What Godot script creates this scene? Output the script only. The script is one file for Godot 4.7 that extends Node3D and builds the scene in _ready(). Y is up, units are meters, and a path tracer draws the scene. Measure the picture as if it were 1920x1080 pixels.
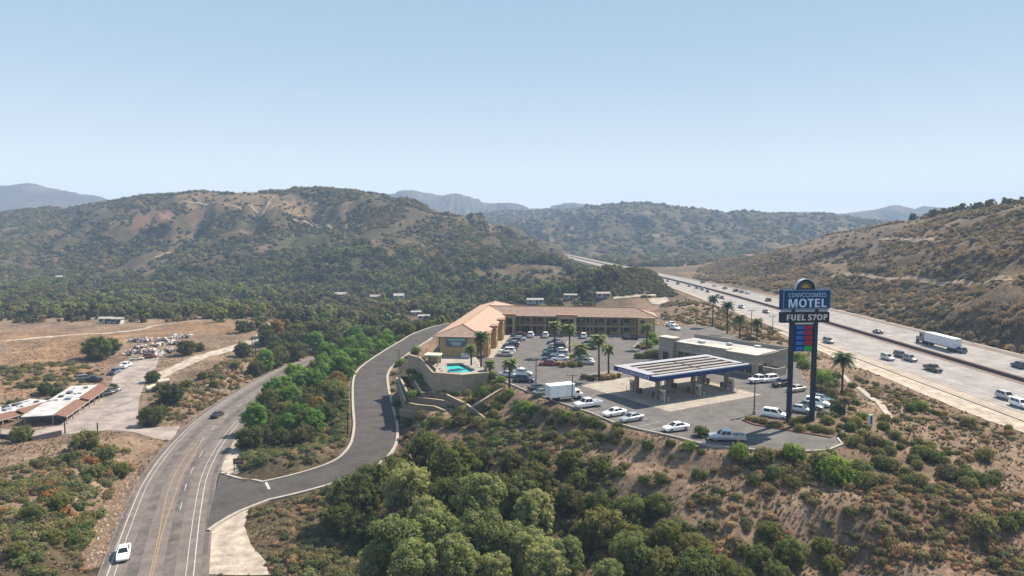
extends Node3D
# Aerial view of a motel and filling station on a pad between a county road and a freeway. Metres, y up; d is the distance north of the drone, z = -d.

var sun_dir := Vector3(0.0, 1.0, 0.0)

func _ready() -> void:
	var cam := Camera3D.new()
	cam.name = "camera"
	cam.fov = 45.747
	cam.near = 0.5
	cam.far = 9000.0
	cam.position = Vector3(0.0, 34.0, 0.0)
	cam.rotation.x = -0.08573
	add_child(cam)
	cam.current = true
	var sky_mat := ProceduralSkyMaterial.new()
	sky_mat.sky_top_color = Color(0.155, 0.235, 0.325).linear_to_srgb()
	sky_mat.sky_horizon_color = Color(0.585, 0.59, 0.545).linear_to_srgb()
	sky_mat.sky_curve = 0.078
	sky_mat.ground_bottom_color = Color(0.35, 0.34, 0.32)
	sky_mat.ground_horizon_color = Color(0.585, 0.59, 0.545).linear_to_srgb()
	sky_mat.sun_angle_max = 1.0
	var sky := Sky.new()
	sky.sky_material = sky_mat
	var env := Environment.new()
	env.background_mode = Environment.BG_SKY
	env.sky = sky
	env.ambient_light_source = Environment.AMBIENT_SOURCE_SKY
	env.tonemap_mode = Environment.TONE_MAPPER_LINEAR
	env.tonemap_exposure = 2.32
	env.fog_enabled = true
	env.fog_density = 0.00026
	env.fog_light_color = Color(0.66, 0.77, 0.92)
	env.sdfgi_enabled = true
	env.ssao_enabled = true
	env.ssil_enabled = true
	var we := WorldEnvironment.new()
	we.name = "environment"
	we.environment = env
	add_child(we)
	var sun := DirectionalLight3D.new()
	sun.name = "sun"
	sun.light_energy = 1.55
	sun.light_color = Color(1.0, 0.94, 0.85)
	sun.light_angular_distance = 0.5
	sun.shadow_enabled = true
	sun.directional_shadow_max_distance = 900.0
	# the sun stands ahead and to the east, 45 degrees up
	sun_dir = Vector3(0.80 * 0.68, 0.735, -0.60 * 0.68).normalized()
	sun.look_at_from_position(Vector3.ZERO, -sun_dir, Vector3.UP)
	add_child(sun)
	make_materials()
	build_ground()
	build_roads()
	build_all()

# ------------------------------------------------------------------ layout (metres)
const CTRL := [-90.0, 100.0, -9.0, -70.0, 98.0, -10.5, -110.0, 130.0, -10.5, -82.0, 125.0, -11.5, -130.0, 90.0, -7.0, -110.0, 160.0, -13.0, -120.0, 185.0, -13.5, -95.0, 200.0, -13.7, -90.0, 168.0, -13.9, -85.5, 186.0, -11.0, -85.5, 204.0, -10.8, -89.0, 222.0, -10.6, -130.0, 230.0, -12.0, -145.0, 205.0, -10.0, -165.0, 190.0, -8.5, -170.0, 150.0, -8.0, -160.0, 268.0, -9.0, -190.0, 260.0, -9.0, -131.0, 310.0, -8.0, -200.0, 300.0, -8.0, -100.0, 290.0, -10.5, -92.0, 250.0, -13.0, -55.0, 180.0, -16.0, -50.0, 220.0, -17.0, -58.0, 260.0, -18.0, -55.0, 150.0, -15.5, -45.0, 146.0, -13.5, -55.0, 320.0, -19.0, -38.0, 320.0, -18.0, -85.0, 320.0, -17.0, -48.0, 165.0, -14.5, -54.0, 200.0, -16.5, 0.0, 90.0, -13.5, -20.0, 95.0, -15.0, -40.0, 95.0, -14.5, 0.0, 70.0, -16.0, 20.0, 80.0, -13.0, -15.0, 120.0, -12.0, -19.0, 135.0, -9.8, -8.0, 112.0, -11.5, 8.0, 102.0, -8.0, -60.0, 80.0, -15.0, -33.0, 108.0, -14.5, 15.0, 92.0, -10.6, -26.0, 150.0, -9.3, -22.0, 150.0, -7.6, -16.0, 146.0, -6.2, -10.0, 143.0, -4.8, -25.0, 165.0, -6.0, -29.0, 175.0, -6.5, -30.0, 190.0, -6.5, -4.0, 141.0, -2.8, -27.0, 200.0, -4.0, -10.0, 133.0, -8.0, 0.0, 128.0, -5.2, 4.0, 136.0, -1.3, 8.0, 122.0, -3.1, 30.0, 92.0, -5.0, 22.0, 104.0, -2.9, 14.0, 113.0, -2.7, 30.0, 99.0, -2.3, 38.0, 97.0, -1.9, 45.0, 94.0, -3.0, 40.0, 80.0, -10.5, 60.0, 95.0, -3.4, 60.0, 80.0, -8.0, 75.0, 95.0, -4.8, 80.0, 80.0, -7.0, 64.0, 110.0, -1.8, 80.0, 120.0, -3.0, 75.0, 140.0, -1.8, 66.0, 128.0, -0.6, 58.0, 115.0, -0.4, 90.0, 100.0, -4.2, 100.0, 85.0, -4.0, 54.0, 100.0, -1.7, 0.0, 40.0, -18.0, 50.0, 50.0, -14.0, -60.0, 50.0, -16.0, 100.0, 50.0, -8.0, -120.0, 50.0, -7.0, 0.0, 0.0, -20.0, 80.0, 0.0, -14.0, -80.0, 0.0, -15.0, 150.0, 60.0, -3.0, 220.0, 100.0, 0.0, -30.0, 265.0, -7.0, 0.0, 262.0, -3.0, 30.0, 258.0, -1.5, 66.0, 250.0, -0.6, -20.0, 295.0, -9.0, 20.0, 290.0, -6.0, 60.0, 280.0, -2.5, 86.0, 240.0, -1.2, 86.0, 200.0, -1.2, 84.0, 165.0, -1.2, 60.0, 330.0, -5.0, 0.0, 330.0, -14.0, 30.0, 380.0, -15.0, 0.0, 420.0, -20.0, -100.0, 420.0, -20.0, -200.0, 420.0, -18.0, 85.0, 310.0, 0.0, 92.0, 420.0, -2.0, -265.0, 300.0, -8.0, -265.0, 400.0, -16.0, 265.0, 300.0, 0.0, -265.0, 150.0, -4.0, -265.0, 50.0, -2.0, -60.0, 480.0, -20.0, 60.0, 470.0, -10.0, -220.0, 210.0, -6.0, -21.0, 157.0, -5.5, -24.0, 159.0, -7.0, -26.3, 157.0, -8.4, -14.0, 152.5, -5.0, -17.5, 154.0, -5.5, -9.0, 151.0, -3.4, -14.0, 149.5, -6.0, -15.0, 146.5, -7.0, -13.0, 143.5, -6.8, -28.0, 172.0, -7.5, -25.0, 168.0, -6.0, -8.0, 150.0, -2.2, -5.0, 145.0, -2.2]
const PAD := [-1.8, 150.91, 2.82, 142.25, 9.45, 131.97, 14.84, 124.15, 17.91, 118.19, 21.84, 113.99, 27.13, 109.49, 31.02, 105.2, 37.92, 102.98, 44.19, 102.21, 48.87, 103.0, 52.4, 105.8, 53.2, 109.2, 57.5, 114.5, 61.0, 122.0, 62.0, 138.0, 66.0, 150.0, 74.0, 160.0, 80.0, 175.0, 82.0, 200.0, 76.0, 225.0, 66.0, 242.0, 50.0, 246.0, 30.0, 248.0, 0.0, 250.0, -14.0, 262.0, -16.0, 262.0, -20.0, 215.0, -18.0, 182.0, -15.0, 174.0, -11.5, 163.0, -9.0, 162.5, -3.0, 161.0]
const COUNTY := [60.0, -120.0, -16.0, 5.0, -30.0, -15.0, -12.0, 10.0, -14.4, -30.0, 47.0, -14.1, -41.0, 70.0, -14.0, -49.9, 91.1, -14.0, -58.7, 112.7, -14.0, -65.2, 130.4, -14.0, -70.4, 150.6, -14.0, -73.7, 170.7, -14.0, -75.0, 192.4, -14.0, -75.2, 214.0, -14.0, -74.2, 234.0, -14.0, -72.0, 248.0, -14.5, -69.0, 262.0, -15.0]
const ACCESS := [-52.5, 118.2, -13.95, -46.5, 120.2, -13.6, -41.0, 123.2, -13.3, -36.3, 126.4, -12.9, -32.4, 130.0, -12.4, -30.0, 134.3, -11.8, -29.3, 141.0, -11.1, -31.0, 152.0, -10.4, -34.9, 167.8, -9.9, -39.7, 188.4, -9.2, -41.8, 201.4, -8.7, -41.4, 212.5, -8.1, -38.6, 229.0, -7.1, -35.5, 243.0, -6.2, -31.5, 258.0, -5.2, -22.0, 275.0, -4.6, 0.0, 287.0, -4.2]
const FWY := [122.0, -200.0, -2.0, 122.0, 100.0, -2.0, 122.0, 200.0, -2.0, 121.5, 306.0, -2.0, 119.0, 400.0, -2.0, 113.0, 500.0, -2.0, 105.0, 600.0, -2.0, 87.0, 800.0, -2.0, 64.0, 1050.0, -2.0, 38.0, 1300.0, -2.0, 0.0, 1480.0, -2.0]
const FWYW := [25.5, 25.5, 25.5, 25, 20.5, 16.5, 13, 12, 12, 12, 12]
const RIDGES := [[[-1077.0, 1100.0, 56.1, -790.6, 1060.0, 57.0, -726.7, 1040.0, 64.6, -679.8, 1030.0, 62.7, -597.4, 1000.0, 71.1, -493.4, 950.0, 79.5, -404.4, 900.0, 82.6, -372.4, 890.0, 80.7, -334.1, 880.0, 80.9, -272.6, 880.0, 84.9, -243.9, 875.0, 86.7, -215.6, 870.0, 83.7, -177.8, 850.0, 78.6, -156.3, 840.0, 71.6, -116.2, 800.0, 55.0, -79.6, 770.0, 42.4, -41.0, 720.0, 24.5, -10.5, 670.0, 14.2, 16.2, 630.0, 7.5, 40.8, 580.0, -1.3, 54.0, 530.0, -8.2], 0.42, 24], [[-493.3, 950.0, 82.4, -426.5, 760.0, 22.2, -369.0, 620.0, -9.5], 0.34, 20], [[-272.6, 880.0, 87.0, -253.4, 740.0, 34.0, -193.9, 620.0, 0.2], 0.36, 20], [[-133.5, 820.0, 70.1, -129.0, 690.0, 28.6, -103.2, 600.0, 1.3], 0.34, 20], [[-687.6, 1030.0, 67.5, -573.7, 800.0, 21.6, -490.5, 640.0, -0.9], 0.34, 20], [[-33.2, 710.0, 28.5, -48.4, 620.0, 9.9, -46.5, 540.0, -3.9], 0.34, 15], [[-404.3, 900.0, 84.7, -337.2, 760.0, 34.0, -295.1, 640.0, 4.1], 0.36, 15], [[-2739.6, 2600.0, 174.5, -2136.0, 2600.0, 164.5, -1932.5, 2600.0, 194.5, -1831.0, 2600.0, 208.4, -1731.7, 2600.0, 186.5, -1632.1, 2600.0, 166.5, -1532.8, 2600.0, 138.5, -1333.0, 2600.0, 94.4], 0.35, 60], [[-810.5, 2900.0, 123.7, -584.6, 2900.0, 163.9, -487.6, 2900.0, 190.7, -433.5, 2900.0, 204.1, -359.5, 2900.0, 190.7, -292.2, 2900.0, 179.6, -240.4, 2900.0, 188.5, -150.7, 2900.0, 155.0, -83.2, 2900.0, 148.3, -6.7, 2900.0, 150.5, 60.8, 2900.0, 126.0, 180.1, 2900.0, 128.2, 247.4, 2900.0, 150.5, 315.0, 2900.0, 143.8, 450.3, 2900.0, 119.2, 653.2, 2900.0, 105.8], 0.42, 24], [[-273.8, 2200.0, 54.5, -145.4, 2150.0, 74.0, -65.3, 2100.0, 82.8, 46.6, 2000.0, 86.6, 137.2, 1900.0, 88.4, 195.7, 1800.0, 84.1, 228.3, 1700.0, 89.2, 252.2, 1650.0, 94.0, 294.2, 1580.0, 93.8, 321.1, 1550.0, 89.1, 345.9, 1500.0, 76.9], 0.2, 30], [[345.9, 1500.0, 76.9, 372.9, 1500.0, 68.8, 427.6, 1500.0, 72.3, 462.8, 1500.0, 61.9, 515.9, 1520.0, 74.0, 566.1, 1550.0, 65.2, 610.5, 1550.0, 70.0, 621.3, 1500.0, 63.0, 667.7, 1500.0, 68.8, 687.5, 1450.0, 57.6, 740.2, 1400.0, 51.4], 0.2, 24], [[288.7, 1550.0, 90.3, 212.5, 1300.0, 34.0, 152.6, 1150.0, -1.8], 0.22, 20], [[407.8, 1500.0, 68.8, 360.2, 1250.0, 24.3, 287.0, 1050.0, -6.9], 0.22, 20], [[512.6, 1500.0, 71.1, 421.3, 1150.0, 16.1], 0.2, 20], [[-15.5, 2000.0, 89.7, -35.0, 1500.0, 34.0], 0.2, 20], [[713.3, 2700.0, 88.3, 922.9, 2700.0, 96.7, 1063.2, 2700.0, 102.9, 1201.6, 2700.0, 102.9, 1232.2, 2600.0, 90.4, 1292.5, 2600.0, 98.4, 1372.8, 2600.0, 108.4, 1452.7, 2600.0, 126.5, 1514.2, 2600.0, 106.4, 1559.8, 2600.0, 122.5, 1614.6, 2600.0, 116.4, 1796.9, 2600.0, 106.4, 2702.9, 2600.0, 134.5], 0.4, 24], [[286.0, 120.0, 62.0, 286.0, 250.0, 58.0, 284.0, 350.0, 51.0, 278.0, 450.0, 42.0, 268.0, 555.0, 31.0, 250.0, 670.0, 8.0, 232.0, 760.0, -1.0], 0.46, 14], [[345.0, 120.0, 64.0, 345.0, 360.0, 54.0, 335.0, 480.0, 45.0, 322.0, 600.0, 31.0, 300.0, 720.0, 6.0], 0.46, 14], [[500.0, 100.0, 70.0, 480.0, 400.0, 60.0, 430.0, 650.0, 30.0], 0.2, 20], [[30.0, 420.0, -3.0, 55.0, 424.0, 2.5, 76.0, 428.0, 9.3, 86.0, 432.0, 7.5, 92.0, 440.0, 3.0], 0.32, 6]]
const PATCHES := [[[-478.3, 868.1, -417.0, 877.7, -365.4, 873.0, -290.7, 852.5, -265.5, 835.4, -231.3, 828.4, -193.1, 777.2, -181.6, 765.8, -174.8, 741.1, -199.3, 753.2, -237.8, 794.4, -244.9, 768.6, -280.3, 775.8, -323.2, 800.4, -398.3, 834.4], [0.4, 0.28, 0.172], 0.85], [[-460.0, 840.4, -342.8, 788.2, -324.3, 787.4, -364.7, 768.5, -403.6, 762.4, -420.9, 775.2], [0.34, 0.21, 0.145], 0.7], [[-380.3, 751.1, -359.9, 777.5, -325.9, 720.8, -341.6, 694.8, -347.3, 673.7], [0.3, 0.22, 0.13], 0.6], [[-244.2, 712.7, -198.8, 751.4, -135.6, 669.2, -86.1, 611.7, -91.7, 585.9, -149.9, 599.0, -218.2, 665.6], [0.12, 0.125, 0.055], 0.85], [[242.0, 463.5, 240.5, 447.3, 219.9, 408.2, 224.4, 430.2], [0.42, 0.31, 0.18], 0.8], [[205.3, 486.0, 226.5, 468.0, 187.9, 353.3, 201.0, 428.0], [0.36, 0.27, 0.16], 0.6], [[-146.2, 695.0, -110.1, 641.3, -88.3, 610.6, -95.9, 597.9, -127.9, 630.1], [0.22, 0.16, 0.09], 0.6], [[-214.8, 283.8, -187.2, 282.7, -157.3, 281.0, -153.6, 309.5, -122.9, 318.5, -112.2, 309.6, -118.3, 288.6, -140.2, 269.2, -147.8, 259.9, -145.8, 242.6, -134.0, 208.7, -127.4, 193.2, -138.9, 182.0], [0.42, 0.27, 0.165], 0.92], [[-35.3, 563.3, 0.0, 612.3, 46.5, 594.5, 44.8, 407.8, 17.0, 543.0, -25.2, 536.0], [0.2, 0.155, 0.085], 0.5], [[56.3, 119.6, 71.5, 130.1, 71.7, 121.5, 65.6, 103.5, 57.9, 97.4, 50.7, 98.8, 49.0, 102.1], [0.3, 0.21, 0.145], 0.8], [[46.4, 89.8, 63.2, 98.3, 69.7, 90.2, 61.6, 79.1, 45.3, 80.8], [0.29, 0.17, 0.115], 0.7], [[237.2, 646.3, 258.8, 553.8, 264.8, 460.2, 266.6, 418.5, 248.7, 431.7, 211.8, 501.9], [0.3, 0.22, 0.145], 0.7]]
const LOT := [-1.8, 150.91, 2.82, 142.25, 9.45, 131.97, 14.84, 124.15, 17.91, 118.19, 21.84, 113.99, 27.13, 109.49, 31.02, 105.2, 37.92, 102.98, 44.19, 102.21, 48.87, 103.0, 52.4, 105.8, 53.2, 109.2, 57.5, 114.5, 60.5, 120.0, 62.5, 130.0, 63.5, 142.0, 66.0, 152.0, 72.0, 170.0, 71.0, 205.0, 70.0, 238.0, 50.0, 240.0, 46.0, 250.0, 0.0, 250.0, -15.0, 250.0, -19.5, 178.5, -9.0, 177.0, -5.2, 158.5]
const LOT_KERB := [-5.2, 158.5, -1.8, 150.91, 2.82, 142.25, 9.45, 131.97, 14.84, 124.15, 17.91, 118.19, 21.84, 113.99, 27.13, 109.49, 31.02, 105.2, 37.92, 102.98, 44.19, 102.21, 48.87, 103.0, 52.4, 105.8, 53.2, 109.2]
const APRON := [29.6, 125.3, 51.48, 138.41, 40.17, 157.28, 26.02, 154.63, 14.95, 146.84]
const SIGN_ISLAND := [41.2, 119.4, 42.2, 116.6, 46.9, 113.2, 52.2, 109.2, 56.5, 114.0, 59.5, 119.6, 57.0, 121.2, 49.0, 121.6, 43.5, 121.8]
const SIGN_KERB := [43.5, 121.8, 41.2, 119.4, 42.2, 116.6, 46.9, 113.2, 52.2, 109.2]
const WALK_A := [-2.96, 221.54, -0.11, 219.28, -5.19, 177.99, -8.27, 178.37]
const WALK_B := [-2.65, 221.6, 44.99, 215.75, 44.77, 213.96, -0.09, 219.47]
const ISLANDS := [[10.13, 168.33, 19.88, 169.68, 18.64, 181.29, 17.37, 196.36, 17.23, 205.85, 15.2, 196.36, 14.34, 181.29], [16.04, 151.99, 24.82, 156.5, 25.91, 159.45, 23.01, 161.28, 17.37, 156.5], [35.05, 195.46, 38.7, 192.8, 40.63, 200.99, 38.63, 203.88], [32.43, 178.24, 39.2, 178.24, 41.25, 187.69, 35.73, 184.43]]
const BAYS := [[0.111, 218.644, -0.122, -0.993, 2.7, 15.0, 0.993, -0.122], [6.015, 218.321, 0.993, -0.122, 2.7, 13.0, -0.122, -0.993], [12.6, 129.2, 0.57, -0.82, 2.75, 9.0, 0.82, 0.57]]
const CARS := [[2.32, 0.0, 216.16, 173.0, "sedan", "red", "dark red sedan, first car out from the inner corner along the motel walkway", "cars along the motel walkway", true], [1.79, 0.0, 211.84, 173.0, "suv", "black", "black SUV, second car out from the inner corner along the motel walkway", "cars along the motel walkway", true], [1.26, 0.0, 207.52, 173.0, "sedan", "silver", "silver sedan, third car out from the inner corner along the motel walkway", "cars along the motel walkway", true], [0.73, 0.0, 203.2, 173.0, "suv", "grey", "dark grey SUV, fourth car out from the inner corner along the motel walkway", "cars along the motel walkway", true], [0.2, 0.0, 198.89, 173.0, "sedan", "silver", "silver sedan, fifth car out from the inner corner along the motel walkway", "cars along the motel walkway", true], [-0.33, 0.0, 194.57, 173.0, "suv", "black", "black SUV, sixth car out from the inner corner along the motel walkway", "cars along the motel walkway", true], [-0.86, 0.0, 190.25, 173.0, "sedan", "navy", "navy blue sedan, seventh car out from the inner corner along the motel walkway", "cars along the motel walkway", true], [-1.39, 0.0, 185.93, 173.0, "suv", "white", "white SUV, eighth car out from the inner corner along the motel walkway", "cars along the motel walkway", true], [-1.92, 0.0, 181.62, 173.0, "sedan", "beige", "beige sedan, ninth car out from the inner corner along the motel walkway", "cars along the motel walkway", true], [2.22, 0.0, 216.29, 173.0, "sedan", "grey", "dark grey sedan parked by the shrubs at the inner corner of the motel", "", true], [1.97, 0.0, 207.85, 173.0, "sedan", "silver", "silver sedan standing behind the black SUV near the inner motel corner", "", true], [5.97, 0.0, 214.7, 83.0, "suv", "white", "white SUV, westernmost car in front of the north wing", "cars in front of the north wing", true], [10.66, 0.0, 214.12, 83.0, "suv", "white", "white SUV between the two tall palms and the north wing wall", "cars in front of the north wing", true], [22.57, 0.0, 212.66, 83.0, "suv", "white", "white people carrier in front of the portal of the north wing", "cars in front of the north wing", true], [35.72, 0.0, 211.04, 83.0, "sedan", "black", "black sedan near the eastern end of the north wing", "cars in front of the north wing", true], [38.37, 0.0, 210.72, 83.0, "suv", "black", "black SUV nearest the eastern end block of the motel", "cars in front of the north wing", true], [12.7, 0.0, 200.99, 173.0, "sedan", "navy", "navy sedan at the far end of the island's western row", "cars round the planted island", true], [13.24, 0.0, 197.27, 173.0, "sedan", "silver", "silver sedan, second from the far end of the island's western row", "cars round the planted island", true], [13.1, 0.0, 192.8, 173.0, "suv", "black", "black SUV in the island's western row below the tall palm", "cars round the planted island", true], [11.03, 0.0, 188.53, 173.0, "sedan", "teal", "teal grey sedan in the island's western row, outer one beside the black SUV", "cars round the planted island", true], [13.15, 0.0, 186.87, 173.0, "sedan", "white", "white sedan in the middle of the island's western row", "cars round the planted island", true], [10.56, 0.0, 182.85, 173.0, "suv", "teal", "teal grey SUV in the outer western row beside the island", "cars round the planted island", true], [12.9, 0.0, 181.29, 173.0, "suv", "silver", "silver SUV in the western row next to the island shrubs", "cars round the planted island", true], [10.17, 0.0, 176.02, 173.0, "sedan", "blue", "slate blue sedan, nearest but one in the island's western row", "cars round the planted island", true], [12.48, 0.0, 175.3, 173.0, "sedan", "white", "white sedan at the near end of the row against the island shrubs", "cars round the planted island", true], [9.1, 0.0, 169.01, 173.0, "sedan", "red", "dark red sedan at the near end of the island, tail to the drive", "cars round the planted island", true], [22.7, 0.0, 198.19, -7.0, "sedan", "black", "black sedan at the far end of the island's eastern row", "cars round the planted island", true], [21.99, 0.0, 191.93, -7.0, "suv", "black", "black SUV, second in the island's eastern row", "cars round the planted island", true], [18.77, 0.0, 179.75, -7.0, "suv", "grey", "dark grey SUV in the shade of the bushy palm on the island", "cars round the planted island", true], [18.79, 0.0, 174.57, -7.0, "sedan", "silver", "silver sedan, nearest but one of the island's eastern row", "cars round the planted island", true], [18.61, 0.0, 170.36, -7.0, "suv", "silver", "silver SUV at the near end of the island's eastern row", "cars round the planted island", true], [0.77, 0.0, 161.28, -17.5, "suv", "white", "white SUV, farthest of the cluster by the palm in front of the pool", "cars by the pool palm", true], [2.5, 0.0, 157.67, -17.5, "sedan", "silver", "silver sedan in the cluster by the palm in front of the pool", "cars by the pool palm", true], [-0.62, 0.0, 155.35, -17.5, "sedan", "silver", "silver sedan half hidden behind the palm trunk by the pool", "cars by the pool palm", true], [2.86, 0.0, 150.37, -17.5, "suv", "navy", "navy SUV, nearest of the cluster by the palm in front of the pool", "cars by the pool palm", true], [5.65, 0.0, 142.25, 25.0, "sedan", "black", "dark sedan beside the lamp post behind the box truck", "", true], [6.47, 0.0, 138.05, 25.0, "sedan", "green", "grey green sedan parked right behind the box truck", "", true], [14.55, 0.0, 128.73, -155.0, "pickup", "white", "white crew pickup truck beside the box truck at the lot edge", "cars along the southern lot edge", true], [18.77, 0.0, 122.7, -150.7, "sedan", "white", "white sedan parked beside the canopy shadow at the lot edge", "cars along the southern lot edge", true], [21.29, 0.0, 119.2, -150.7, "sedan", "silver", "silver sedan next to the white sedan at the lot edge", "cars along the southern lot edge", true], [27.79, 0.0, 113.37, -158.8, "sedan", "white", "white sedan standing alone at the lot edge near the round shrub", "cars along the southern lot edge", true], [34.64, 0.0, 107.79, 173.2, "pickup", "silver", "silver pickup truck with an open bed in the drive below the tall sign", "", true], [55.17, 0.0, 149.84, -154.5, "pickup", "white", "white pickup truck nearest the store's corner", "cars beside the store", true], [57.39, 0.0, 150.37, -154.5, "suv", "white", "white SUV just right of the pickup by the store's corner", "cars beside the store", true], [58.62, 0.0, 146.2, -154.5, "suv", "black", "dark SUV between the store and the left sign post", "cars beside the store", true], [59.72, 0.0, 141.29, -154.5, "sedan", "beige", "cream sedan parked between the two sign posts, farther row", "cars beside the store", true], [47.66, 0.0, 121.27, -36.9, "suv", "white", "white estate car left of the left sign post", "cars behind the tall sign", true], [53.82, 0.0, 124.9, -36.9, "sedan", "silver", "silver sedan seen between the two sign posts", "cars behind the tall sign", true], [56.77, 0.0, 127.56, -36.9, "sedan", "grey", "dark grey sedan partly behind the right sign post", "cars behind the tall sign", true], [58.97, 0.0, 129.53, -36.9, "suv", "white", "white SUV just right of the right sign post", "cars behind the tall sign", true], [61.28, 0.0, 132.81, -36.9, "sedan", "white", "white sedan farthest in the row behind the right sign post", "cars behind the tall sign", true], [55.54, 0.0, 230.28, -75.5, "suv", "white", "white SUV on the upper drive right of the motel", "", true], [55.88, 0.0, 237.96, -75.5, "pickup", "white", "white pickup truck behind the SUV on the upper drive", "", true], [-57.22, -13.98, 96.84, -65.0, "sedan", "white", "white car driving on the county road at the bottom of the view", "", true], [-75.77, -13.98, 172.21, 87.1, "sedan", "black", "dark car driving on the county road beside the shrub bank", "", true], [103.1, -1.93, 135.89, -90.0, "suv", "white", "white SUV, first nearest vehicle on the near carriageway", "vehicles on the near carriageway", true], [104.89, -1.93, 142.42, -90.0, "suv", "silver", "silver SUV, second nearest vehicle on the near carriageway", "vehicles on the near carriageway", true], [107.18, -1.93, 171.42, -90.0, "pickup", "black", "black pickup truck, third nearest vehicle on the near carriageway", "vehicles on the near carriageway", true], [109.13, -1.93, 184.84, -90.0, "suv", "grey", "dark grey SUV, fourth nearest vehicle on the near carriageway", "vehicles on the near carriageway", true], [109.6, -1.93, 190.32, -90.0, "suv", "black", "black SUV, fifth nearest vehicle on the near carriageway", "vehicles on the near carriageway", true], [103.83, -1.93, 186.38, -90.0, "suv", "silver", "silver SUV, sixth nearest vehicle on the near carriageway", "vehicles on the near carriageway", true], [100.59, -1.93, 214.84, -90.0, "suv", "grey", "dark grey SUV, seventh nearest vehicle on the near carriageway", "vehicles on the near carriageway", true], [109.55, -1.93, 292.58, -90.0, "sedan", "black", "black sedan, eighth nearest vehicle on the near carriageway", "vehicles on the near carriageway", false], [104.98, -1.93, 310.56, -90.0, "sedan", "grey", "dark grey sedan, ninth nearest vehicle on the near carriageway", "vehicles on the near carriageway", false], [109.51, -1.93, 353.99, -93.4, "sedan", "black", "black sedan, tenth nearest vehicle on the near carriageway", "vehicles on the near carriageway", false], [108.96, -1.93, 359.56, -93.4, "suv", "grey", "dark grey SUV, eleventh nearest vehicle on the near carriageway", "vehicles on the near carriageway", false], [112.38, -1.93, 390.3, -93.4, "sedan", "black", "black sedan, twelfth nearest vehicle on the near carriageway", "vehicles on the near carriageway", false], [113.15, -1.93, 404.1, -93.4, "suv", "grey", "dark grey SUV, thirteenth nearest vehicle on the near carriageway", "vehicles on the near carriageway", false], [112.96, -1.93, 415.11, -93.4, "sedan", "black", "black sedan, fourteenth nearest vehicle on the near carriageway", "vehicles on the near carriageway", false], [112.45, -1.93, 430.74, -93.4, "sedan", "grey", "dark grey sedan, fifteenth nearest vehicle on the near carriageway", "vehicles on the near carriageway", false], [109.1, -1.93, 447.59, -93.4, "sedan", "black", "black sedan, sixteenth nearest vehicle on the near carriageway", "vehicles on the near carriageway", false], [107.66, -1.93, 470.58, -93.4, "sedan", "grey", "dark grey sedan, seventeenth nearest vehicle on the near carriageway", "vehicles on the near carriageway", false], [132.16, -1.93, 175.45, 90.0, "suv", "navy", "navy blue SUV, first nearest vehicle on the far carriageway", "vehicles on the far carriageway", true], [131.24, -1.93, 197.86, 90.0, "suv", "grey", "dark grey SUV, second nearest vehicle on the far carriageway", "vehicles on the far carriageway", true], [127.11, -1.93, 234.96, 90.0, "sedan", "grey", "dark grey sedan, third nearest vehicle on the far carriageway", "vehicles on the far carriageway", false], [128.47, -1.93, 340.76, 90.0, "suv", "black", "black SUV, fourth nearest vehicle on the far carriageway", "vehicles on the far carriageway", false], [131.99, -1.93, 380.55, 93.4, "sedan", "white", "white sedan, fifth nearest vehicle on the far carriageway", "vehicles on the far carriageway", false], [130.56, -1.93, 386.99, 93.4, "sedan", "grey", "dark grey sedan, sixth nearest vehicle on the far carriageway", "vehicles on the far carriageway", false], [129.4, -1.93, 393.66, 93.4, "suv", "black", "black SUV, seventh nearest vehicle on the far carriageway", "vehicles on the far carriageway", false], [128.72, -1.93, 411.37, 93.4, "sedan", "grey", "dark grey sedan, eighth nearest vehicle on the far carriageway", "vehicles on the far carriageway", false], [128.32, -1.93, 430.74, 93.4, "sedan", "white", "white sedan, ninth nearest vehicle on the far carriageway", "vehicles on the far carriageway", false], [127.72, -1.93, 456.51, 93.4, "suv", "grey", "dark grey SUV, tenth nearest vehicle on the far carriageway", "vehicles on the far carriageway", false]]
const SEMI := [130.57, 207.91, 90.0]
const HILL_SIGN := [62.9, 117.3, -0.52]
const BEDS := [[[-26.5, 177.5, -23.6, 173.7, -18.2, 155.6, -11.25, 153.6, -9.0, 152.5, -10.54, 145.56, -15.19, 151.72, -18.26, 153.25, -20.51, 152.73, -27.33, 176.86], -3.35], [[-27.33, 176.86, -20.51, 152.73, -18.26, 153.25, -15.19, 151.72, -10.54, 145.56, -11.81, 148.35, -15.25, 149.77, -20.21, 152.19, -23.46, 153.68, -29.34, 175.37], -4.45], [[-29.34, 175.37, -23.46, 153.68, -20.21, 152.19, -15.25, 149.77, -11.81, 148.35, -14.37, 146.71, -17.18, 148.88, -21.17, 150.27, -24.17, 152.64, -30.57, 178.45], -5.6], [[-24.17, 152.64, -21.17, 150.27, -17.18, 148.88, -14.37, 146.71, -18.53, 151.06, -21.05, 150.16, -25.64, 153.35], -7.3]]
const TERRACES := [[-27.33, 176.86, -3, -20.51, 152.73, -3, -18.26, 153.25, -3, -15.19, 151.72, -3, -10.54, 145.56, -3.5], [-29.34, 175.37, -4.1, -23.46, 153.68, -4.1, -20.21, 152.19, -4.1, -15.25, 149.77, -4.1, -11.81, 148.35, -4.7], [-30.57, 178.45, -5.2, -24.17, 152.64, -5.2, -21.17, 150.27, -5.2, -17.18, 148.88, -5.2, -14.37, 146.71, -5.7], [-25.64, 153.35, -7.0, -21.05, 150.16, -7.0, -18.53, 151.06, -7.0], [-9.41, 140.74, -2.6, -4.99, 136.1, -4.6], [-2.44, 146.24, -0.6, -7.94, 140.58, -2.9]]
const DECK := [-23.0, 174.2, -17.9, 156.0, -11.2, 154.0, -5.8, 156.6, -8.6, 172.0, -9.4, 176.2, -16.0, 177.2, -22.6, 177.8]
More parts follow.
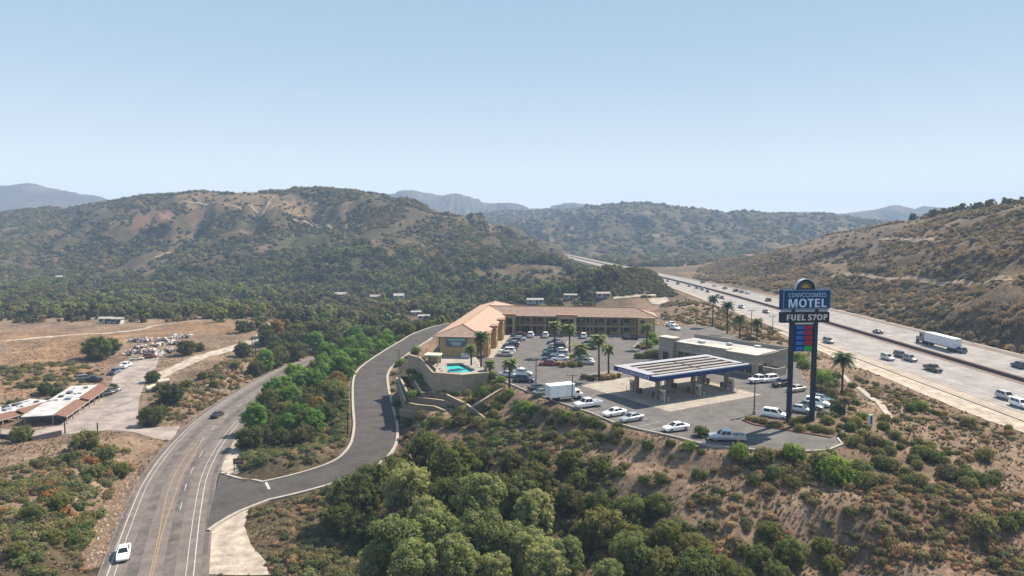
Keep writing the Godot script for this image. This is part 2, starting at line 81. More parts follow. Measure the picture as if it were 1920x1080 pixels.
const POOL := [-16.75, 165.21, -16.22, 167.84, -12.68, 168.51, -8.6, 159.59, -9.97, 157.21, -14.33, 157.21]
const LOUNGERS := [[-18.9, 163.2, 200, "dark lounger nearest the shelter on the western pool edge"], [-17.9, 160.2, 200, "dark lounger in the middle of the western pool edge"], [-17.2, 157.8, 190, "dark lounger at the southern corner of the pool terrace"], [-8.6, 168.5, 20, "dark lounger on the eastern pool edge by the motel posts"], [-7.9, 165.3, 20, "dark lounger on the eastern pool edge by the palms"]]
const LAMPS := [[5.3, 0, 148.3, 5.6, "dark lamp post beside the dark sedan left of the box truck", 0.4], [11.9, 0, 132.6, 5.4, "dark lamp post in front of the box truck", 0.4], [44.7, 0.15, 123.6, 6.2, "dark lamp post at the left tip of the sign island", 0.5], [75.68, 0, 214.11, 8.5, "tall lamp post behind the store nearer the palms", 0.3], [81.63, 0, 211.99, 7.0, "tall lamp post behind the store left of the sign", 0.3], [-34.2, -8.3, 204.0, 6.0, "slim lamp post on the kerb of the access road beside the motel", 0.3]]
const TREES := [[1, -25.6, 107.9, 1.42, 0, 5, 1], [1, -26.6, 103.0, 1.0, 0, 5, 0], [1, -15.8, 123.1, 1.38, 0, 7, 2], [1, -10.1, 114.3, 1.65, 0, 8, 1], [1, -5.7, 119.1, 0.8, 0, 8, 2], [1, 0.0, 113.8, 0.77, 0, 9, 1], [1, -15.3, 111.7, 0.84, 0, 7, 1], [1, 4.6, 111.2, 0.67, 0, 10, 1], [1, 8.9, 108.8, 0.66, 0, 11, 1], [1, 13.5, 105.3, 0.55, 0, 12, 2], [1, 3.3, 102.2, 1.21, 0, 10, 0], [1, 8.1, 98.8, 0.83, 0, 11, 0], [1, 12.4, 96.2, 0.97, 0, 12, 0], [1, -20.1, 116.6, 0.98, 0, 6, 2], [1, -23.5, 112.4, 1.22, 0, 6, 1], [1, 10.4, 103.3, 0.55, 0, 12, 1], [1, -2.6, 107.9, 0.79, 0, 9, 0], [1, -16.6, 103.1, 0.97, 0, 7, 0], [1, -21.9, 100.5, 0.89, 0, 6, 0], [1, -10.0, 103.9, 1.25, 0, 8, 0], [0, -16.8, 105.6, 1.23, 0, 7, 3], [0, -12.6, 98.5, 0.99, 0, 7, 2], [0, -15.7, 88.9, 1.31, 0, 6, 1], [0, -7.2, 91.4, 0.98, 0, 8, 2], [0, -4.6, 98.2, 1.29, 0, 8, 3], [0, -0.7, 90.9, 0.97, 0, 9, 1], [0, -2.1, 84.9, 0.72, 0, 9, 0], [0, 3.1, 95.1, 1.03, 0, 10, 2], [0, 7.1, 85.4, 0.77, 0, 11, -1], [0, 15.3, 85.7, 0.78, 0, 14, -1], [0, -7.5, 84.9, 1.07, 0, 8, 0], [0, -11.0, 91.8, 1.14, 0, 7, 1], [0, -18.8, 89.8, 0.77, 0, 6, 0], [0, 4.2, 82.7, 0.94, 0, 10, 0], [0, 1.6, 99.4, 0.93, 0, 9, 2], [0, -4.4, 91.5, 1.11, 0, 8, 1], [0, 11.9, 81.2, 0.67, 0, 13, -1], [0, -12.2, 83.2, 1.05, 0, 7, 0], [0, 2.2, 88.4, 0.89, 0, 10, 1], [3, 12.6, 91.7, 1.22, 0, 13, -1], [3, 17.0, 95.0, 1.02, 0, 14, 1], [3, 20.8, 94.9, 0.71, 0, 15, 4], [3, 10.5, 91.5, 0.83, 0, 12, -1], [3, 21.0, 88.7, 0.81, 0, 15, 3], [3, 23.7, 85.9, 0.82, 0, 15, 2], [3, 26.2, 82.4, 0.65, 0, 16, 1], [3, 30.6, 81.7, 0.63, 0, 17, 1], [3, 35.1, 83.0, 0.74, 0, 18, -1], [3, 40.2, 85.3, 0.43, 0, 19, -1], [3, 33.7, 86.5, 0.52, 0, 17, 2], [3, 40.3, 82.5, 0.5, 0, 20, -1], [3, 19.3, 84.9, 0.92, 0, 15, 1], [3, 23.4, 82.2, 1.13, 0, 15, 0], [3, 32.2, 79.1, 0.64, 0, 17, 0], [3, 17.5, 90.1, 0.77, 0, 14, 0], [3, 27.9, 79.7, 0.63, 0, 16, 0], [1, -144.5, 235.1, 1.64, 2, 0, 3], [1, -144.9, 244.0, 1.16, 2, 0, 4], [1, -118.3, 245.4, 1.1, 2, 1, 4], [1, -117.3, 253.5, 0.69, 2, 1, 5], [1, -90.8, 179.0, 1.06, 2, 1, 2], [1, -88.3, 163.3, 0.94, 2, 1, 0], [1, -89.4, 170.7, 0.6, 2, 1, 1], [1, -110.1, 206.0, 0.72, 2, 1, 3], [1, -84.4, 221.9, 0.97, 2, 3, -1], [1, -99.5, 249.3, 1.09, 2, 2, -1], [1, -131.5, 189.2, 0.71, 2, 0, 1], [1, -126.4, 187.2, 0.64, 2, 0, 0], [1, -116.0, 195.2, 0.46, 2, 0, 2], [3, -87.3, 136.5, 0.99, 2, 0, 9], [3, -85.8, 129.9, 0.56, 2, 0, 7], [3, -81.0, 133.0, 0.61, 2, 0, 8], [3, -104.8, 142.6, 0.8, 2, 0, 10], [3, -75.9, 128.7, 0.63, 2, 0, 5], [3, -77.8, 124.3, 0.57, 2, 0, 6], [3, -67.3, 96.7, 0.47, 2, 0, 2], [3, -65.4, 98.6, 0.44, 2, 0, 1], [3, -73.1, 100.7, 0.59, 2, 0, 3], [3, -68.9, 91.4, 0.47, 2, 0, 0], [3, -72.9, 106.5, 0.56, 2, 0, 4], [3, -102.0, 194.7, 0.63, 2, 1, 0], [3, -96.5, 199.3, 0.73, 2, 1, 1], [3, -89.2, 200.7, 0.44, 2, 2, 1], [3, -57.3, 147.7, 0.55, 2, 2, 0], [3, -90.4, 219.7, 0.55, 2, 2, 2], [3, -96.3, 209.4, 0.54, 2, 1, 2], [2, -56.4, 200.6, 1.47, 1, 5, 1], [1, -62.6, 206.1, 1.24, 1, 4, 6], [1, -80.9, 282.9, 1.48, 1, 4, 13], [3, -42.3, 256.9, 1.06, 1, 7, -1], [4, -96.2, 276.0, 1.3, 1, 3, -1], [1, -83.0, 270.3, 1.14, 1, 4, 11], [1, -60.1, 246.2, 1.04, 1, 5, 3], [1, -70.5, 271.5, 1.18, 1, 5, 4], [1, -44.8, 143.8, 0.94, 1, 4, 0], [1, -47.2, 154.9, 0.97, 1, 4, 1], [2, -56.4, 206.3, 1.32, 1, 5, 3], [2, -49.5, 253.4, 1.09, 1, 6, 5], [1, -47.0, 164.5, 0.98, 1, 5, 0], [4, -49.6, 189.6, 1.05, 1, 5, -1], [1, -47.9, 234.7, 1.34, 1, 6, 1], [2, -55.1, 265.4, 1.32, 1, 6, 8], [1, -60.2, 163.1, 0.81, 1, 3, 3], [3, -49.8, 185.1, 1.49, 1, 5, 0], [1, -37.2, 276.5, 1.02, 1, 7, 4], [3, -58.4, 171.0, 1.03, 1, 3, -1], [2, -65.7, 282.7, 1.19, 1, 6, 13], [1, -81.0, 259.6, 1.03, 1, 4, 10], [1, -92.1, 262.1, 1.13, 1, 3, 8], [2, -49.7, 270.7, 1.28, 1, 6, 12], [1, -56.6, 213.8, 1.49, 1, 5, 2], [2, -77.5, 267.1, 1.33, 1, 4, 6], [2, -50.5, 159.7, 0.98, 1, 4, 1], [2, -53.7, 195.9, 1.2, 1, 5, 0], [1, -57.5, 152.6, 0.77, 1, 3, 1], [2, -52.5, 240.0, 1.01, 1, 6, 4], [2, -57.7, 235.5, 1.11, 1, 5, 10], [1, -83.2, 241.4, 1.29, 1, 3, 6], [1, -45.1, 280.1, 1.45, 1, 7, 1], [1, -83.2, 234.8, 1.31, 1, 3, 5], [1, -89.2, 252.6, 0.96, 1, 3, 7], [2, -62.7, 196.9, 1.08, 1, 4, 4], [2, -61.8, 274.1, 1.18, 1, 6, 11], [3, -63.4, 238.6, 1.29, 1, 5, 2], [2, -59.3, 191.5, 1.29, 1, 4, 3], [2, -63.5, 179.0, 1.32, 1, 3, 3], [3, -90.7, 284.7, 1.17, 1, 4, 1], [2, -63.0, 223.6, 1.09, 1, 5, 7], [2, -56.1, 258.6, 1.42, 1, 6, 6], [1, -42.1, 266.9, 1.43, 1, 7, 0], [2, -56.4, 224.8, 1.28, 1, 5, 6], [1, -88.5, 274.5, 1.02, 1, 4, 12], [1, -63.7, 218.1, 1.17, 1, 4, 8], [3, -80.2, 276.0, 1.12, 1, 4, 0], [1, -60.8, 210.7, 1.13, 1, 4, 7], [2, -63.6, 230.8, 1.49, 1, 5, 9], [4, -49.1, 169.2, 0.93, 1, 4, -1], [3, -54.1, 279.8, 1.15, 1, 6, -1], [1, -51.0, 146.9, 0.88, 1, 3, 0], [3, -46.1, 176.5, 1.09, 1, 5, 1], [2, -58.3, 176.5, 1.24, 1, 3, 2], [2, -63.1, 185.2, 1.22, 1, 3, 4], [1, -56.9, 182.9, 1.32, 1, 4, 5], [1, -102.6, 281.7, 1.05, 1, 3, 11], [1, -54.2, 174.6, 1.21, 1, 4, 3], [2, -52.4, 204.2, 0.96, 1, 5, 2], [1, -48.3, 227.5, 1.13, 1, 6, 0], [2, -48.6, 261.9, 0.96, 1, 6, 9], [1, -52.8, 180.1, 1.2, 1, 4, 4], [2, -53.4, 247.1, 1.31, 1, 6, 3], [2, -59.1, 231.3, 1.11, 1, 5, 8], [1, -37.4, 284.5, 1.19, 1, 7, 3], [2, -44.6, 150.9, 0.94, 1, 4, 0], [2, -60.8, 158.5, 1.11, 1, 3, 1], [2, -49.3, 221.0, 1.07, 1, 6, 1], [2, -51.4, 153.6, 0.89, 1, 3, 0], [2, -53.6, 231.5, 1.21, 1, 6, 2], [1, -44.5, 160.6, 1.06, 1, 5, 1], [1, -73.2, 278.4, 1.23, 1, 5, 5], [2, -45.4, 247.1, 1.29, 1, 6, 10], [2, -49.9, 215.3, 1.44, 1, 6, 0], [1, -42.5, 273.1, 1.34, 1, 7, 2], [1, -97.4, 269.1, 1.2, 1, 3, 10], [1, -58.0, 147.0, 0.97, 1, 2, -1], [2, -61.2, 254.4, 1.37, 1, 5, 11], [1, -55.8, 158.2, 0.82, 1, 3, 2], [1, -90.0, 268.0, 1.13, 1, 3, 9], [2, -51.5, 210.4, 0.96, 1, 5, 5], [2, -46.1, 239.4, 1.07, 1, 6, 7], [1, -59.7, 284.9, 1.44, 1, 6, 2], [1, -54.1, 165.5, 0.93, 1, 4, 2], [2, -50.0, 198.6, 1.49, 1, 5, 4], [1, -81.1, 249.5, 1.41, 1, 4, 9], [2, -54.8, 191.3, 1.26, 1, 4, 2], [2, -83.7, 228.8, 1.15, 1, 3, 5], [2, -64.9, 201.6, 1.28, 1, 4, 5], [1, -62.8, 173.9, 1.35, 1, 3, 4], [1, -74.4, 284.7, 0.99, 1, 5, 6]]
const TREE_WORDS := [["sycamore", "sage green sycamore"], ["oak", "dark green oak"], ["willow", "bright green willow"], ["olive", "olive green scrub oak"], ["pepper", "rust coloured pepper tree"]]
const TREE_PLACES := [["in the gully", "below", "trees in the gully"], ["by the creek", "near", "trees along the creek"], ["in the west", "near", "trees on the western side"]]
const LANDMARKS := ["the roadside building", "the junction", "the brown notice board", "the dirt path end", "the far bend", "the wooden pole", "the access road bend", "the stepped garden walls", "the swimming pool", "the lot corner palm", "the dark sedan", "the box truck", "the white pickup", "the first white sedan", "the silver sedan", "the lone white sedan", "the silver pickup", "the island lamp post", "the left sign post", "the right sign post", "the dark palm", "the panel sign", "the drain's end", "the pale rock patch", "the sand verge", "the verge's far edge"]
const NTH := ["first", "second", "third", "fourth", "fifth", "sixth", "seventh", "eighth", "ninth", "tenth", "eleventh", "twelfth", "thirteenth", "fourteenth", "fifteenth", "sixteenth", "seventeenth", "eighteenth", "nineteenth", "twentieth", "twenty-first", "twenty-second", "twenty-third", "twenty-fourth", "twenty-fifth", "twenty-sixth", "twenty-seventh", "twenty-eighth", "twenty-ninth", "thirtieth", "thirty-first", "thirty-second", "thirty-third", "thirty-fourth", "thirty-fifth", "thirty-sixth", "thirty-seventh", "thirty-eighth", "thirty-ninth", "fortieth"]
const PALMS := [[-0.57, 144.2, 6.26, 2.0, 0, "fan palm at the lot corner in front of the pool"], [11.47, 181.29, 8.67, 2.0, 0, "tall palm, left one at the head of the planted island"], [15.82, 185.24, 7.24, 2.2, 0, "tall palm, right one at the head of the planted island"], [17.34, 172.44, 3.87, 3.0, 0, "short bushy palm in the middle of the planted island"], [19.72, 152.54, 9.41, 2.4, 0, "tall palm between the planted island and the canopy"], [22.71, 158.26, 6.34, 1.8, 0, "slim palm just left of the fuel canopy"], [67.07, 136.45, 9.12, 2.6, 1, "dark green palm on the slope right of the tall sign"], [61.37, 123.77, 3.01, 1.2, 2, "small withered palm below the dark green palm"], [-9.98, 165.7, 5.31, 1.6, 0, "palm in front of the motel's southern corner"], [-7.5, 163.14, 8.87, 2.0, 1, "dark palm against the motel's south-eastern portal"], [-5.31, 159.45, 2.56, 1.6, 0, "low palm between the pool and the parked cars"], [38.37, 191.93, 6.58, 1.8, 0, "palm in front of the motel's eastern end block"], [70.26, 237.05, 10.33, 2.2, 1, "palm nearest the motel in the line before the freeway"], [70.08, 220.41, 9.62, 2.6, 1, "thick-headed palm, second in the line before the freeway"], [71.43, 211.9, 6.74, 2.4, 0, "green palm, third in the line before the freeway"], [76.78, 211.9, 5.57, 2.2, 1, "palm nearest the tall sign in the line before the freeway"], [5.27, 88.73, 2.99, 2.0, 0, "fan palm among the sycamores in the gully"]]
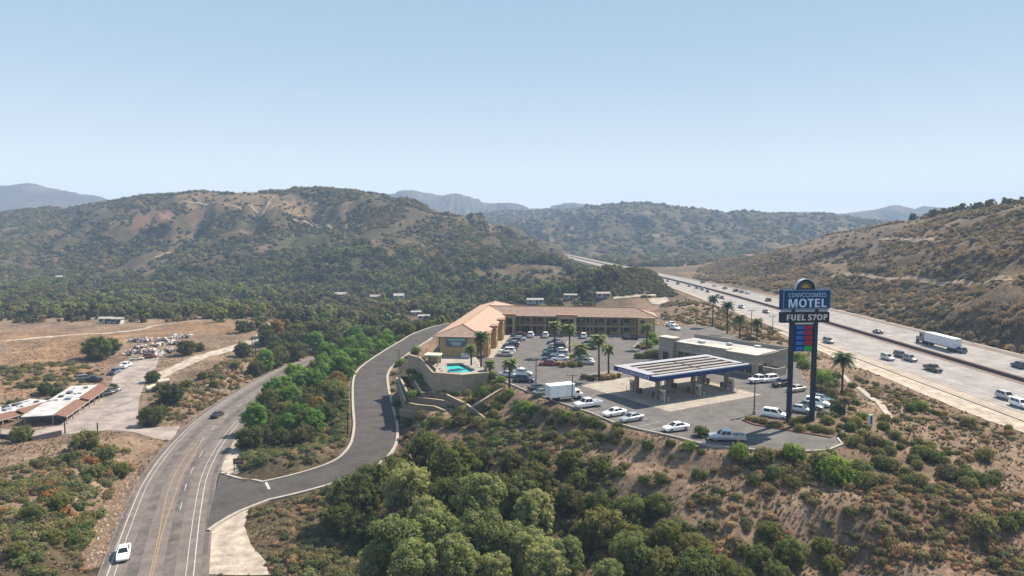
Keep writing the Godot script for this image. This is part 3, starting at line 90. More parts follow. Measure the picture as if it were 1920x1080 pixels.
const SHRUBS := [[-6.0, 149.3, 1.64, 0, 1, 8, 1], [-3.5, 146.8, 1.32, 0, 1, 9, 7], [-0.7, 141.7, 1.41, 1, 1, 9, 0], [-2.3, 141.6, 1.56, 4, 1, 9, -1], [-3.2, 140.0, 1.4, 2, 1, 9, 4], [-4.0, 137.1, 0.97, 0, 1, 9, 4], [2.7, 134.0, 2.02, 1, 1, 10, -1], [1.5, 132.9, 1.47, 0, 1, 9, 3], [4.0, 132.4, 1.33, 1, 1, 10, -1], [1.0, 137.5, 0.96, 4, 1, 9, 1], [6.3, 130.0, 1.31, 2, 1, 10, 2], [7.1, 126.6, 1.02, 0, 1, 10, 2], [8.9, 127.4, 1.41, 2, 1, 11, 2], [9.4, 124.8, 1.39, 0, 1, 11, -1], [10.6, 124.8, 1.26, 1, 1, 11, -1], [11.5, 122.8, 1.24, 4, 1, 11, -1], [12.6, 123.9, 1.0, 2, 1, 12, 2], [13.1, 121.1, 1.23, 0, 1, 12, 1], [14.5, 119.0, 1.81, 0, 1, 12, -1], [7.2, 124.3, 1.01, 0, 1, 10, 1], [7.2, 119.9, 1.34, 4, 1, 10, 0], [5.1, 122.9, 1.0, 4, 1, 10, 1], [3.9, 125.4, 0.89, 2, 1, 10, 0], [2.5, 123.5, 0.88, 0, 1, 10, 0], [8.7, 118.0, 1.2, 2, 1, 11, 0], [10.0, 120.4, 0.73, 0, 1, 11, -1], [11.2, 117.5, 1.44, 2, 1, 11, 1], [12.1, 115.0, 1.41, 2, 1, 12, 0], [13.4, 116.2, 1.42, 2, 1, 12, 1], [15.1, 114.6, 1.06, 0, 1, 12, 0], [16.0, 113.9, 1.05, 0, 1, 13, 0], [18.3, 115.6, 1.06, 0, 1, 13, 1], [18.1, 113.6, 1.16, 2, 1, 13, -1], [17.3, 112.5, 1.04, 4, 1, 13, -1], [19.5, 111.4, 0.8, 2, 1, 14, -1], [16.0, 117.0, 0.72, 0, 1, 13, -1], [-2.4, 128.7, 1.44, 0, 1, 9, 0], [-3.7, 133.0, 1.34, 0, 1, 9, 1], [-5.4, 132.8, 1.34, 2, 1, 8, 0], [-1.4, 133.1, 0.81, 4, 1, 9, 0], [31.3, 110.2, 1.49, 0, 0, 16, -1], [22.1, 108.6, 1.17, 0, 1, 14, -1], [25.6, 107.6, 0.97, 0, 1, 15, 1], [27.8, 105.2, 1.33, 1, 1, 15, -1], [34.7, 102.0, 1.51, 1, 1, 16, 1], [35.1, 100.2, 1.12, 4, 1, 16, -1], [38.2, 101.4, 1.14, 2, 2, 17, -1], [25.1, 105.0, 0.57, 0, 1, 15, -1], [29.4, 103.4, 0.75, 0, 1, 16, -1], [34.5, 101.4, 1.73, 1, 1, 16, 0], [38.0, 100.3, 1.73, 2, 2, 17, -1], [40.4, 101.2, 1.23, 4, 2, 17, 1], [42.6, 100.6, 2.04, 1, 2, 18, 0], [36.3, 99.9, 1.03, 0, 2, 17, 1], [28.1, 99.6, 1.35, 0, 1, 15, 0], [54.1, 109.4, 0.98, 0, 2, 20, 1], [54.4, 106.3, 1.53, 2, 2, 20, 0], [58.8, 109.0, 1.98, 4, 2, 21, -1], [58.3, 111.0, 1.4, 2, 2, 21, 2], [60.7, 108.0, 1.39, 0, 2, 22, 4], [65.8, 112.1, 0.83, 0, 2, 22, 5], [65.2, 113.6, 1.04, 0, 2, 22, 7], [55.2, 104.5, 0.76, 2, 2, 21, 1], [57.3, 104.6, 1.46, 4, 2, 21, 1], [60.5, 106.9, 1.3, 2, 2, 22, 4], [63.3, 108.5, 0.72, 0, 2, 22, 0], [68.9, 113.0, 0.84, 0, 2, 22, 6], [68.9, 111.5, 0.75, 0, 2, 23, 3], [65.0, 105.6, 1.59, 2, 2, 23, 0], [46.2, 99.5, 1.95, 2, 2, 19, 1], [46.9, 99.1, 1.77, 2, 2, 19, 0], [48.3, 101.0, 1.08, 0, 2, 20, 0], [42.7, 98.0, 1.56, 4, 2, 19, -1], [38.1, 96.8, 1.7, 0, 2, 17, -1], [39.6, 97.1, 1.2, 2, 2, 18, -1], [41.5, 96.6, 1.71, 4, 2, 18, -1], [40.2, 95.2, 1.52, 2, 2, 18, -1], [46.9, 96.5, 2.8, 1, 2, 20, 1], [49.1, 96.1, 2.11, 1, 2, 20, 0], [51.2, 97.4, 1.78, 0, 2, 21, 0], [50.7, 94.8, 1.75, 2, 2, 21, -1], [49.8, 98.6, 1.25, 4, 2, 20, -1], [51.8, 99.3, 1.27, 2, 2, 21, 0], [43.2, 96.2, 0.69, 0, 2, 19, 0], [44.4, 97.2, 0.69, 0, 2, 19, 1], [55.8, 100.5, 1.67, 0, 2, 21, 1], [57.1, 100.2, 1.49, 2, 2, 22, 1], [53.3, 95.6, 1.24, 4, 2, 21, 0], [57.1, 98.5, 0.55, 2, 2, 22, -1], [58.5, 98.5, 1.11, 0, 2, 22, 2], [59.3, 97.9, 1.11, 0, 2, 22, 1], [56.6, 95.4, 1.37, 0, 2, 22, 0], [58.3, 95.4, 1.45, 2, 2, 22, 0], [62.6, 103.7, 1.17, 4, 2, 22, 0], [62.1, 102.0, 0.85, 2, 2, 22, 2], [34.9, 95.8, 1.17, 0, 2, 17, 0], [36.2, 94.6, 0.83, 3, 2, 17, -1], [36.5, 93.5, 0.99, 4, 2, 17, 0], [68.5, 122.8, 1.11, 2, 2, 21, 3], [67.8, 123.1, 0.48, 4, 2, 21, -1], [70.5, 122.8, 0.8, 2, 2, 22, 7], [65.4, 117.6, 1.22, 0, 2, 21, 1], [60.9, 115.2, 0.92, 0, 2, 21, 2], [65.1, 115.2, 0.67, 0, 2, 22, 3], [65.3, 113.9, 1.04, 2, 2, 22, 6], [65.6, 111.8, 0.92, 4, 2, 22, 1], [69.3, 113.6, 0.83, 2, 2, 22, 5], [66.8, 110.9, 0.73, 0, 2, 22, 2], [69.0, 111.5, 0.74, 0, 2, 23, -1], [63.3, 108.7, 0.72, 0, 2, 22, 1], [69.3, 110.0, 0.74, 2, 2, 23, -1], [70.6, 112.4, 0.94, 2, 2, 23, -1], [64.9, 105.9, 1.59, 2, 2, 23, 1], [66.1, 104.4, 1.34, 0, 2, 23, 1], [68.2, 106.6, 1.08, 0, 2, 23, 2], [62.7, 103.8, 1.21, 0, 2, 22, 3], [62.1, 101.9, 1.02, 2, 2, 22, 3], [73.2, 109.2, 0.75, 4, 2, 23, 1], [72.9, 106.6, 1.1, 3, 2, 24, -1], [67.5, 103.9, 1.06, 0, 2, 23, 0], [70.8, 104.9, 0.9, 3, 2, 23, 0], [69.9, 102.3, 1.06, 0, 2, 24, 2], [65.0, 99.2, 1.7, 4, 2, 23, -1], [67.6, 98.6, 2.06, 0, 2, 24, 1], [66.3, 96.4, 1.51, 2, 2, 24, 1], [68.9, 97.9, 1.55, 0, 2, 24, 0], [71.5, 99.3, 1.4, 0, 2, 24, 0], [73.4, 101.0, 1.25, 0, 2, 24, 1], [76.1, 107.3, 1.68, 2, 2, 24, 2], [58.9, 88.7, 1.39, 4, 2, 23, 0], [61.8, 86.7, 2.02, 2, 2, 24, 0], [65.3, 87.0, 1.42, 0, 2, 25, 0], [67.9, 88.2, 1.45, 0, 2, 25, 1], [65.4, 88.3, 0.64, 0, 2, 25, -1], [90.9, 122.3, 0.77, 2, 2, 25, -1], [89.8, 120.1, 0.76, 4, 2, 25, -1], [81.0, 133.1, 1.75, 1, 2, 22, -1], [78.3, 131.6, 1.29, 0, 2, 22, 8], [82.7, 130.4, 0.87, 0, 2, 23, 4], [85.0, 124.2, 1.7, 2, 2, 24, 3], [83.5, 129.4, 0.95, 3, 2, 23, 1], [42.22, 119.23, 0.84, 2, 0, 17, 3], [43.18, 118.21, 0.89, 2, 0, 17, 2], [44.12, 116.98, 0.89, 2, 0, 17, 1], [44.82, 115.4, 0.94, 2, 0, 17, 0], [45.98, 115.11, 0.94, 2, 0, 18, 1], [49.19, 116.49, 1.04, 2, 0, 18, 2], [48.7, 113.08, 1.16, 2, 0, 18, 0], [50.74, 113.72, 0.88, 2, 0, 19, 1], [51.53, 112.3, 1.11, 2, 0, 19, 0], [52.72, 111.46, 1.11, 2, 0, 20, -1], [51.87, 118.34, 1.07, 0, 0, 19, -1], [50.77, 118.21, 0.91, 2, 0, 18, 3], [56.38, 121.34, 1.26, 4, 0, 19, -1], [55.21, 117.04, 1.37, 2, 0, 19, 2], [60.08, 123.47, 1.45, 0, 0, 20, 1], [58.23, 121.08, 0.95, 0, 0, 20, 0], [61.96, 128.62, 1.34, 0, 0, 20, 2], [63.6, 133.1, 1.38, 2, 2, 20, 1], [56.4, 114.66, 0.84, 4, 0, 20, -1], [54.91, 112.41, 0.53, 2, 0, 20, -1], [54.3, 109.7, 0.81, 0, 2, 20, 2], [59.28, 118.84, 0.94, 3, 0, 20, -1], [57.8, 114.1, 1.36, 0, 2, 20, 3], [59.8, 116.4, 1.39, 2, 2, 20, 0], [64.0, 122.2, 1.3, 1, 2, 21, -1], [62.5, 121.5, 0.58, 2, 2, 20, -1], [60.9, 115.1, 0.77, 0, 2, 21, 0], [64.7, 127.5, 0.84, 0, 2, 20, 4], [67.9, 132.5, 1.22, 0, 2, 20, 5], [70.4, 139.8, 1.28, 2, 2, 20, 2], [72.5, 144.9, 1.89, 4, 2, 20, 1], [71.0, 155.0, 1.98, 1, 2, 19, 1], [70.2, 150.8, 2.32, 1, 2, 19, 0], [74.2, 155.9, 2.21, 0, 2, 20, 1], [71.4, 149.9, 1.93, 0, 2, 20, 0], [69.7, 148.2, 1.53, 2, 2, 20, 1], [66.7, 140.5, 1.82, 4, 2, 20, 0], [77.2, 152.3, 1.19, 2, 2, 20, 3], [72.3, 166.6, 1.9, 1, 2, 19, 2], [75.4, 176.4, 2.22, 1, 2, 18, 1], [65.3, 142.4, 1.46, 4, 2, 19, -1], [-4.6, 157.1, 1.44, 2, 1, 9, 8], [-6.1, 149.0, 1.65, 1, 1, 8, -1], [-9.6, 149.2, 1.39, 2, 1, 8, 1], [-3.8, 146.5, 1.08, 1, 1, 9, 1], [-2.8, 147.6, 1.23, 2, 1, 9, 6], [-0.8, 142.0, 1.44, 2, 1, 9, 5], [-1.9, 141.0, 1.44, 0, 1, 9, 6], [-2.7, 139.3, 1.29, 0, 1, 9, 5], [-3.8, 137.2, 1.15, 2, 1, 9, 3], [1.8, 134.0, 1.75, 1, 1, 9, -1], [2.8, 131.5, 1.47, 2, 1, 10, 1], [1.1, 131.7, 1.23, 0, 1, 9, 2], [-27.4, 185.8, 1.38, 2, 1, 7, 3], [-25.6, 180.7, 1.34, 2, 1, 7, 2], [-26.3, 174.1, 1.46, 1, 1, 7, 1], [-24.2, 166.0, 1.39, 1, 1, 7, 0], [-22.8, 170.2, 1.27, 2, 1, 7, 1], [-34.9, 198.9, 1.11, 2, 1, 6, 1], [-34.8, 209.7, 1.95, 1, 1, 7, 1], [-34.5, 214.1, 1.59, 0, 1, 7, 2], [-33.8, 217.6, 1.41, 0, 1, 7, 1], [-32.2, 227.5, 1.89, 1, 1, 7, 2], [-33.1, 188.7, 0.88, 4, 1, 6, -1], [-32.1, 181.4, 1.02, 2, 1, 6, 0], [-29.1, 167.7, 1.42, 0, 1, 6, -1], [-25.4, 156.5, 2.07, 0, 1, 7, 1], [-22.8, 153.9, 1.74, 1, 1, 7, 0], [-19.9, 145.6, 1.64, 4, 1, 7, -1], [-23.3, 150.9, 1.71, 0, 1, 7, 0], [-10.2, 142.1, 1.86, 2, 1, 8, 2], [-11.6, 142.9, 1.34, 0, 1, 8, 0], [-8.8, 138.0, 1.55, 2, 1, 8, 1], [-15.1, 140.5, 1.58, 2, 1, 7, -1], [-16.9, 141.7, 1.33, 2, 1, 7, 0], [-12.7, 137.5, 1.55, 0, 1, 8, 0], [-10.3, 137.0, 1.8, 4, 1, 8, -1], [-18.1, 140.4, 1.32, 0, 1, 7, 0], [-4.1, 133.2, 1.25, 2, 1, 9, 0], [-2.2, 132.4, 1.24, 2, 1, 9, 1], [-7.0, 135.1, 1.52, 2, 1, 8, 0], [-5.1, 134.9, 1.26, 2, 1, 9, 2], [11.49, 168.66, 0.85, 4, 0, 11, -1], [12.69, 166.93, 1.05, 3, 0, 11, 0], [14.12, 168.26, 1.06, 3, 0, 11, 1], [15.33, 166.93, 1.05, 2, 0, 11, -1], [16.99, 167.59, 1.06, 0, 0, 12, 1], [16.07, 178.2, 1.12, 1, 0, 11, 1], [14.74, 175.68, 0.88, 1, 0, 11, 0], [16.38, 152.98, 0.97, 4, 0, 12, 1], [17.47, 152.98, 0.97, 0, 0, 12, 0], [18.31, 151.87, 0.96, 4, 0, 12, 0], [20.55, 152.42, 0.97, 3, 0, 13, 0], [21.84, 152.98, 0.97, 3, 0, 13, 1], [23.14, 153.54, 0.98, 3, 0, 13, 2], [24.58, 155.01, 0.79, 2, 0, 13, -1], [36.37, 194.24, 0.99, 0, 0, 14, 1], [37.41, 192.47, 0.98, 3, 0, 14, -1], [33.27, 178.2, 1.14, 0, 0, 14, 0], [34.74, 178.5, 1.37, 4, 0, 14, -1], [36.55, 179.11, 1.83, 0, 0, 14, -1], [38.25, 179.11, 1.83, 0, 0, 15, -1], [39.15, 195.13, 2.24, 1, 0, 14, 0], [42.51, 200.86, 1.79, 1, 0, 15, -1], [43.17, 208.77, 1.86, 1, 0, 14, 1], [2.79, 220.93, 1.38, 0, 0, 9, -1], [4.36, 220.93, 1.38, 0, 0, 10, 1], [5.71, 219.33, 1.09, 0, 0, 10, 0], [0.72, 150.56, 0.76, 1, 0, 9, -1], [-2.4, 151.1, 1.34, 1, 1, 9, 2], [-4.3, 155.9, 1.18, 0, 1, 9, 8], [-14.5, 151.6, 0.9, 4, 1, 8, 1], [-12.3, 151.2, 1.0, 0, 1, 8, 1], [-10.2, 151.6, 1.1, 2, 1, 8, 3], [-8.2, 153.0, 1.2, 1, 1, 8, 0], [-16.8, 152.8, 0.7, 2, 1, 7, 1], [-6.4, 153.8, 1.2, 0, 1, 8, 2], [-9.2, 149.2, 1.0, 2, 1, 8, 2], [-12.8, 148.6, 0.8, 4, 1, 8, 0], [-6.5, 150.5, 1.3, 1, 1, 8, 1], [-4.2, 151.5, 1.0, 2, 1, 9, 7], [-21.4, 157.8, 0.58, 1, 1, 7, 3], [-15.5, 153.6, 0.6, 1, 1, 8, 1], [-21.8, 162.1, 0.63, 2, 1, 7, 8], [-26.2, 173.1, 0.67, 2, 1, 7, 10], [-25.0, 175.0, 0.65, 2, 1, 7, 11], [-10.4, 147.6, 0.61, 2, 1, 8, 2], [-19.4, 153.2, 0.59, 0, 1, 7, 4], [-13.1, 151.9, 0.55, 1, 1, 8, 0], [-20.2, 156.0, 0.57, 2, 1, 7, 6], [-22.8, 168.3, 0.56, 0, 1, 7, 8], [-22.7, 165.3, 0.7, 1, 1, 7, 4], [-26.4, 170.3, 0.63, 0, 1, 7, 6], [-12.1, 148.1, 0.58, 2, 1, 8, 1], [-24.7, 160.5, 0.65, 2, 1, 7, 5], [-23.7, 162.7, 0.67, 0, 1, 7, 5], [-28.5, 174.7, 0.56, 1, 1, 7, 5], [-18.1, 152.9, 0.51, 2, 1, 7, 3], [-26.5, 167.8, 0.67, 2, 1, 7, 9], [-22.8, 157.9, 0.61, 2, 1, 7, 4], [-10.7, 145.9, 0.53, 0, 1, 8, -1], [-26.1, 165.6, 0.66, 2, 1, 7, 7], [-28.0, 172.8, 0.71, 0, 1, 7, 7], [-18.1, 150.2, 0.65, 0, 1, 7, 0], [-24.1, 154.8, 0.64, 2, 1, 7, 2], [-25.5, 160.9, 0.5, 1, 1, 7, 1], [-27.2, 166.8, 0.51, 1, 1, 7, 2], [-14.0, 149.0, 0.71, 2, 1, 8, 0], [-21.1, 150.9, 0.56, 2, 1, 7, 0], [-22.3, 152.1, 0.56, 1, 1, 7, 0], [-24.4, 156.6, 0.62, 0, 1, 7, 2], [-24.9, 158.9, 0.67, 0, 1, 7, 3], [-23.9, 152.5, 0.58, 0, 1, 7, 1]]
const SHEETS := [["gravel_yard", [-119.3, 155.9, -112.0, 155.9, -109.0, 160.4, -114.3, 177.2, -116.7, 194.6, -124.1, 209.3, -135.4, 232.7, -134.7, 239.8, -127.2, 243.6, -118.9, 224.8, -113.0, 207.1, -103.5, 186.6, -96.5, 172.6, -90.9, 163.3, -85.7, 162.6, -81.3, 163.8, -77.9, 152.8, -82.1, 153.3, -95.2, 156.9, -102.1, 152.1, -105.9, 147.3, -115.7, 151.2], "gravel", 0.06], ["dirt_path", [-114.0, 207.58, -113.41, 213.61, -113.92, 223.74, -115.1, 240.42, -113.43, 255.03, -110.09, 267.25, -106.73, 277.03, -108.7, 294.82, -114.12, 320.04, -109.08, 321.16, -103.3, 295.78, -100.87, 276.77, -104.51, 265.55, -107.77, 253.97, -109.3, 240.38, -107.68, 224.06, -108.19, 213.39, -109.0, 207.02], "sand", 0.09], ["dirt_track", [-198.32, 261.19, -191.49, 269.13, -181.58, 277.28, -170.04, 283.61, -163.08, 289.45, -159.45, 304.64, -150.0, 316.87, -134.16, 321.85, -133.04, 318.35, -147.8, 313.53, -156.75, 303.36, -160.12, 287.95, -168.16, 280.79, -179.82, 274.72, -188.91, 266.47, -195.88, 259.01], "sand", 0.09], ["sand_verge", [-49.2, 106.4, -48.5, 108.0, -47.4, 110.7, -45.1, 114.0, -43.5, 107.2, -40.1, 101.0, -36.0, 95.8, -33.9, 91.5, -42.8, 91.8], "sand", 0.08], ["sand_verge", [-58.4, 133.1, -61.6, 143.8, -66.4, 161.6, -67.7, 173.4, -68.8, 191.3, -66.3, 183.1, -63.8, 163.8, -58.5, 143.8, -53.6, 130.3, -55.7, 130.9], "sand", 0.08], ["sand_verge", [88.5, 176.0, 89.5, 152.0, 90.0, 133.0, 92.0, 118.0, 93.0, 100.0, 94.0, 60.0, 96.4, 60.0, 96.4, 240.0, 94.0, 240.0, 90.0, 205.0], "sand", 0.1], ["drainage_channel", [79.86, 162.32, 78.77, 153.72, 78.28, 149.21, 76.89, 142.57, 75.59, 136.58, 72.27, 127.98, 70.56, 123.53, 69.24, 124.07, 71.13, 128.42, 74.21, 137.02, 75.71, 142.83, 77.12, 149.39, 77.43, 153.88, 78.54, 162.48], "kerb", 0.1], ["dirt_track", [-285.71, 771.56, -283.92, 777.18, -282.25, 783.66, -283.2, 794.09, -291.56, 827.03, -293.92, 844.83, -290.48, 845.37, -287.24, 827.97, -279.2, 794.91, -278.75, 783.54, -279.68, 776.02, -282.29, 770.24], "track", 0.7], ["dirt_track", [-401.88, 845.76, -384.95, 850.0, -364.12, 841.63, -334.8, 806.34, -319.71, 810.05, -285.68, 781.17, -287.52, 779.03, -320.89, 807.75, -336.4, 804.06, -366.28, 839.17, -385.25, 847.2, -401.12, 842.84], "track", 0.7], ["dirt_track", [-244.5, 767.42, -230.78, 771.3, -215.13, 772.76, -195.44, 750.93, -197.96, 748.67, -216.87, 769.84, -230.22, 768.3, -243.7, 764.58], "track", 0.7], ["dirt_track", [-348.51, 663.52, -348.13, 683.85, -343.27, 700.95, -328.31, 702.16, -318.55, 707.77, -317.25, 705.43, -327.69, 699.84, -341.73, 699.25, -345.87, 683.55, -346.09, 663.48], "track", 0.7], ["dirt_track", [200.97, 424.47, 179.43, 356.95, 182.6, 335.6, 182.76, 313.3, 186.04, 298.36, 184.56, 278.07, 182.35, 259.43, 178.92, 237.49, 176.28, 237.91, 179.85, 259.77, 181.64, 278.33, 183.16, 298.24, 180.44, 313.1, 180.0, 335.4, 176.97, 357.45, 198.23, 425.33], "track", 0.3], ["dirt_track", [241.08, 445.74, 233.04, 407.25, 226.01, 376.31, 222.64, 355.88, 219.96, 356.32, 223.19, 376.89, 230.76, 407.75, 238.52, 446.26], "track", 0.4], ["dirt_track", [57.07, 383.88, 68.84, 383.21, 81.01, 384.72, 81.39, 381.68, 68.96, 380.19, 56.93, 380.52], "sand", 0.25], ["dirt_patch", [75.6, 377.5, 86.3, 379.2, 86.8, 365.8, 75.6, 356.1], "sand", 0.2], ["bank_scar", [-75.4, 127.1, -75.7, 133.9, -71.1, 126.7, -67.0, 115.4, -62.6, 104.9, -58.4, 94.5, -60.3, 92.7, -64.6, 98.4, -69.7, 112.3], "scar", 0.07]]
const BRUSH := [[[23.6, 101.3, 42.6, 98.4, 57.4, 96.5, 73.9, 95.8, 61.4, 78.8, 16.8, 85.8], 0.55, 0.35, 1.2, [[0.194, 0.144, 0.09], [0.237, 0.15, 0.094], [0.15, 0.131, 0.075], [0.275, 0.194, 0.125], [0.106, 0.112, 0.056], [0.138, 0.131, 0.069], [0.088, 0.1, 0.048], [0.181, 0.15, 0.088]], "dry_brush", "low dry brush covering the slope below the sign"], [[51.3, 96.7, 68.1, 100.9, 71.1, 92.0, 61.4, 78.8, 44.7, 80.8], 0.45, 0.3, 0.8, [[0.276, 0.162, 0.102], [0.312, 0.192, 0.126], [0.216, 0.144, 0.09], [0.168, 0.138, 0.078]], "red_brush", "low rust brown brush on the lower slope"], [[-35.0, 136.7, -24.1, 140.4, -6.4, 134.6, 12.7, 113.3, 23.3, 100.2, 16.8, 85.8, -29.6, 91.0, -33.0, 113.5], 0.3, 0.5, 1.5, [[0.075, 0.1, 0.04], [0.1, 0.125, 0.05], [0.125, 0.131, 0.062], [0.163, 0.15, 0.075], [0.106, 0.112, 0.056], [0.138, 0.131, 0.069], [0.088, 0.1, 0.048], [0.181, 0.15, 0.088]], "gully_brush", "mixed green undergrowth in the gully"], [[-45.2, 112.1, -33.2, 121.2, -25.1, 103.4, -18.0, 92.4, -33.5, 91.4, -40.8, 102.7], 0.8, 0.35, 1.0, [[0.194, 0.144, 0.09], [0.237, 0.15, 0.094], [0.15, 0.131, 0.075], [0.275, 0.194, 0.125], [0.106, 0.112, 0.056], [0.138, 0.131, 0.069], [0.088, 0.1, 0.048], [0.181, 0.15, 0.088]], "roadside_brush", "low grey brown brush beside the junction"], [[-95.9, 124.5, -89.7, 131.7, -86.7, 142.6, -78.0, 140.0, -72.6, 125.3, -65.3, 104.9, -58.2, 91.8, -68.6, 87.8], 0.85, 0.4, 1.5, [[0.106, 0.112, 0.056], [0.138, 0.131, 0.069], [0.088, 0.1, 0.048], [0.181, 0.15, 0.088], [0.194, 0.144, 0.09], [0.237, 0.15, 0.094], [0.15, 0.131, 0.075], [0.275, 0.194, 0.125], [0.075, 0.1, 0.04], [0.1, 0.125, 0.05], [0.125, 0.131, 0.062], [0.163, 0.15, 0.075], [0.075, 0.1, 0.04], [0.1, 0.125, 0.05], [0.125, 0.131, 0.062], [0.163, 0.15, 0.075], [0.22, 0.12, 0.045]], "bank_brush", "mixed brush on the bank above the county road"], [[-70.6, 163.8, -71.8, 196.3, -69.1, 217.8, -56.2, 236.4, -33.5, 141.8, -37.3, 129.1, -53.7, 131.1], 0.85, 0.4, 1.5, [[0.075, 0.1, 0.04], [0.1, 0.125, 0.05], [0.125, 0.131, 0.062], [0.163, 0.15, 0.075], [0.106, 0.112, 0.056], [0.138, 0.131, 0.069], [0.088, 0.1, 0.048], [0.181, 0.15, 0.088]], "creek_brush", "green undergrowth between the two roads"], [[-93.0, 166.6, -102.0, 194.6, -97.2, 219.2, -97.9, 258.1, -81.9, 246.2, -82.5, 199.6, -83.3, 168.4], 0.55, 0.4, 1.3, [[0.106, 0.112, 0.056], [0.138, 0.131, 0.069], [0.088, 0.1, 0.048], [0.181, 0.15, 0.088], [0.194, 0.144, 0.09], [0.237, 0.15, 0.094], [0.15, 0.131, 0.075], [0.275, 0.194, 0.125]], "verge_brush", "low brush on the bank between dirt path and county road"], [[-162.0, 213.1, -149.6, 227.7, -127.8, 212.2, -124.7, 186.6, -134.6, 176.2], 0.25, 0.4, 1.5, [[0.106, 0.112, 0.056], [0.138, 0.131, 0.069], [0.088, 0.1, 0.048], [0.181, 0.15, 0.088], [0.16, 0.13, 0.05]], "field_brush", "scattered bushes on the tan field"], [[81.9, 163.9, 87.1, 148.1, 87.5, 130.7, 89.7, 119.4, 83.4, 110.8, 66.8, 105.4, 69.4, 120.7, 76.2, 145.2], 0.4, 0.3, 0.9, [[0.194, 0.144, 0.09], [0.237, 0.15, 0.094], [0.15, 0.131, 0.075], [0.275, 0.194, 0.125], [0.106, 0.112, 0.056], [0.138, 0.131, 0.069], [0.088, 0.1, 0.048], [0.181, 0.15, 0.088]], "verge_scrub", "sparse scrub beside the sand verge"], [[-27.3, 151.8, -6.9, 143.5, 4.1, 128.3, 16.8, 110.7, 3.7, 115.2, -23.4, 139.0], 0.35, 0.4, 1.3, [[0.106, 0.112, 0.056], [0.138, 0.131, 0.069], [0.088, 0.1, 0.048], [0.181, 0.15, 0.088], [0.075, 0.1, 0.04], [0.1, 0.125, 0.05], [0.125, 0.131, 0.062], [0.163, 0.15, 0.075], [0.194, 0.144, 0.09], [0.237, 0.15, 0.094], [0.15, 0.131, 0.075], [0.275, 0.194, 0.125]], "slope_brush", "mixed brush on the upper slope below the pool"], [[82.8, 376.4, 103.6, 356.4, 98.4, 271.8, 79.5, 167.3, 81.1, 197.5, 71.9, 207.1, 64.8, 242.1, 60.0, 272.3], 0.15, 0.5, 1.4, [[0.106, 0.112, 0.056], [0.138, 0.131, 0.069], [0.088, 0.1, 0.048], [0.181, 0.15, 0.088], [0.194, 0.144, 0.09], [0.237, 0.15, 0.094], [0.15, 0.131, 0.075], [0.275, 0.194, 0.125]], "embankment_scrub", "scrub on the embankment before the freeway"], [[-52.1, 130.3, -41.9, 130.5, -34.9, 136.2, -34.9, 146.5, -38.6, 161.6, -45.0, 156.6, -53.8, 153.0], 1.0, 0.35, 1.1, [[0.106, 0.112, 0.056], [0.138, 0.131, 0.069], [0.088, 0.1, 0.048], [0.181, 0.15, 0.088], [0.194, 0.144, 0.09], [0.237, 0.15, 0.094], [0.15, 0.131, 0.075], [0.275, 0.194, 0.125], [0.075, 0.1, 0.04], [0.1, 0.125, 0.05], [0.125, 0.131, 0.062], [0.163, 0.15, 0.075]], "junction_brush", "low brush inside the bend between the two roads"]]
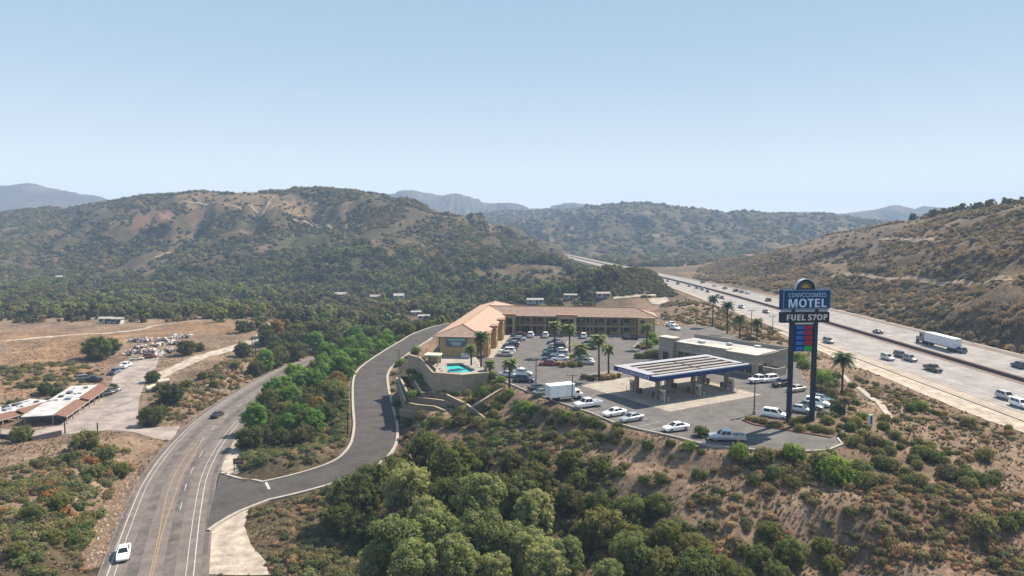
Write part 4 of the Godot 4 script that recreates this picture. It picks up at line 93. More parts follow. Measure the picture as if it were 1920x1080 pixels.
const HILLS := [[[-330.0, 330.0, -150.0, 330.0, -112.0, 284.0, -36.0, 284.0, -20.0, 292.0, 20.0, 300.0, 60.0, 390.0, 110.0, 600.0, 60.0, 640.0, -60.0, 640.0, -250.0, 620.0, -420.0, 600.0, -420.0, 430.0], 4300, 2.6, 5.6, [[0.073, 0.083, 0.042], [0.094, 0.099, 0.046], [0.059, 0.068, 0.037], [0.116, 0.119, 0.053], [0.149, 0.13, 0.073], [0.11, 0.105, 0.055], [0.12, 0.15, 0.055], [0.15, 0.17, 0.06]], -0.2, "creek_woodland", "dense dark woodland along the valley floor", 1], [[-420.0, 470.0, 100.0, 470.0, 120.0, 620.0, 60.0, 800.0, -250.0, 1050.0, -1000.0, 1150.0, -1000.0, 700.0], 46000, 1.2, 3.4, [[0.149, 0.13, 0.073], [0.11, 0.105, 0.055], [0.198, 0.16, 0.094], [0.086, 0.088, 0.046], [0.242, 0.182, 0.11], [0.073, 0.083, 0.042], [0.094, 0.099, 0.046], [0.059, 0.068, 0.037], [0.116, 0.119, 0.053]], -0.02, "hill_chaparral", "chaparral covering the big hill behind the motel", 0], [[20.0, 380.0, 110.0, 380.0, 105.0, 470.0, 20.0, 470.0], 3000, 0.6, 1.7, [[0.073, 0.083, 0.042], [0.094, 0.099, 0.046], [0.059, 0.068, 0.037], [0.116, 0.119, 0.053], [0.149, 0.13, 0.073], [0.11, 0.105, 0.055]], -0.5, "knoll_scrub", "scrub on the small knoll beside the freeway", 0], [[146.0, 120.0, 420.0, 120.0, 430.0, 500.0, 360.0, 800.0, 215.0, 780.0, 150.0, 560.0], 22000, 0.8, 2.1, [[0.17, 0.13, 0.085], [0.22, 0.16, 0.11], [0.14, 0.115, 0.075], [0.26, 0.19, 0.13]], -0.22, "hill_scrub", "dry scrub covering the hill beyond the freeway", 0], [[-700.0, 1100.0, 0.0, 900.0, 150.0, 750.0, 420.0, 800.0, 1400.0, 1300.0, 1500.0, 2000.0, -700.0, 2200.0], 26000, 2.5, 6.5, [[0.149, 0.13, 0.073], [0.11, 0.105, 0.055], [0.198, 0.16, 0.094], [0.086, 0.088, 0.046], [0.242, 0.182, 0.11], [0.073, 0.083, 0.042], [0.094, 0.099, 0.046], [0.059, 0.068, 0.037], [0.116, 0.119, 0.053]], -0.02, "far_chaparral", "hazy chaparral on the far hills", 0], [[272.0, 345.0, 350.0, 345.0, 350.0, 470.0, 268.0, 470.0], 230, 2.2, 4.2, [[0.073, 0.083, 0.042], [0.094, 0.099, 0.046], [0.059, 0.068, 0.037], [0.116, 0.119, 0.053]], -0.5, "hilltop_grove", "dark grove along the hilltop beyond the freeway", 1], [[-300.0, 296.0, -200.0, 308.0, -135.0, 318.0, -135.0, 334.0, -300.0, 336.0], 110, 1.2, 2.6, [[0.073, 0.083, 0.042], [0.094, 0.099, 0.046], [0.059, 0.068, 0.037], [0.116, 0.119, 0.053], [0.149, 0.13, 0.073], [0.11, 0.105, 0.055], [0.198, 0.16, 0.094], [0.086, 0.088, 0.046], [0.242, 0.182, 0.11]], -0.2, "field_edge_trees", "trees and bushes along the back of the tan field", 1]]
const JUNC_L := [-57.72, 131.2, -13.96, -55.26, 129.34, -13.92, -52.19, 127.37, -13.82, -49.91, 126.77, -13.7]
const JUNC_R := [-48.82, 105.33, -13.96, -48.36, 107.82, -13.92, -47.55, 110.08, -13.82, -46.43, 112.39, -13.7]
const LOW_WALL := [-112.7, 147.2, -11.05, -103.2, 143.5, -10.47, -102.5, 151.6, -11.57]
const YARD_CARS := [[-128.5, 202.5, 30, "suv", "grey", "grey car behind the far end of the roadside building"], [-129.2, 225.4, 95, "pickup", "white", "white pickup standing on the gravel before the scrap heaps"], [-131.8, 236.6, 40, "sedan", "beige", "beige sedan parked beside the scrap heaps"], [-128.8, 240.2, 10, "suv", "red", "dark red car at the path side of the scrap yard"], [-115.4, 191.0, 60, "suv", "black", "dark car under the tree at the roadside building"], [-115.4, 193.0, 60, "pickup", "grey", "dark grey pickup at the far end of the roadside building"], [-126.0, 202.2, 20, "pickup", "black", "dark truck behind the roadside building"], [-125.8, 213.1, 100, "pickup", "blue", "blue truck at the entrance of the scrap yard"]]
const SCRAP := [[-140.1, 254.0, 1.8, "scrap heap nearest the gravel in the scrap yard"], [-142.6, 263.6, 1.8, "scrap heap beside the big oak in the scrap yard"], [-133.2, 249.7, 1.8, "scrap heap in the middle of the yard in the scrap yard"], [-135.9, 258.7, 1.8, "scrap heap with white panels in the scrap yard"], [-137.3, 265.9, 1.8, "scrap heap at the back of the yard in the scrap yard"], [-127.2, 250.6, 1.8, "scrap heap at the path side in the scrap yard"], [-131.9, 263.0, 1.8, "scrap heap below the round tree in the scrap yard"], [-127.2, 243.6, 1.8, "scrap heap at the mouth of the yard in the scrap yard"], [-135.1, 247.7, 1.8, "scrap heap with dark timber in the scrap yard"], [-146.1, 262.5, 1.8, "scrap heap behind the big oak in the scrap yard"], [-136.0, 275.7, 1.8, "scrap heap on the far side in the scrap yard"], [-133.2, 276.7, 1.8, "scrap heap by the far trees in the scrap yard"], [-138.7, 244.7, 1.8, "scrap heap next to the blue truck in the scrap yard"]]
const TANKS := [[-332.6, 586.1, 2.6, "left one of two white tanks beside the red house", 0, 0], [-322.6, 584.7, 2.8, "right one of two white tanks beside the red house", 0, 0], [-104.4, 194.2, 1, "pale drum tank standing nearest the yard gravel", 1.3, 1], [-105.1, 202.8, 1, "pale drum tank among the bushes by the dirt path", 0.9, 1]]
const NOTICE := [-54.2, 131.7]
const YBOARD := [-93.2, 180.0]
const POLES := [[-94.5, 245.7, 7.6, "utility pole, left one of the pair beside the dirt path", 1], [-94.3, 248.0, 7.2, "utility pole, right one of the pair beside the dirt path", 0], [-36.0, 146.5, 5.6, "wooden pole inside the bend of the access road", 0], [-102.6, 153.3, 3.0, "short pole at the end of the low dark wall", 0], [-93.3, 150.4, 3.0, "short pole beside the gravel entrance", 0]]
const HOUSES := [[-293.7, 392.9, 5.2, 5.6, 2.3, 0.3, 0, 0, "white house at the left edge behind the tan field"], [-272.6, 392.7, 5.2, 5.6, 2.5, 0.8, 2, 0, "white gabled house left of the dark valley trees"], [-183.2, 306.1, 5.2, 3.2, 2.2, 0.1, 2, 0, "pair-wide white trailer behind the tan field"], [-177.9, 306.1, 3.5, 3.2, 2.2, 0.0, 2, 0, "short white trailer right of the wide trailer"], [-347.1, 592.1, 5.2, 6.4, 2.7, 0.2, 3, 2, "red house beside the two white tanks"], [-413.5, 624.7, 7.0, 5.6, 2.7, 0.0, 0, 0, "pale farm shed high on the left"], [-155.3, 356.2, 8.1, 4.8, 2.3, 0.0, 0, 0, "long pale shed behind the tan field's crest"], [-126.3, 505.7, 9.9, 6.4, 2.7, 0.0, 2, 0, "long white shed in the valley"], [-100.2, 500.4, 8.1, 5.6, 2.7, 0.1, 1, 3, "tan roofed house right of the long white shed"], [-83.4, 501.2, 7.0, 6.4, 2.7, 0.1, 2, 0, "white-roofed house nearest the motel"], [-71.4, 472.9, 5.2, 5.6, 2.7, 0.0, 1, 2, "red-roofed house behind the creekside trees"], [-105.3, 299.4, 4.1, 4.0, 2.2, 0.4, 2, 0, "small white tent-like shed at the end of the dirt path"], [-47.6, 366.4, 5.8, 3.2, 2.2, 0.0, 2, 0, "white trailer behind the access road's top"], [-54.5, 384.6, 5.2, 3.2, 2.2, 0.2, 2, 0, "second white trailer behind the access road's top"], [13.5, 399.3, 9.3, 4.0, 2.3, 0.05, 2, 0, "long white building behind the motel roof"], [34.1, 394.7, 7.0, 3.2, 2.2, -0.2, 0, 0, "pale shed beyond the motel's north wing"], [51.6, 386.3, 7.5, 4.0, 2.3, 0.1, 0, 3, "low pale building below the knoll"]]

# ------------------------------------------------------------------ helpers
var taken := {}
var M := {}
var noise_a := FastNoiseLite.new()
var noise_b := FastNoiseLite.new()

func P(x: float, y: float, d: float) -> Vector3:
	return Vector3(x, y, -d)

func lin(r: float, g: float, b: float) -> Color:
	return Color(r, g, b).linear_to_srgb()

func numbered(called: String) -> String:
	if not taken.has(called):
		taken[called] = 0
		return called
	taken[called] += 1
	return "%s_%03d" % [called, taken[called]]

func tag(o: Node3D, label: String, category: String, group: String = "", kind: String = "") -> void:
	if label != "":
		o.set_meta("label", label)
	if category != "":
		o.set_meta("category", category)
	if group != "":
		o.set_meta("group", group)
	if kind != "":
		o.set_meta("kind", kind)

func thing(called: String, label: String, category: String, at: Vector3, turn: float = 0.0, group: String = "") -> Node3D:
	var o := Node3D.new()
	o.name = numbered(called)
	add_child(o)
	o.position = at
	o.rotation.y = turn
	tag(o, label, category, group)
	return o

func part(called: String, mesh: Mesh, m: Material, parent: Node3D) -> MeshInstance3D:
	var o := MeshInstance3D.new()
	o.name = called
	o.mesh = mesh
	o.material_override = m
	parent.add_child(o, true)
	return o

func single(called: String, mesh: Mesh, m: Material, label: String = "", category: String = "", group: String = "", kind: String = "") -> MeshInstance3D:
	var o := MeshInstance3D.new()
	o.name = numbered(called)
	o.mesh = mesh
	o.material_override = m
	add_child(o)
	tag(o, label, category, group, kind)
	return o

func struct_mesh(called: String, mesh: Mesh, m: Material) -> MeshInstance3D:
	return single(called, mesh, m, "", "", "", "structure")

# a collector of triangles; corners run counter-clockwise as seen from outside
class Shape:
	var v := PackedVector3Array()
	var n := PackedVector3Array()
	var c := PackedColorArray()
	var uv := PackedVector2Array()
	var tint := Color(1, 1, 1)
	var tinted := false
	func tri(a: Vector3, b: Vector3, e: Vector3) -> void:
		var q := (b - a).cross(e - a).normalized()
		v.append(a); v.append(e); v.append(b)
		n.append(q); n.append(q); n.append(q)
		c.append(tint); c.append(tint); c.append(tint)
	func trin(a: Vector3, b: Vector3, e: Vector3, na: Vector3, nb: Vector3, ne: Vector3) -> void:
		v.append(a); v.append(e); v.append(b)
		n.append(na); n.append(ne); n.append(nb)
		c.append(tint); c.append(tint); c.append(tint)
	func quad(a: Vector3, b: Vector3, e: Vector3, f: Vector3) -> void:
		tri(a, b, e)
		tri(a, e, f)
	func box(at: Vector3, s: Vector3) -> void:
		obox(Transform3D(Basis(), at), s)
	func obox(t: Transform3D, s: Vector3) -> void:
		var h := s * 0.5
		var p := []
		for k in 8:
			p.append(t * Vector3(h.x if k & 1 else -h.x, h.y if k & 2 else -h.y, h.z if k & 4 else -h.z))
		quad(p[4], p[5], p[7], p[6])
		quad(p[1], p[0], p[2], p[3])
		quad(p[5], p[1], p[3], p[7])
		quad(p[0], p[4], p[6], p[2])
		quad(p[6], p[7], p[3], p[2])
		quad(p[0], p[1], p[5], p[4])
	# box with the edges of its top and sides cut by b
	func cbox(at: Vector3, s: Vector3, b: float) -> void:
		var h := s * 0.5
		ring_loft([[Vector3(h.x - b, -h.y, h.z - b), 0.0], [Vector3(h.x, -h.y + b, h.z), b], [Vector3(h.x, h.y - b, h.z), b], [Vector3(h.x - b, h.y, h.z - b), 0.0]], at, b)
	func ring_loft(rings: Array, at: Vector3, b: float) -> void:
		var all := []
		for r in rings:
			var e: Vector3 = r[0]
			var k: float = maxf(r[1], b * 0.5)
			all.append([at + Vector3(-e.x + k, e.y, e.z), at + Vector3(e.x - k, e.y, e.z), at + Vector3(e.x, e.y, e.z - k), at + Vector3(e.x, e.y, -e.z + k), at + Vector3(e.x - k, e.y, -e.z), at + Vector3(-e.x + k, e.y, -e.z), at + Vector3(-e.x, e.y, -e.z + k), at + Vector3(-e.x, e.y, e.z - k)])
		for i in all.size() - 1:
			for k in 8:
				var j := (k + 1) % 8
				quad(all[i][k], all[i][j], all[i + 1][j], all[i + 1][k])
		var top: Array = all[all.size() - 1]
		for k in range(1, 7):
			tri(top[0], top[k], top[k + 1])
	func tube(a: Vector3, b: Vector3, ra: float, rb: float, sides: int = 8, cap: bool = true) -> void:
		var z := (b - a).normalized()
		var x := z.cross(Vector3.UP if absf(z.y) < 0.9 else Vector3.RIGHT).normalized()
		var y := z.cross(x)
		for k in sides:
			var t0 := TAU * k / sides
			var t1 := TAU * (k + 1) / sides
			var n0 := x * cos(t0) + y * sin(t0)
			var n1 := x * cos(t1) + y * sin(t1)
			trin(a + n0 * ra, a + n1 * ra, b + n1 * rb, n0, n1, n1)
			trin(a + n0 * ra, b + n1 * rb, b + n0 * rb, n0, n1, n0)
			if cap:
				tri(b, b + n0 * rb, b + n1 * rb)
				tri(a, a + n1 * ra, a + n0 * ra)
	# flat polygon (x, z) prism between two heights
	func prism(poly: PackedVector2Array, y0: float, y1: float) -> void:
		var pp := poly.duplicate()
		if Geometry2D.is_polygon_clockwise(pp):
			pp.reverse()
		var ix := Geometry2D.triangulate_polygon(pp)
		for k in range(0, ix.size(), 3):
			var a := pp[ix[k]]
			var b := pp[ix[k + 1]]
			var e := pp[ix[k + 2]]
			if (b - a).cross(e - a) > 0.0:
				var sw := b
				b = e
				e = sw
			tri(Vector3(a.x, y1, a.y), Vector3(b.x, y1, b.y), Vector3(e.x, y1, e.y))
		for k in pp.size():
			var a := pp[k]
			var b := pp[(k + 1) % pp.size()]
			quad(Vector3(b.x, y0, b.y), Vector3(a.x, y0, a.y), Vector3(a.x, y1, a.y), Vector3(b.x, y1, b.y))
	func mesh() -> ArrayMesh:
		var a := []
		a.resize(Mesh.ARRAY_MAX)
		a[Mesh.ARRAY_VERTEX] = v
		a[Mesh.ARRAY_NORMAL] = n
		if tinted:
			a[Mesh.ARRAY_COLOR] = c
		if uv.size() == v.size():
			a[Mesh.ARRAY_TEX_UV] = uv
		var m := ArrayMesh.new()
		m.add_surface_from_arrays(Mesh.PRIMITIVE_TRIANGLES, a)
		return m

var box_cache := {}
func box_mesh(s: Vector3, at: Vector3 = Vector3.ZERO) -> ArrayMesh:
	var key := "%s %s" % [s, at]
	if not box_cache.has(key):
		var q := Shape.new()
		q.box(at, s)
		box_cache[key] = q.mesh()
	return box_cache[key]

func speckle(dark: float, freq: float, octaves: int, sd: int, mid: Color = Color(1, 1, 1)) -> NoiseTexture2D:
	var f := FastNoiseLite.new()
	f.seed = sd
	f.noise_type = FastNoiseLite.TYPE_SIMPLEX_SMOOTH
	f.frequency = freq
	f.fractal_octaves = octaves
	f.fractal_gain = 0.68
	var g := Gradient.new()
	g.set_color(0, Color(dark, dark, dark))
	g.set_color(1, mid)
	var t := NoiseTexture2D.new()
	t.width = 512
	t.height = 512
	t.seamless = true
	t.noise = f
	t.color_ramp = g
	return t

func mat(c: Color, rough: float = 0.9, metal: float = 0.0) -> StandardMaterial3D:
	var m := StandardMaterial3D.new()
	m.albedo_color = c.linear_to_srgb()
	m.roughness = rough
	m.metallic = metal
	return m

# the same without gloss, for sign faces and painted steel seen against the sky
func matte(c: Color) -> StandardMaterial3D:
	var m := mat(c, 0.9)
	m.metallic_specular = 0.1
	return m

# colour given linear, with a fine and a coarse mottling laid on in world space
func ground_mat(c: Color, fine: float, coarse: float, bump_cm: float, fine_tex: Texture2D, coarse_tex: Texture2D, rough: float = 0.95) -> StandardMaterial3D:
	var m := mat(c, rough)
	m.albedo_texture = fine_tex
	m.uv1_triplanar = true
	m.uv1_world_triplanar = true
	m.uv1_scale = Vector3.ONE / fine
	m.detail_enabled = true
	m.detail_albedo = coarse_tex
	m.detail_blend_mode = BaseMaterial3D.BLEND_MODE_MUL
	m.detail_uv_layer = BaseMaterial3D.DETAIL_UV_2
	m.uv2_triplanar = true
	m.uv2_world_triplanar = true
	m.uv2_scale = Vector3.ONE / coarse
	if bump_cm > 0.0:
		m.heightmap_enabled = true
		m.heightmap_texture = fine_tex
		m.heightmap_scale = bump_cm
	m.metallic_specular = 0.25
	return m

func make_materials() -> void:
	noise_a.seed = 11
	noise_a.noise_type = FastNoiseLite.TYPE_SIMPLEX_SMOOTH
	noise_a.frequency = 1.0
	noise_a.fractal_octaves = 4
	noise_b.seed = 29
	noise_b.noise_type = FastNoiseLite.TYPE_SIMPLEX_SMOOTH
	noise_b.frequency = 1.0
	noise_b.fractal_octaves = 3
	var fine := speckle(0.50, 0.009, 7, 3)
	var coarse := speckle(0.66, 0.007, 5, 8)
	var soft := speckle(0.80, 0.03, 5, 21)
	var blot := speckle(0.78, 0.015, 4, 34)
	M["fine"] = fine
	M["coarse"] = coarse
	M["soft"] = soft
	M["blot"] = blot
	M.ground = ground_mat(Color(1.22, 1.22, 1.22), 9.0, 67.0, 35.0, fine, coarse, 1.0)
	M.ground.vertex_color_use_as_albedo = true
	M.old_asphalt = ground_mat(Color(0.222, 0.19, 0.181), 5.0, 31.0, 0.0, soft, blot)
	M.new_asphalt = ground_mat(Color(0.107, 0.100, 0.098), 6.0, 43.0, 0.0, soft, blot)
	M.lot_asphalt = ground_mat(Color(0.175, 0.165, 0.164), 7.0, 37.0, 0.0, soft, blot)
	M.concrete = ground_mat(Color(0.444, 0.402, 0.359), 6.0, 29.0, 0.0, soft, blot)
	M.freeway = ground_mat(Color(0.479, 0.410, 0.363), 8.0, 61.0, 0.0, soft, blot)
	M.lanes = ground_mat(Color(0.419, 0.397, 0.393), 8.0, 61.0, 0.0, soft, blot)
	M.shoulder = ground_mat(Color(0.256, 0.218, 0.197), 8.0, 41.0, 0.0, soft, blot)
	M.worn_asphalt = ground_mat(Color(0.195, 0.172, 0.166), 3.0, 19.0, 0.0, soft, coarse)
	M.worn_lane = ground_mat(Color(0.385, 0.363, 0.359), 8.0, 61.0, 0.0, soft, blot)
	M.median = ground_mat(Color(0.171, 0.128, 0.111), 3.0, 17.0, 0.0, soft, blot)
	M.median_soil = ground_mat(Color(0.282, 0.214, 0.179), 3.0, 17.0, 0.0, soft, blot)
	M.kerb = ground_mat(Color(0.513, 0.470, 0.419), 3.0, 17.0, 0.0, soft, blot)
	M.red_kerb = ground_mat(Color(0.256, 0.111, 0.094), 3.0, 17.0, 0.0, soft, blot)
	M.sand = ground_mat(Color(0.60, 0.52, 0.445), 4.0, 13.0, 2.0, soft, coarse)
	M.track = ground_mat(Color(0.42, 0.32, 0.225), 6.0, 17.0, 0.0, soft, blot)
	M.scar = ground_mat(Color(0.36, 0.25, 0.18), 4.0, 15.0, 10.0, fine, coarse)
	M.gravel = ground_mat(Color(0.453, 0.393, 0.368), 5.0, 27.0, 2.0, soft, coarse)
	M.white_paint = ground_mat(Color(0.564, 0.556, 0.530), 2.0, 9.0, 0.0, soft, blot)
	M.yellow_paint = ground_mat(Color(0.42, 0.31, 0.17), 2.0, 9.0, 0.0, soft, blot)

# ------------------------------------------------------------------ ground
var lat := PackedFloat32Array()
var lat_w := 0
var lat_h := 0
const LX0 := -270.0
const LD0 := -60.0
const LST := 6.0

func make_lattice() -> void:
	lat_w = 91
	lat_h = 91
	lat.resize(lat_w * lat_h)
	var n := CTRL.size() / 3
	var cx := PackedFloat32Array(CTRL)
	for j in lat_h:
		for i in lat_w:
			var x := LX0 + i * LST
			var d := LD0 + j * LST
			var s := 0.0
			var w := 0.0
			for k in n:
				var ex := x - cx[k * 3]
				var ed := d - cx[k * 3 + 1]
				var q := pow(ex * ex + ed * ed + 9.0, -1.6)
				s += q * cx[k * 3 + 2]
				w += q
			lat[j * lat_w + i] = s / w

func base_level(x: float, d: float) -> float:
	var fx := clampf((x - LX0) / LST, 0.0, lat_w - 1.001)
	var fd := clampf((d - LD0) / LST, 0.0, lat_h - 1.001)
	var i := int(fx)
	var j := int(fd)
	var a := fx - i
	var b := fd - j
	var k := j * lat_w + i
	return lerpf(lerpf(lat[k], lat[k + 1], a), lerpf(lat[k + lat_w], lat[k + lat_w + 1], a), b)

var ridge_segs := PackedFloat32Array()
func make_ridges() -> void:
	for r in RIDGES:
		var pts: Array = r[0]
		for i in range(0, pts.size() - 3, 3):
			ridge_segs.append_array(PackedFloat32Array([pts[i], pts[i + 1], pts[i + 2], pts[i + 3], pts[i + 4], pts[i + 5], r[1], r[2]]))

# [height of the hills, distance from the nearest crest that makes it]
var crest_far := 0.0
func hill_level(x: float, d: float) -> float:
	var m := -99.0
	crest_far = 999.0
	for k in range(0, ridge_segs.size(), 8):
		var px := ridge_segs[k]
		var pd := ridge_segs[k + 1]
		var vx := ridge_segs[k + 3] - px
		var vd := ridge_segs[k + 4] - pd
		var t := clampf(((x - px) * vx + (d - pd) * vd) / (vx * vx + vd * vd), 0.0, 1.0)
		var ex := x - px - vx * t
		var ed := d - pd - vd * t
		var ds := sqrt(ex * ex + ed * ed)
		var r := ridge_segs[k + 7]
		var h := lerpf(ridge_segs[k + 2], ridge_segs[k + 5], t) - ridge_segs[k + 6] * (sqrt(ds * ds + r * r) - r)
		if h > m:
			m = h
			crest_far = ds
	return m

func road_level(x: float, d: float, road: Array, hw: float, blend: float, h: float, drop: float, widths: Array = []) -> float:
	var best := 1e9
	var lv := 0.0
	var w := hw
	for i in range(0, road.size() - 3, 3):
		var px: float = road[i]
		var pd: float = road[i + 1]
		var vx: float = road[i + 3] - px
		var vd: float = road[i + 4] - pd
		var t := clampf(((x - px) * vx + (d - pd) * vd) / (vx * vx + vd * vd), 0.0, 1.0)
		var ex := x - px - vx * t
		var ed := d - pd - vd * t
		var ds := ex * ex + ed * ed
		if ds < best:
			best = ds
			lv = lerpf(road[i + 2], road[i + 5], t)
			if widths.size() > 0:
				w = lerpf(widths[i / 3], widths[i / 3 + 1], t)
	var s := smoothstep(w + 1.5, w + 1.5 + blend, sqrt(best))
	return lerpf(lv - drop, h, s)

var pad_poly := PackedVector2Array()
func poly_far(x: float, d: float, poly: PackedVector2Array) -> float:
	var q := Vector2(x, d)
	if Geometry2D.is_point_in_polygon(q, poly):
		return 0.0
	var best := 1e9
	for i in poly.size():
		var e := Geometry2D.get_closest_point_to_segment(q, poly[i - 1], poly[i])
		best = minf(best, e.distance_squared_to(q))
	return sqrt(best)

# one on the spurs, falling to nothing or less in the gullies
func spur(x: float, d: float) -> float:
	return 1.0 - absf(noise_a.get_noise_2d(x * 0.0062 + 3.0, d * 0.0045)) * 2.6

func level(x: float, d: float) -> float:
	var b := base_level(x, d)
	var hh := hill_level(x, d)
	var cf := crest_far
	var up := maxf(hh - b, 0.0)
	if up > 0.5:
		var amp := minf(up * 0.42, 22.0) * smoothstep(6.0, 110.0, cf)
		hh += amp * (spur(x, d) - 0.62) + 0.35 * amp * noise_b.get_noise_2d(x * 0.022, d * 0.022)
	var h := 0.5 * (b + hh + sqrt((b - hh) * (b - hh) + 9.0))
	h += 0.30 * noise_b.get_noise_2d(x * 0.11, d * 0.11) + 0.5 * noise_a.get_noise_2d(x * 0.03, d * 0.03)
	if x > -250.0 and x < 140.0 and d > -100.0 and d < 480.0:
		h = road_level(x, d, COUNTY, 7.2, 9.0, h, 0.2)
		h = road_level(x, d, ACCESS, 4.6, 5.0, h, 0.2)
	if x > -150.0 and x < 230.0:
		h = road_level(x, d, FWY, 0.0, 9.0, h, 0.25, FWYW)
	if x > -60.0 and x < 110.0 and d > 80.0 and d < 290.0:
		var s := smoothstep(1.0, 7.0, poly_far(x, d, pad_poly))
		h = lerpf(-0.2, h, s)
	return h

var patch_polys := []
func ground_color(x: float, d: float, h: float) -> Color:
	var w1 := noise_a.get_noise_2d(x * 0.045 + 7.0, d * 0.045)
	var w2 := noise_b.get_noise_2d(x * 0.013 + 31.0, d * 0.013)
	var c := Color(0.335, 0.24, 0.172)
	var hillish := smoothstep(330.0, 430.0, d) + (1.0 if x > 142.0 else 0.0)
	hillish = minf(hillish, 1.0)
	# chaparral soil with paler bare patches
	var far_c := Color(0.135, 0.118, 0.068).lerp(Color(0.30, 0.215, 0.135), smoothstep(0.12, 0.5, w2 + 0.4 * w1))
	if x > 142.0 and d < 900.0:
		far_c = Color(0.21, 0.155, 0.105).lerp(Color(0.34, 0.24, 0.16), smoothstep(0.0, 0.4, w2 + 0.5 * w1))
	c = c.lerp(Color(0.41, 0.295, 0.212), smoothstep(-0.2, 0.5, w1))
	c = c.lerp(far_c, hillish)
	# damp leaf litter in the two gullies
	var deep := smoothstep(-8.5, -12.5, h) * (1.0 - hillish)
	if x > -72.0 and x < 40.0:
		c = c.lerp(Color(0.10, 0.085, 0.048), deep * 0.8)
	var wx := x + 9.0 * w1 * (0.4 + d / 500.0)
	var wd := d + 14.0 * w1 * (0.3 + d / 400.0)
	for p in patch_polys:
		var r: Rect2 = p[2]
		if r.has_point(Vector2(wx, wd)) and Geometry2D.is_point_in_polygon(Vector2(wx, wd), p[0]):
			c = c.lerp(p[1], p[3])
	return c

func spaced(from: float, fine0: float, fine1: float, to: float, step: float, grow: float) -> PackedFloat32Array:
	var left := []
	var s := step
	var x := fine0
	while x > from:
		s *= grow
		x -= s
		left.append(x)
	left.reverse()
	var out := PackedFloat32Array(left)
	x = fine0
	while x < fine1:
		out.append(x)
		x += step
	s = step
	while x < to:
		out.append(x)
		s *= grow
		x += s
	out.append(to)
	return out

func build_ground() -> void:
	for i in range(0, PAD.size(), 2):
		pad_poly.append(Vector2(PAD[i], PAD[i + 1]))
	for p in PATCHES:
		var poly := PackedVector2Array()
		for i in range(0, p[0].size(), 2):
			poly.append(Vector2(p[0][i], p[0][i + 1]))
		var r := Rect2(poly[0], Vector2.ZERO)
		for q in poly:
			r = r.expand(q)
		patch_polys.append([poly, Color(p[1][0], p[1][1], p[1][2]), r, p[2]])
	make_lattice()
	make_ridges()
	var xs := spaced(-2600.0, -140.0, 110.0, 2600.0, 2.0, 1.021)
	var ds := spaced(-220.0, 62.0, 262.0, 3600.0, 2.0, 1.021)
	var nx := xs.size()
	var nd := ds.size()
	var v := PackedVector3Array()
	var c := PackedColorArray()
	v.resize(nx * nd)
	c.resize(nx * nd)
	for j in nd:
		for i in nx:
			var h := level(xs[i], ds[j])
			v[j * nx + i] = Vector3(xs[i], h, -ds[j])
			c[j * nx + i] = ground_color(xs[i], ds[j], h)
	var n := PackedVector3Array()
	n.resize(nx * nd)
	for j in nd:
		for i in nx:
			var a := v[j * nx + maxi(i - 1, 0)]
			var b := v[j * nx + mini(i + 1, nx - 1)]
			var e := v[maxi(j - 1, 0) * nx + i]
			var f := v[mini(j + 1, nd - 1) * nx + i]
			n[j * nx + i] = (b - a).cross(f - e).normalized()
	var ix := PackedInt32Array()
	ix.resize((nx - 1) * (nd - 1) * 6)
	var k := 0
	for j in nd - 1:
		for i in nx - 1:
			var p := j * nx + i
			ix[k] = p
			ix[k + 1] = p + nx
			ix[k + 2] = p + 1
			ix[k + 3] = p + 1
			ix[k + 4] = p + nx
			ix[k + 5] = p + nx + 1
			k += 6
	var a := []
	a.resize(Mesh.ARRAY_MAX)
	a[Mesh.ARRAY_VERTEX] = v
	a[Mesh.ARRAY_NORMAL] = n
	a[Mesh.ARRAY_COLOR] = c
	a[Mesh.ARRAY_INDEX] = ix
	var m := ArrayMesh.new()
	m.add_surface_from_arrays(Mesh.PRIMITIVE_TRIANGLES, a)
	struct_mesh("ground", m, M.ground)
	grid_x = xs
	grid_d = ds
	grid_y.resize(nx * nd)
	for p in nx * nd:
		grid_y[p] = v[p].y
	print("ground ", nx, " x ", nd, " ", Time.get_ticks_msec())

var grid_x := PackedFloat32Array()
var grid_d := PackedFloat32Array()
var grid_y := PackedFloat32Array()
# height of the ground sheet itself
func gy(x: float, d: float) -> float:
	var i := clampi(grid_x.bsearch(x) - 1, 0, grid_x.size() - 2)
	var j := clampi(grid_d.bsearch(d) - 1, 0, grid_d.size() - 2)
	var a := clampf((x - grid_x[i]) / (grid_x[i + 1] - grid_x[i]), 0.0, 1.0)
	var b := clampf((d - grid_d[j]) / (grid_d[j + 1] - grid_d[j]), 0.0, 1.0)
	var k := j * grid_x.size() + i
	var w := grid_x.size()
	if a + b <= 1.0:
		return grid_y[k] + (grid_y[k + 1] - grid_y[k]) * a + (grid_y[k + w] - grid_y[k]) * b
	return grid_y[k + w + 1] + (grid_y[k + w] - grid_y[k + w + 1]) * (1.0 - a) + (grid_y[k + 1] - grid_y[k + w + 1]) * (1.0 - b)

# ------------------------------------------------------------------ roads
func smooth_line(flat: Array, step: float) -> PackedVector3Array:
	var cv := Curve3D.new()
	var n := flat.size() / 3
	for i in n:
		var p := P(flat[i * 3], flat[i * 3 + 2], flat[i * 3 + 1])
		var a := P(flat[maxi(i - 1, 0) * 3], flat[maxi(i - 1, 0) * 3 + 2], flat[maxi(i - 1, 0) * 3 + 1])
		var b := P(flat[mini(i + 1, n - 1) * 3], flat[mini(i + 1, n - 1) * 3 + 2], flat[mini(i + 1, n - 1) * 3 + 1])
		var t := (b - a) / 6.0
		if i > 0:
			t = t.limit_length(p.distance_to(a) * 0.4)
		cv.add_point(p, -t, t)
	cv.bake_interval = step
	return cv.get_baked_points()

func side_of(line: PackedVector3Array, i: int) -> Vector3:
	var t := line[mini(i + 1, line.size() - 1)] - line[maxi(i - 1, 0)]
	return Vector3(-t.z, 0, t.x).normalized()

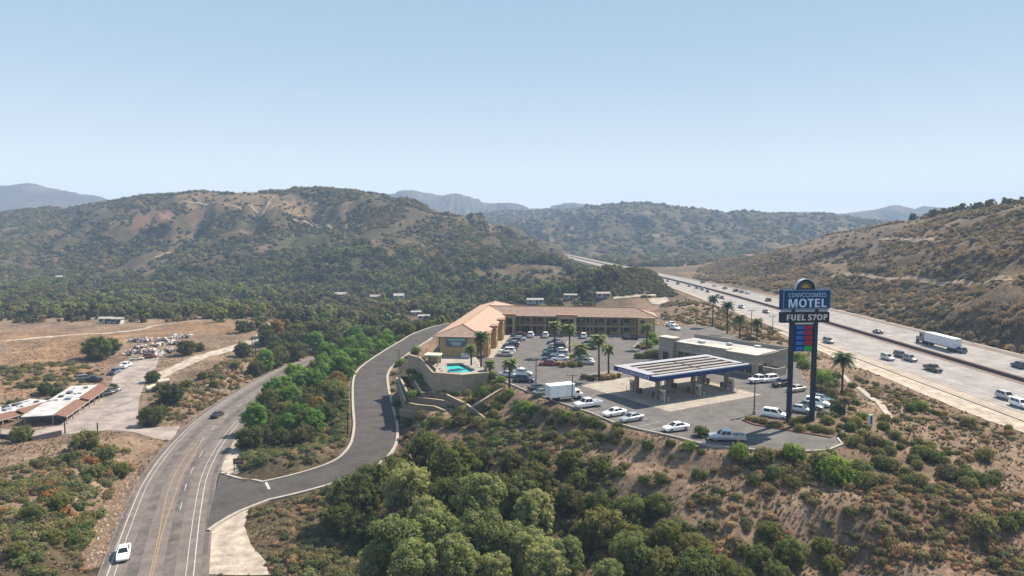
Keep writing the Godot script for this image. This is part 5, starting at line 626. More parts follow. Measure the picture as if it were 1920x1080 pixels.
# a strip between the offsets a (left) and b (right) of a line, with a skirt of the given depth
func strip(q: Shape, line: PackedVector3Array, a: Callable, b: Callable, lift: float, skirt: float = 0.0, i0: int = 0, i1: int = -1) -> void:
	if i1 < 0:
		i1 = line.size() - 1
	for i in range(i0, i1):
		var s0 := side_of(line, i)
		var s1 := side_of(line, i + 1)
		var up := Vector3(0, lift, 0)
		var l0 := line[i] + s0 * float(a.call(i)) + up
		var r0 := line[i] + s0 * float(b.call(i)) + up
		var l1 := line[i + 1] + s1 * float(a.call(i + 1)) + up
		var r1 := line[i + 1] + s1 * float(b.call(i + 1)) + up
		q.quad(l0, r0, r1, l1)
		if skirt > 0.0:
			var dn := Vector3(0, -skirt, 0)
			q.quad(l0 + dn, l0, l1, l1 + dn)
			q.quad(r0, r0 + dn, r1 + dn, r1)

func band(line: PackedVector3Array, a: float, b: float, lift: float, skirt: float = 0.0, i0: int = 0, i1: int = -1) -> Shape:
	var q := Shape.new()
	strip(q, line, func(_i): return a, func(_i): return b, lift, skirt, i0, i1)
	return q

func dashes(q: Shape, line: PackedVector3Array, off: float, wid: float, lift: float, on: int, every: int, i0: int, i1: int) -> void:
	var i := i0
	while i + on < i1:
		strip(q, line, func(_i): return off - wid * 0.5, func(_i): return off + wid * 0.5, lift, 0.0, i, i + on)
		i += every

func near_index(line: PackedVector3Array, d: float) -> int:
	for i in line.size():
		if -line[i].z >= d:
			return i
	return line.size() - 1

# a sheet laid over the ground inside an outline (x, d pairs), a little above it
func sheet(flat: Array, step: float, lift: float) -> ArrayMesh:
	var poly := PackedVector2Array()
	for i in range(0, flat.size(), 2):
		poly.append(Vector2(flat[i], flat[i + 1]))
	var r := Rect2(poly[0], Vector2.ZERO)
	for q in poly:
		r = r.expand(q)
	var q := Shape.new()
	var x := floorf(r.position.x / step) * step
	while x < r.end.x:
		var d := floorf(r.position.y / step) * step
		while d < r.end.y:
			var cell := PackedVector2Array([Vector2(x, d), Vector2(x + step, d), Vector2(x + step, d + step), Vector2(x, d + step)])
			for piece in Geometry2D.intersect_polygons(cell, poly):
				var ix := Geometry2D.triangulate_polygon(piece)
				for k in range(0, ix.size(), 3):
					var t := [piece[ix[k]], piece[ix[k + 1]], piece[ix[k + 2]]]
					if (t[1] - t[0]).cross(t[2] - t[0]) < 0.0:
						t = [t[0], t[2], t[1]]
					q.tri(P(t[0].x, gy(t[0].x, t[0].y) + lift, t[0].y), P(t[1].x, gy(t[1].x, t[1].y) + lift, t[1].y), P(t[2].x, gy(t[2].x, t[2].y) + lift, t[2].y))
			d += step
		x += step
	return q.mesh()

func build_roads() -> void:
	# county road
	var cl := smooth_line(COUNTY, 2.0)
	struct_mesh("county_road", band(cl, -7.2, 7.2, 0.0, 0.6).mesh(), M.old_asphalt)
	for e in [[-5.9, 0.16], [-5.0, 0.12], [4.2, 0.12], [5.2, 0.16]]:
		struct_mesh("road_edge_line", band(cl, e[0] - e[1] * 0.5, e[0] + e[1] * 0.5, 0.02).mesh(), M.white_paint)
	for e in [[-3.6, -2.0], [1.1, 2.7], [-6.9, -6.3], [6.2, 6.9]]:
		struct_mesh("worn_lane", band(cl, e[0], e[1], 0.012).mesh(), M.worn_asphalt)
	var i0 := near_index(cl, 60.0)
	var i1 := near_index(cl, 112.0)
	var i2 := near_index(cl, 150.0)
	var i3 := near_index(cl, 260.0)
	# the two yellow lines part round a turning lane and meet again
	for s in [-1.0, 1.0]:
		var q := Shape.new()
		var gap := func(i: int) -> float:
			var d := -cl[i].z
			return -0.25 + s * (0.16 + 0.55 * smoothstep(100.0, 125.0, d) * (1.0 - smoothstep(140.0, 158.0, d)))
		strip(q, cl, func(i): return gap.call(i) - 0.08, func(i): return gap.call(i) + 0.08, 0.02, 0.0, i0, i2)
		struct_mesh("road_centre_line", q.mesh(), M.yellow_paint)
	var dq := Shape.new()
	dashes(dq, cl, 1.9, 0.14, 0.02, 3, 8, i1, i2)
	dashes(dq, cl, 0.0, 0.14, 0.02, 3, 8, i2, i3)
	struct_mesh("lane_dash", dq.mesh(), M.white_paint)
	# access road with pale concrete kerbs
	var al := smooth_line(ACCESS, 1.5)
	var i4 := near_index(al, 120.6)
	var aq := Shape.new()
	strip(aq, al, func(_i): return -4.5, func(_i): return 4.5, 0.03, 0.6, i4)
	var el := PackedVector3Array()
	var er := PackedVector3Array()
	for k in range(0, JUNC_L.size(), 3):
		el.append(P(JUNC_L[k], JUNC_L[k + 2] + 0.03, JUNC_L[k + 1]))
		er.append(P(JUNC_R[k], JUNC_R[k + 2] + 0.03, JUNC_R[k + 1]))
	el.append(al[i4] - side_of(al, i4) * 4.5 + Vector3(0, 0.03, 0))
	er.append(al[i4] + side_of(al, i4) * 4.5 + Vector3(0, 0.03, 0))
	for k in el.size() - 1:
		aq.quad(el[k], er[k], er[k + 1], el[k + 1])
	struct_mesh("access_road", aq.mesh(), M.new_asphalt)
	for s in [-1.0, 1.0]:
		var q := Shape.new()
		if s < 0:
			strip(q, al, func(_i): return -5.05, func(_i): return -4.5, 0.17, 0.7, i4)
			strip(q, el, func(_i): return -0.55, func(_i): return 0.0, 0.14, 0.6)
		else:
			strip(q, al, func(_i): return 4.5, func(_i): return 5.1, 0.17, 0.7, i4)
			strip(q, er, func(_i): return 0.0, func(_i): return 0.6, 0.14, 0.6)
		struct_mesh("access_road_kerb", q.mesh(), M.kerb)
	var stop := Shape.new()
	var k := i4 + 1
	var sd := side_of(al, k)
	var tg := Vector3(sd.z, 0, -sd.x)
	var up := Vector3(0, 0.06, 0)
	stop.quad(al[k] - sd * 4.1 - tg * 0.25 + up, al[k] - sd * 0.3 - tg * 0.25 + up, al[k] - sd * 0.3 + tg * 0.25 + up, al[k] - sd * 4.1 + tg * 0.25 + up)
	struct_mesh("stop_line", stop.mesh(), M.white_paint)
	# freeway: two concrete carriageways, a median strip and shoulders
	var fl := smooth_line(FWY, 8.0)
	var fw := func(i: int) -> float:
		var d := -fl[i].z
		for j in range(0, FWYW.size() - 1):
			if d <= FWY[(j + 1) * 3 + 1]:
				return lerpf(FWYW[j], FWYW[j + 1], clampf((d - FWY[j * 3 + 1]) / (FWY[(j + 1) * 3 + 1] - FWY[j * 3 + 1]), 0.0, 1.0))
		return FWYW[FWYW.size() - 1]
	var fq := Shape.new()
	strip(fq, fl, func(i): return -float(fw.call(i)), func(i): return float(fw.call(i)), 0.0, 0.8)
	struct_mesh("freeway", fq.mesh(), M.freeway)
	for e in [[-0.84, -0.16], [0.12, 0.76]]:
		var q := Shape.new()
		strip(q, fl, func(i): return float(fw.call(i)) * e[0], func(i): return float(fw.call(i)) * e[1], 0.05)
		struct_mesh("carriageway", q.mesh(), M.lanes)
	var sq := Shape.new()
	strip(sq, fl, func(i): return float(fw.call(i)) * 0.80, func(i): return float(fw.call(i)) * 0.95, 0.05)
	struct_mesh("freeway_shoulder", sq.mesh(), M.shoulder)
	for e in [-0.105, 0.06]:
		var q := Shape.new()
		strip(q, fl, func(i): return float(fw.call(i)) * e - 0.9, func(i): return float(fw.call(i)) * e + 0.9, 0.045)
		struct_mesh("freeway_shoulder", q.mesh(), M.shoulder)
	var mq := Shape.new()
	strip(mq, fl, func(i): return float(fw.call(i)) * -0.022 - 0.35, func(i): return float(fw.call(i)) * -0.022 + 0.35, 0.85, 0.9)
	struct_mesh("median_barrier", mq.mesh(), M.median)
	mq = Shape.new()
	strip(mq, fl, func(i): return float(fw.call(i)) * -0.022 - 1.5, func(i): return float(fw.call(i)) * -0.022 + 1.5, 0.06)
	struct_mesh("median_strip", mq.mesh(), M.median_soil)
	for e in [-0.752, -0.582, -0.412, -0.242, 0.20, 0.36, 0.52, 0.68]:
		for h in [-0.85, 0.85]:
			var q := Shape.new()
			strip(q, fl, func(i): return float(fw.call(i)) * e + h - 0.28, func(i): return float(fw.call(i)) * e + h + 0.28, 0.07)
			struct_mesh("wheel_track", q.mesh(), M.worn_lane)
	var lq := Shape.new()
	for e in [-0.667, -0.497, -0.327, 0.28, 0.44, 0.60]:
		var i := 0
		while i + 1 < fl.size():
			if -fl[i].z > 60.0 and -fl[i].z < 420.0:
				var a0: Vector3 = fl[i] + side_of(fl, i) * float(fw.call(i)) * e + Vector3(0, 0.09, 0)
				var a1: Vector3 = fl[i + 1] + side_of(fl, i + 1) * float(fw.call(i + 1)) * e + Vector3(0, 0.09, 0)
				a1 = a0.lerp(a1, 0.5)
				var w := side_of(fl, i) * 0.09
				lq.quad(a0 - w, a0 + w, a1 + w, a1 - w)
			i += 1
	struct_mesh("lane_dash", lq.mesh(), M.white_paint)
	for e in [-0.85, -0.155, 0.115, 0.77]:
		var q := Shape.new()
		strip(q, fl, func(i): return float(fw.call(i)) * e - 0.1, func(i): return float(fw.call(i)) * e + 0.1, 0.09)
		struct_mesh("freeway_edge_line", q.mesh(), M.white_paint)

# ------------------------------------------------------------------ vehicles
func smoothed(q: Shape, limit: float) -> ArrayMesh:
	var at := {}
	for i in q.v.size():
		var key := Vector3i((q.v[i] * 400.0).round())
		if not at.has(key):
			at[key] = []
		at[key].append(i)
	var face := q.n.duplicate()
	for key in at:
		for i in at[key]:
			var s := Vector3.ZERO
			for j in at[key]:
				if face[i].dot(face[j]) > limit:
					s += face[j]
			q.n[i] = s.normalized()
	return q.mesh()

# rings run round the car from the left sill over the top to the right sill
func car_shell(stations: Array) -> ArrayMesh:
	var q := Shape.new()
	var rings := []
	for s in stations:
		var x: float = s[0]
		var y0: float = s[1]
		var y1: float = s[2]
		var w: float = s[3]
		var mid := lerpf(y0, y1, 0.55)
		rings.append([Vector3(x, y0, -w * 0.90), Vector3(x, lerpf(y0, y1, 0.15), -w * 0.98), Vector3(x, mid, -w), Vector3(x, y1 - 0.07, -w * 0.955), Vector3(x, y1, -w * 0.86), Vector3(x, y1 + 0.02, 0), Vector3(x, y1, w * 0.86), Vector3(x, y1 - 0.07, w * 0.955), Vector3(x, mid, w), Vector3(x, lerpf(y0, y1, 0.15), w * 0.98), Vector3(x, y0, w * 0.90)])
	for i in rings.size() - 1:
		for k in 10:
			q.quad(rings[i][k], rings[i + 1][k], rings[i + 1][k + 1], rings[i][k + 1])
		q.quad(rings[i][10], rings[i + 1][10], rings[i + 1][0], rings[i][0])
	for e in [0, rings.size() - 1]:
		for k in range(1, 10):
			if e == 0:
				q.tri(rings[e][0], rings[e][k], rings[e][k + 1])
			else:
				q.tri(rings[e][0], rings[e][k + 1], rings[e][k])
	return smoothed(q, 0.72)

# four-sided cabin: bottom and top outlines [x rear, x front, y, half width rear, half width front]
func cabin_corners(b: Array, t: Array) -> Array:
	return [Vector3(b[0], b[2], -b[3]), Vector3(b[1], b[2], -b[4]), Vector3(b[1], b[2], b[4]), Vector3(b[0], b[2], b[3]), Vector3(t[0], t[2], -t[3]), Vector3(t[1], t[2], -t[4]), Vector3(t[1], t[2], t[4]), Vector3(t[0], t[2], t[3])]

func pane(c: Array, u0: float, u1: float, v0: float, v1: float, out: float) -> ArrayMesh:
	# c: lower left, lower right, upper right, upper left as seen from outside
	var q := Shape.new()
	var f := func(u: float, v: float) -> Vector3:
		return c[0].lerp(c[1], u).lerp(c[3].lerp(c[2], u), v)
	var nn: Vector3 = (c[1] - c[0]).cross(c[3] - c[0]).normalized()
	var a: Vector3 = f.call(u0, v0)
	var b: Vector3 = f.call(u1, v0)
	var e: Vector3 = f.call(u1, v1)
	var g: Vector3 = f.call(u0, v1)
	var o := nn * out
	q.quad(a + o, b + o, e + o, g + o)
	q.quad(a, b, b + o, a + o)
	q.quad(b, e, e + o, b + o)
	q.quad(e, g, g + o, e + o)
	q.quad(g, a, a + o, g + o)
	return q.mesh()

var car_sets := {}
func car_set(kind: String) -> Dictionary:
	if car_sets.has(kind):
		return car_sets[kind]
	var s := {}
	var st := []
	var b := []
	var t := []
	var r := 0.33
	var ax := [1.42, -1.38]
	match kind:
		"sedan":
			st = [[-2.33, 0.42, 0.80, 0.74], [-2.24, 0.28, 0.96, 0.83], [-1.6, 0.24, 1.0, 0.90], [-0.6, 0.22, 0.97, 0.91], [0.7, 0.22, 0.95, 0.91], [1.3, 0.24, 0.90, 0.90], [2.0, 0.26, 0.78, 0.86], [2.28, 0.3, 0.66, 0.78], [2.36, 0.38, 0.55, 0.70]]
			b = [-1.85, 1.10, 0.95, 0.74, 0.80]
			t = [-0.95, 0.22, 1.43, 0.56, 0.58]
		"suv":
			st = [[-2.32, 0.42, 0.95, 0.82], [-2.25, 0.3, 1.08, 0.90], [-1.6, 0.27, 1.08, 0.94], [0.7, 0.26, 1.05, 0.94], [1.35, 0.28, 1.02, 0.93], [2.0, 0.3, 0.94, 0.90], [2.28, 0.34, 0.82, 0.82], [2.36, 0.42, 0.66, 0.74]]
			b = [-2.22, 1.18, 1.04, 0.84, 0.83]
			t = [-1.95, 0.42, 1.70, 0.66, 0.64]
			r = 0.36
		"pickup":
			st = [[-0.78, 0.40, 1.12, 0.96], [0.6, 0.34, 1.12, 0.97], [1.5, 0.34, 1.12, 0.97], [2.3, 0.36, 1.06, 0.95], [2.72, 0.40, 0.96, 0.90], [2.8, 0.46, 0.76, 0.84]]
			b = [-0.76, 1.42, 1.09, 0.88, 0.86]
			t = [-0.62, 0.72, 1.80, 0.70, 0.68]
			r = 0.40
			ax = [1.85, -1.75]
	s.body = car_shell(st)
	if kind == "pickup":
		var bed := Shape.new()
		bed.box(Vector3(-1.82, 0.60, 0), Vector3(2.06, 0.10, 1.74))
		for z in [-0.90, 0.90]:
			bed.cbox(Vector3(-1.82, 0.79, z), Vector3(2.06, 0.70, 0.10), 0.03)
		bed.cbox(Vector3(-2.84, 0.80, 0), Vector3(0.08, 0.66, 1.86), 0.02)
		bed.box(Vector3(-2.94, 0.50, 0), Vector3(0.14, 0.14, 1.80))
		bed.box(Vector3(-1.8, 0.46, 0), Vector3(2.0, 0.16, 1.3))
		s.bed = bed.mesh()
	var c := cabin_corners(b, t)
	var q := Shape.new()
	q.quad(c[1], c[0], c[4], c[5])
	q.quad(c[3], c[2], c[6], c[7])
	q.quad(c[2], c[1], c[5], c[6])
	q.quad(c[0], c[3], c[7], c[4])
	var crown := Vector3(lerpf(t[0], t[1], 0.5), t[2] + 0.05, 0)
	q.tri(c[4], c[7], crown)
	q.tri(c[7], c[6], crown)
	q.tri(c[6], c[5], crown)
	q.tri(c[5], c[4], crown)
	s.cabin = smoothed(q, 0.8)
	s.windscreen = pane([c[2], c[1], c[5], c[6]], 0.07, 0.93, 0.06, 0.92, 0.012)
	s.rear_window = pane([c[0], c[3], c[7], c[4]], 0.1, 0.9, 0.12, 0.9, 0.012)
	s.sides = []
	for f in [[c[3], c[2], c[6], c[7]], [c[1], c[0], c[4], c[5]]]:
		var fw: bool = f[0] == c[1]
		for h in [[0.10, 0.49], [0.53, 0.90]]:
			s.sides.append(pane(f, h[0], h[1], 0.10, 0.86, 0.012))
	var wq := Shape.new()
	wq.tube(Vector3(0, 0, -0.11), Vector3(0, 0, 0.11), r, r, 14)
	s.wheel = wq.mesh()
	var rq := Shape.new()
	rq.tube(Vector3(0, 0, -0.125), Vector3(0, 0, 0.125), r * 0.58, r * 0.58, 10)
	s.rim = rq.mesh()
	s.r = r
	s.ax = ax
	var fr: float = st[st.size() - 2][0]
	var fy: float = st[st.size() - 2][2]
	s.lamp = box_mesh(Vector3(0.10, 0.13, 0.32))
	s.lamps = [Vector3(fr + 0.01, fy - 0.10, -0.60), Vector3(fr + 0.01, fy - 0.10, 0.60)]
	var tx: float = st[0][0] - 0.0
	var ty: float = st[0][2] - 0.05
	if kind == "pickup":
		tx = -2.86
		ty = 0.95
	s.tails = [Vector3(tx, ty, -0.66), Vector3(tx, ty, 0.66)]
	s.tail = box_mesh(Vector3(0.08, 0.16, 0.24))
	car_sets[kind] = s
	return s

var paints := {}
func paint(name_: String) -> StandardMaterial3D:
	if paints.has(name_):
		return paints[name_]
	var c: Color = {"white": Color(0.80, 0.80, 0.80), "silver": Color(0.42, 0.44, 0.46), "grey": Color(0.16, 0.17, 0.18), "black": Color(0.018, 0.018, 0.02), "navy": Color(0.022, 0.03, 0.07), "red": Color(0.20, 0.03, 0.03), "teal": Color(0.09, 0.15, 0.16), "beige": Color(0.42, 0.37, 0.30), "blue": Color(0.10, 0.15, 0.24), "green": Color(0.10, 0.15, 0.13)}[name_]
	var m := mat(c, 0.32)
	m.clearcoat_enabled = true
	m.clearcoat = 0.6
	m.clearcoat_roughness = 0.12
	if name_ in ["silver", "grey", "teal", "blue"]:
		m.metallic = 0.35
	paints[name_] = m
	return m

func make_car(called: String, kind: String, color: String, at: Vector3, turn: float, label: String, category: String, group: String, near: bool = true) -> Node3D:
	var s := car_set(kind)
	var o := thing(called, label, category, at, turn, group)
	part("body", s.body, paint(color), o)
	if s.has("bed"):
		part("cargo_bed", s.bed, paint(color), o)
	part("cabin", s.cabin, paint(color), o)
	part("windscreen", s.windscreen, M.car_glass, o)
	part("rear_window", s.rear_window, M.car_glass, o)
	for w in s.sides:
		part("side_window", w, M.car_glass, o)
	for x in s.ax:
		for z in [-0.80, 0.80]:
			var w := part("wheel", s.wheel, M.tyre, o)
			w.position = Vector3(x, s.r, z)
			if near:
				part("rim", s.rim, M.rim, w)
	if near:
		for p in s.lamps:
			part("headlight", s.lamp, M.lamp_glass, o).position = p
		for p in s.tails:
			part("tail_light", s.tail, M.tail_glass, o).position = p
	return o

func build_vehicles() -> void:
	for c in CARS:
		# x, y, d, heading, kind, colour, label, group, near
		var cat: String = {"sedan": "car", "suv": "car", "pickup": "pickup truck"}[c[4]]
		var nm: String = {"sedan": "sedan", "suv": "suv", "pickup": "pickup_truck"}[c[4]]
		make_car(nm, c[4], c[5], P(c[0], c[1], c[2]), deg_to_rad(c[3]), c[6], cat, c[7], c[8])
	build_box_truck()
	build_semi()

func build_box_truck() -> void:
	# nose towards local +x
	var o := thing("box_truck", "white box truck parked behind the white pickup at the lot edge", "truck", P(10.6, 0.0, 134.2), deg_to_rad(22.0))
	var white := mat(Color(0.80, 0.82, 0.84), 0.45)
	var q := Shape.new()
	q.cbox(Vector3(-1.1, 2.15, 0), Vector3(5.6, 2.5, 2.3), 0.06)
	part("cargo_box", q.mesh(), white, o)
	var ribs := Shape.new()
	for x in [-3.82, -2.0, 0.0, 1.62]:
		for z in [-1.165, 1.165]:
			ribs.box(Vector3(x, 2.15, z), Vector3(0.08, 2.4, 0.03))
	part("box_rib", ribs.mesh(), mat(Color(0.55, 0.56, 0.58), 0.5), o)
	var door := Shape.new()
	door.box(Vector3(-3.915, 2.1, 0), Vector3(0.03, 2.2, 2.0))
	part("rear_door", door.mesh(), mat(Color(0.62, 0.63, 0.65), 0.5), o)
	var cab := Shape.new()
	cab.cbox(Vector3(2.35, 1.30, 0), Vector3(1.2, 1.5, 1.9), 0.10)
	cab.cbox(Vector3(3.15, 0.95, 0), Vector3(0.9, 0.8, 1.85), 0.10)
	part("cab", cab.mesh(), paint("white"), o)
	part("windscreen", box_mesh(Vector3(0.05, 0.62, 1.55), Vector3(2.955, 1.68, 0)), M.car_glass, o)
	for z in [-0.955, 0.955]:
		part("side_window", box_mesh(Vector3(0.7, 0.5, 0.03), Vector3(2.4, 1.70, z)), M.car_glass, o)
	var ch := Shape.new()
	ch.box(Vector3(-0.9, 0.72, 0), Vector3(6.0, 0.22, 0.9))
	ch.box(Vector3(-3.9, 0.62, 0), Vector3(0.12, 0.16, 2.1))
	part("chassis", ch.mesh(), M.tyre, o)
	var wq := Shape.new()
	wq.tube(Vector3(0, 0, -0.16), Vector3(0, 0, 0.16), 0.43, 0.43, 14)
	for p in [Vector3(2.7, 0.43, -0.88), Vector3(2.7, 0.43, 0.88), Vector3(-2.0, 0.43, -0.88), Vector3(-2.0, 0.43, 0.88)]:
		part("wheel", wq.mesh(), M.tyre, o).position = p
	for z in [-0.7, 0.7]:
		part("headlight", box_mesh(Vector3(0.06, 0.2, 0.3), Vector3(3.6, 0.98, z)), M.lamp_glass, o)
		part("tail_light", box_mesh(Vector3(0.05, 0.14, 0.22), Vector3(-3.97, 0.72, z)), M.tail_glass, o)

func build_semi() -> void:
	var o := thing("semi_truck", "articulated truck with a long pale trailer on the far carriageway", "truck", P(SEMI[0], -1.95, SEMI[1]), deg_to_rad(SEMI[2]))
	var q := Shape.new()
	q.cbox(Vector3(-3.0, 2.55, 0), Vector3(14.0, 2.8, 2.55), 0.05)
	part("trailer", q.mesh(), mat(Color(0.62, 0.64, 0.68), 0.5), o)
	var cab := Shape.new()
	cab.cbox(Vector3(6.0, 2.1, 0), Vector3(2.0, 2.9, 2.4), 0.15)
	cab.cbox(Vector3(7.9, 1.35, 0), Vector3(2.0, 1.4, 2.1), 0.15)
	part("cab", cab.mesh(), paint("grey"), o)
	part("windscreen", box_mesh(Vector3(0.06, 0.9, 2.0), Vector3(7.02, 2.7, 0)), M.car_glass, o)
	for z in [-1.21, 1.21]:
		part("side_window", box_mesh(Vector3(0.9, 0.7, 0.03), Vector3(6.2, 2.7, z)), M.car_glass, o)
	part("chassis", box_mesh(Vector3(16.5, 0.3, 1.1), Vector3(-0.2, 0.95, 0)), M.tyre, o)
	var wq := Shape.new()
	wq.tube(Vector3(0, 0, -0.28), Vector3(0, 0, 0.28), 0.52, 0.52, 12)
	for x in [8.0, 4.4, 3.2, -7.6, -8.8]:
		for z in [-0.95, 0.95]:
			part("wheel", wq.mesh(), M.tyre, o).position = Vector3(x, 0.52, z)

# ------------------------------------------------------------------ lot, motel, store, canopy, sign
func poly2(flat: Array) -> PackedVector2Array:
	var p := PackedVector2Array()
	for i in range(0, flat.size(), 2):
		p.append(Vector2(flat[i], -flat[i + 1]))
	return p

func slab(called: String, flat: Array, y0: float, y1: float, m: Material) -> MeshInstance3D:
	var q := Shape.new()
	q.prism(poly2(flat), y0, y1)
	return struct_mesh(called, q.mesh(), m)

# a low edging that follows an open or closed outline
func edging(called: String, flat: Array, w: float, y0: float, y1: float, m: Material) -> void:
	var q := Shape.new()
	var pl := poly2(flat)
	for k in Geometry2D.offset_polyline(pl, w * 0.5, Geometry2D.JOIN_MITER, Geometry2D.END_BUTT):
		q.prism(k, y0, y1)
	struct_mesh(called, q.mesh(), m)

func build_lot() -> void:
	slab("parking_lot", LOT, -0.7, 0.0, M.lot_asphalt)
	slab("concrete_apron", APRON, -0.3, 0.012, M.concrete)
	edging("lot_kerb", LOT_KERB, 0.35, -0.8, 0.14, M.kerb)
	var soil := ground_mat(Color(0.33, 0.235, 0.165), 4.0, 19.0, 8.0, M.fine, M.coarse)
	M.bed_soil = soil
	for isl in ISLANDS:
		slab("planting_island", isl, -0.2, 0.16, soil)
		edging("island_kerb", isl + [isl[0], isl[1]], 0.3, -0.1, 0.19, M.kerb)
	slab("sign_island", SIGN_ISLAND, -0.6, 0.15, soil)
	edging("sign_island_kerb", SIGN_KERB, 0.3, -0.1, 0.19, M.red_kerb)
	slab("motel_walkway", WALK_A, -0.2, 0.13, M.concrete)
	slab("motel_walkway", WALK_B, -0.2, 0.125, M.concrete)
	# bay markings
	for b in BAYS:
		var q := Shape.new()
		for k in int(b[5]):
			var cx: float = b[0] + b[2] * k * b[4]
			var cd: float = b[1] + b[3] * k * b[4]
			var t := Transform3D(Basis(Vector3.UP, atan2(b[7], b[6])), P(cx + b[6] * 2.5, 0.008, cd + b[7] * 2.5))
			q.obox(t, Vector3(5.0, 0.008, 0.12))
		struct_mesh("bay_marking", q.mesh(), M.white_paint)

func stucco(c: Color) -> StandardMaterial3D:
	return ground_mat(c, 3.0, 11.0, 0.0, M.soft, M.blot)

func front_door(o: Node3D, t: Transform3D, h: float = 2.1) -> void:
	var d := part("door", box_mesh(Vector3(0.95, h, 0.06), Vector3(0, h * 0.5, 0)), M.motel_door, o)
	d.transform = t
	part("handle", box_mesh(Vector3(0.06, 0.16, 0.05), Vector3(0.36, 1.0, 0.05)), M.rim, d)

func room_window(o: Node3D, t: Transform3D, w: float = 1.7, h: float = 1.25) -> void:
	var f := Shape.new()
	f.box(Vector3(0, h + 0.04, 0.02), Vector3(w + 0.16, 0.08, 0.12))
	f.box(Vector3(0, -0.04, 0.04), Vector3(w + 0.16, 0.08, 0.16))
	for x in [-w * 0.5 - 0.04, w * 0.5 + 0.04, 0.0]:
		f.box(Vector3(x, h * 0.5, 0.02), Vector3(0.07, h, 0.1))
	var fr := part("window", f.mesh() if not box_cache.has("win%s" % w) else box_cache["win%s" % w], M.window_frame, o)
	box_cache["win%s" % w] = fr.mesh
	fr.transform = t
	part("pane", box_mesh(Vector3(w, h, 0.03), Vector3(0, h * 0.5, 0)), M.dark_glass, fr)

func railing_mesh(length: float) -> ArrayMesh:
	var q := Shape.new()
	q.box(Vector3(length * 0.5, 1.05, 0), Vector3(length, 0.08, 0.08))
	q.box(Vector3(length * 0.5, 0.12, 0), Vector3(length, 0.06, 0.06))
	var x := 0.1
	while x < length:
		q.box(Vector3(x, 0.58, 0), Vector3(0.045, 0.9, 0.045))
		x += 0.16
	return q.mesh()

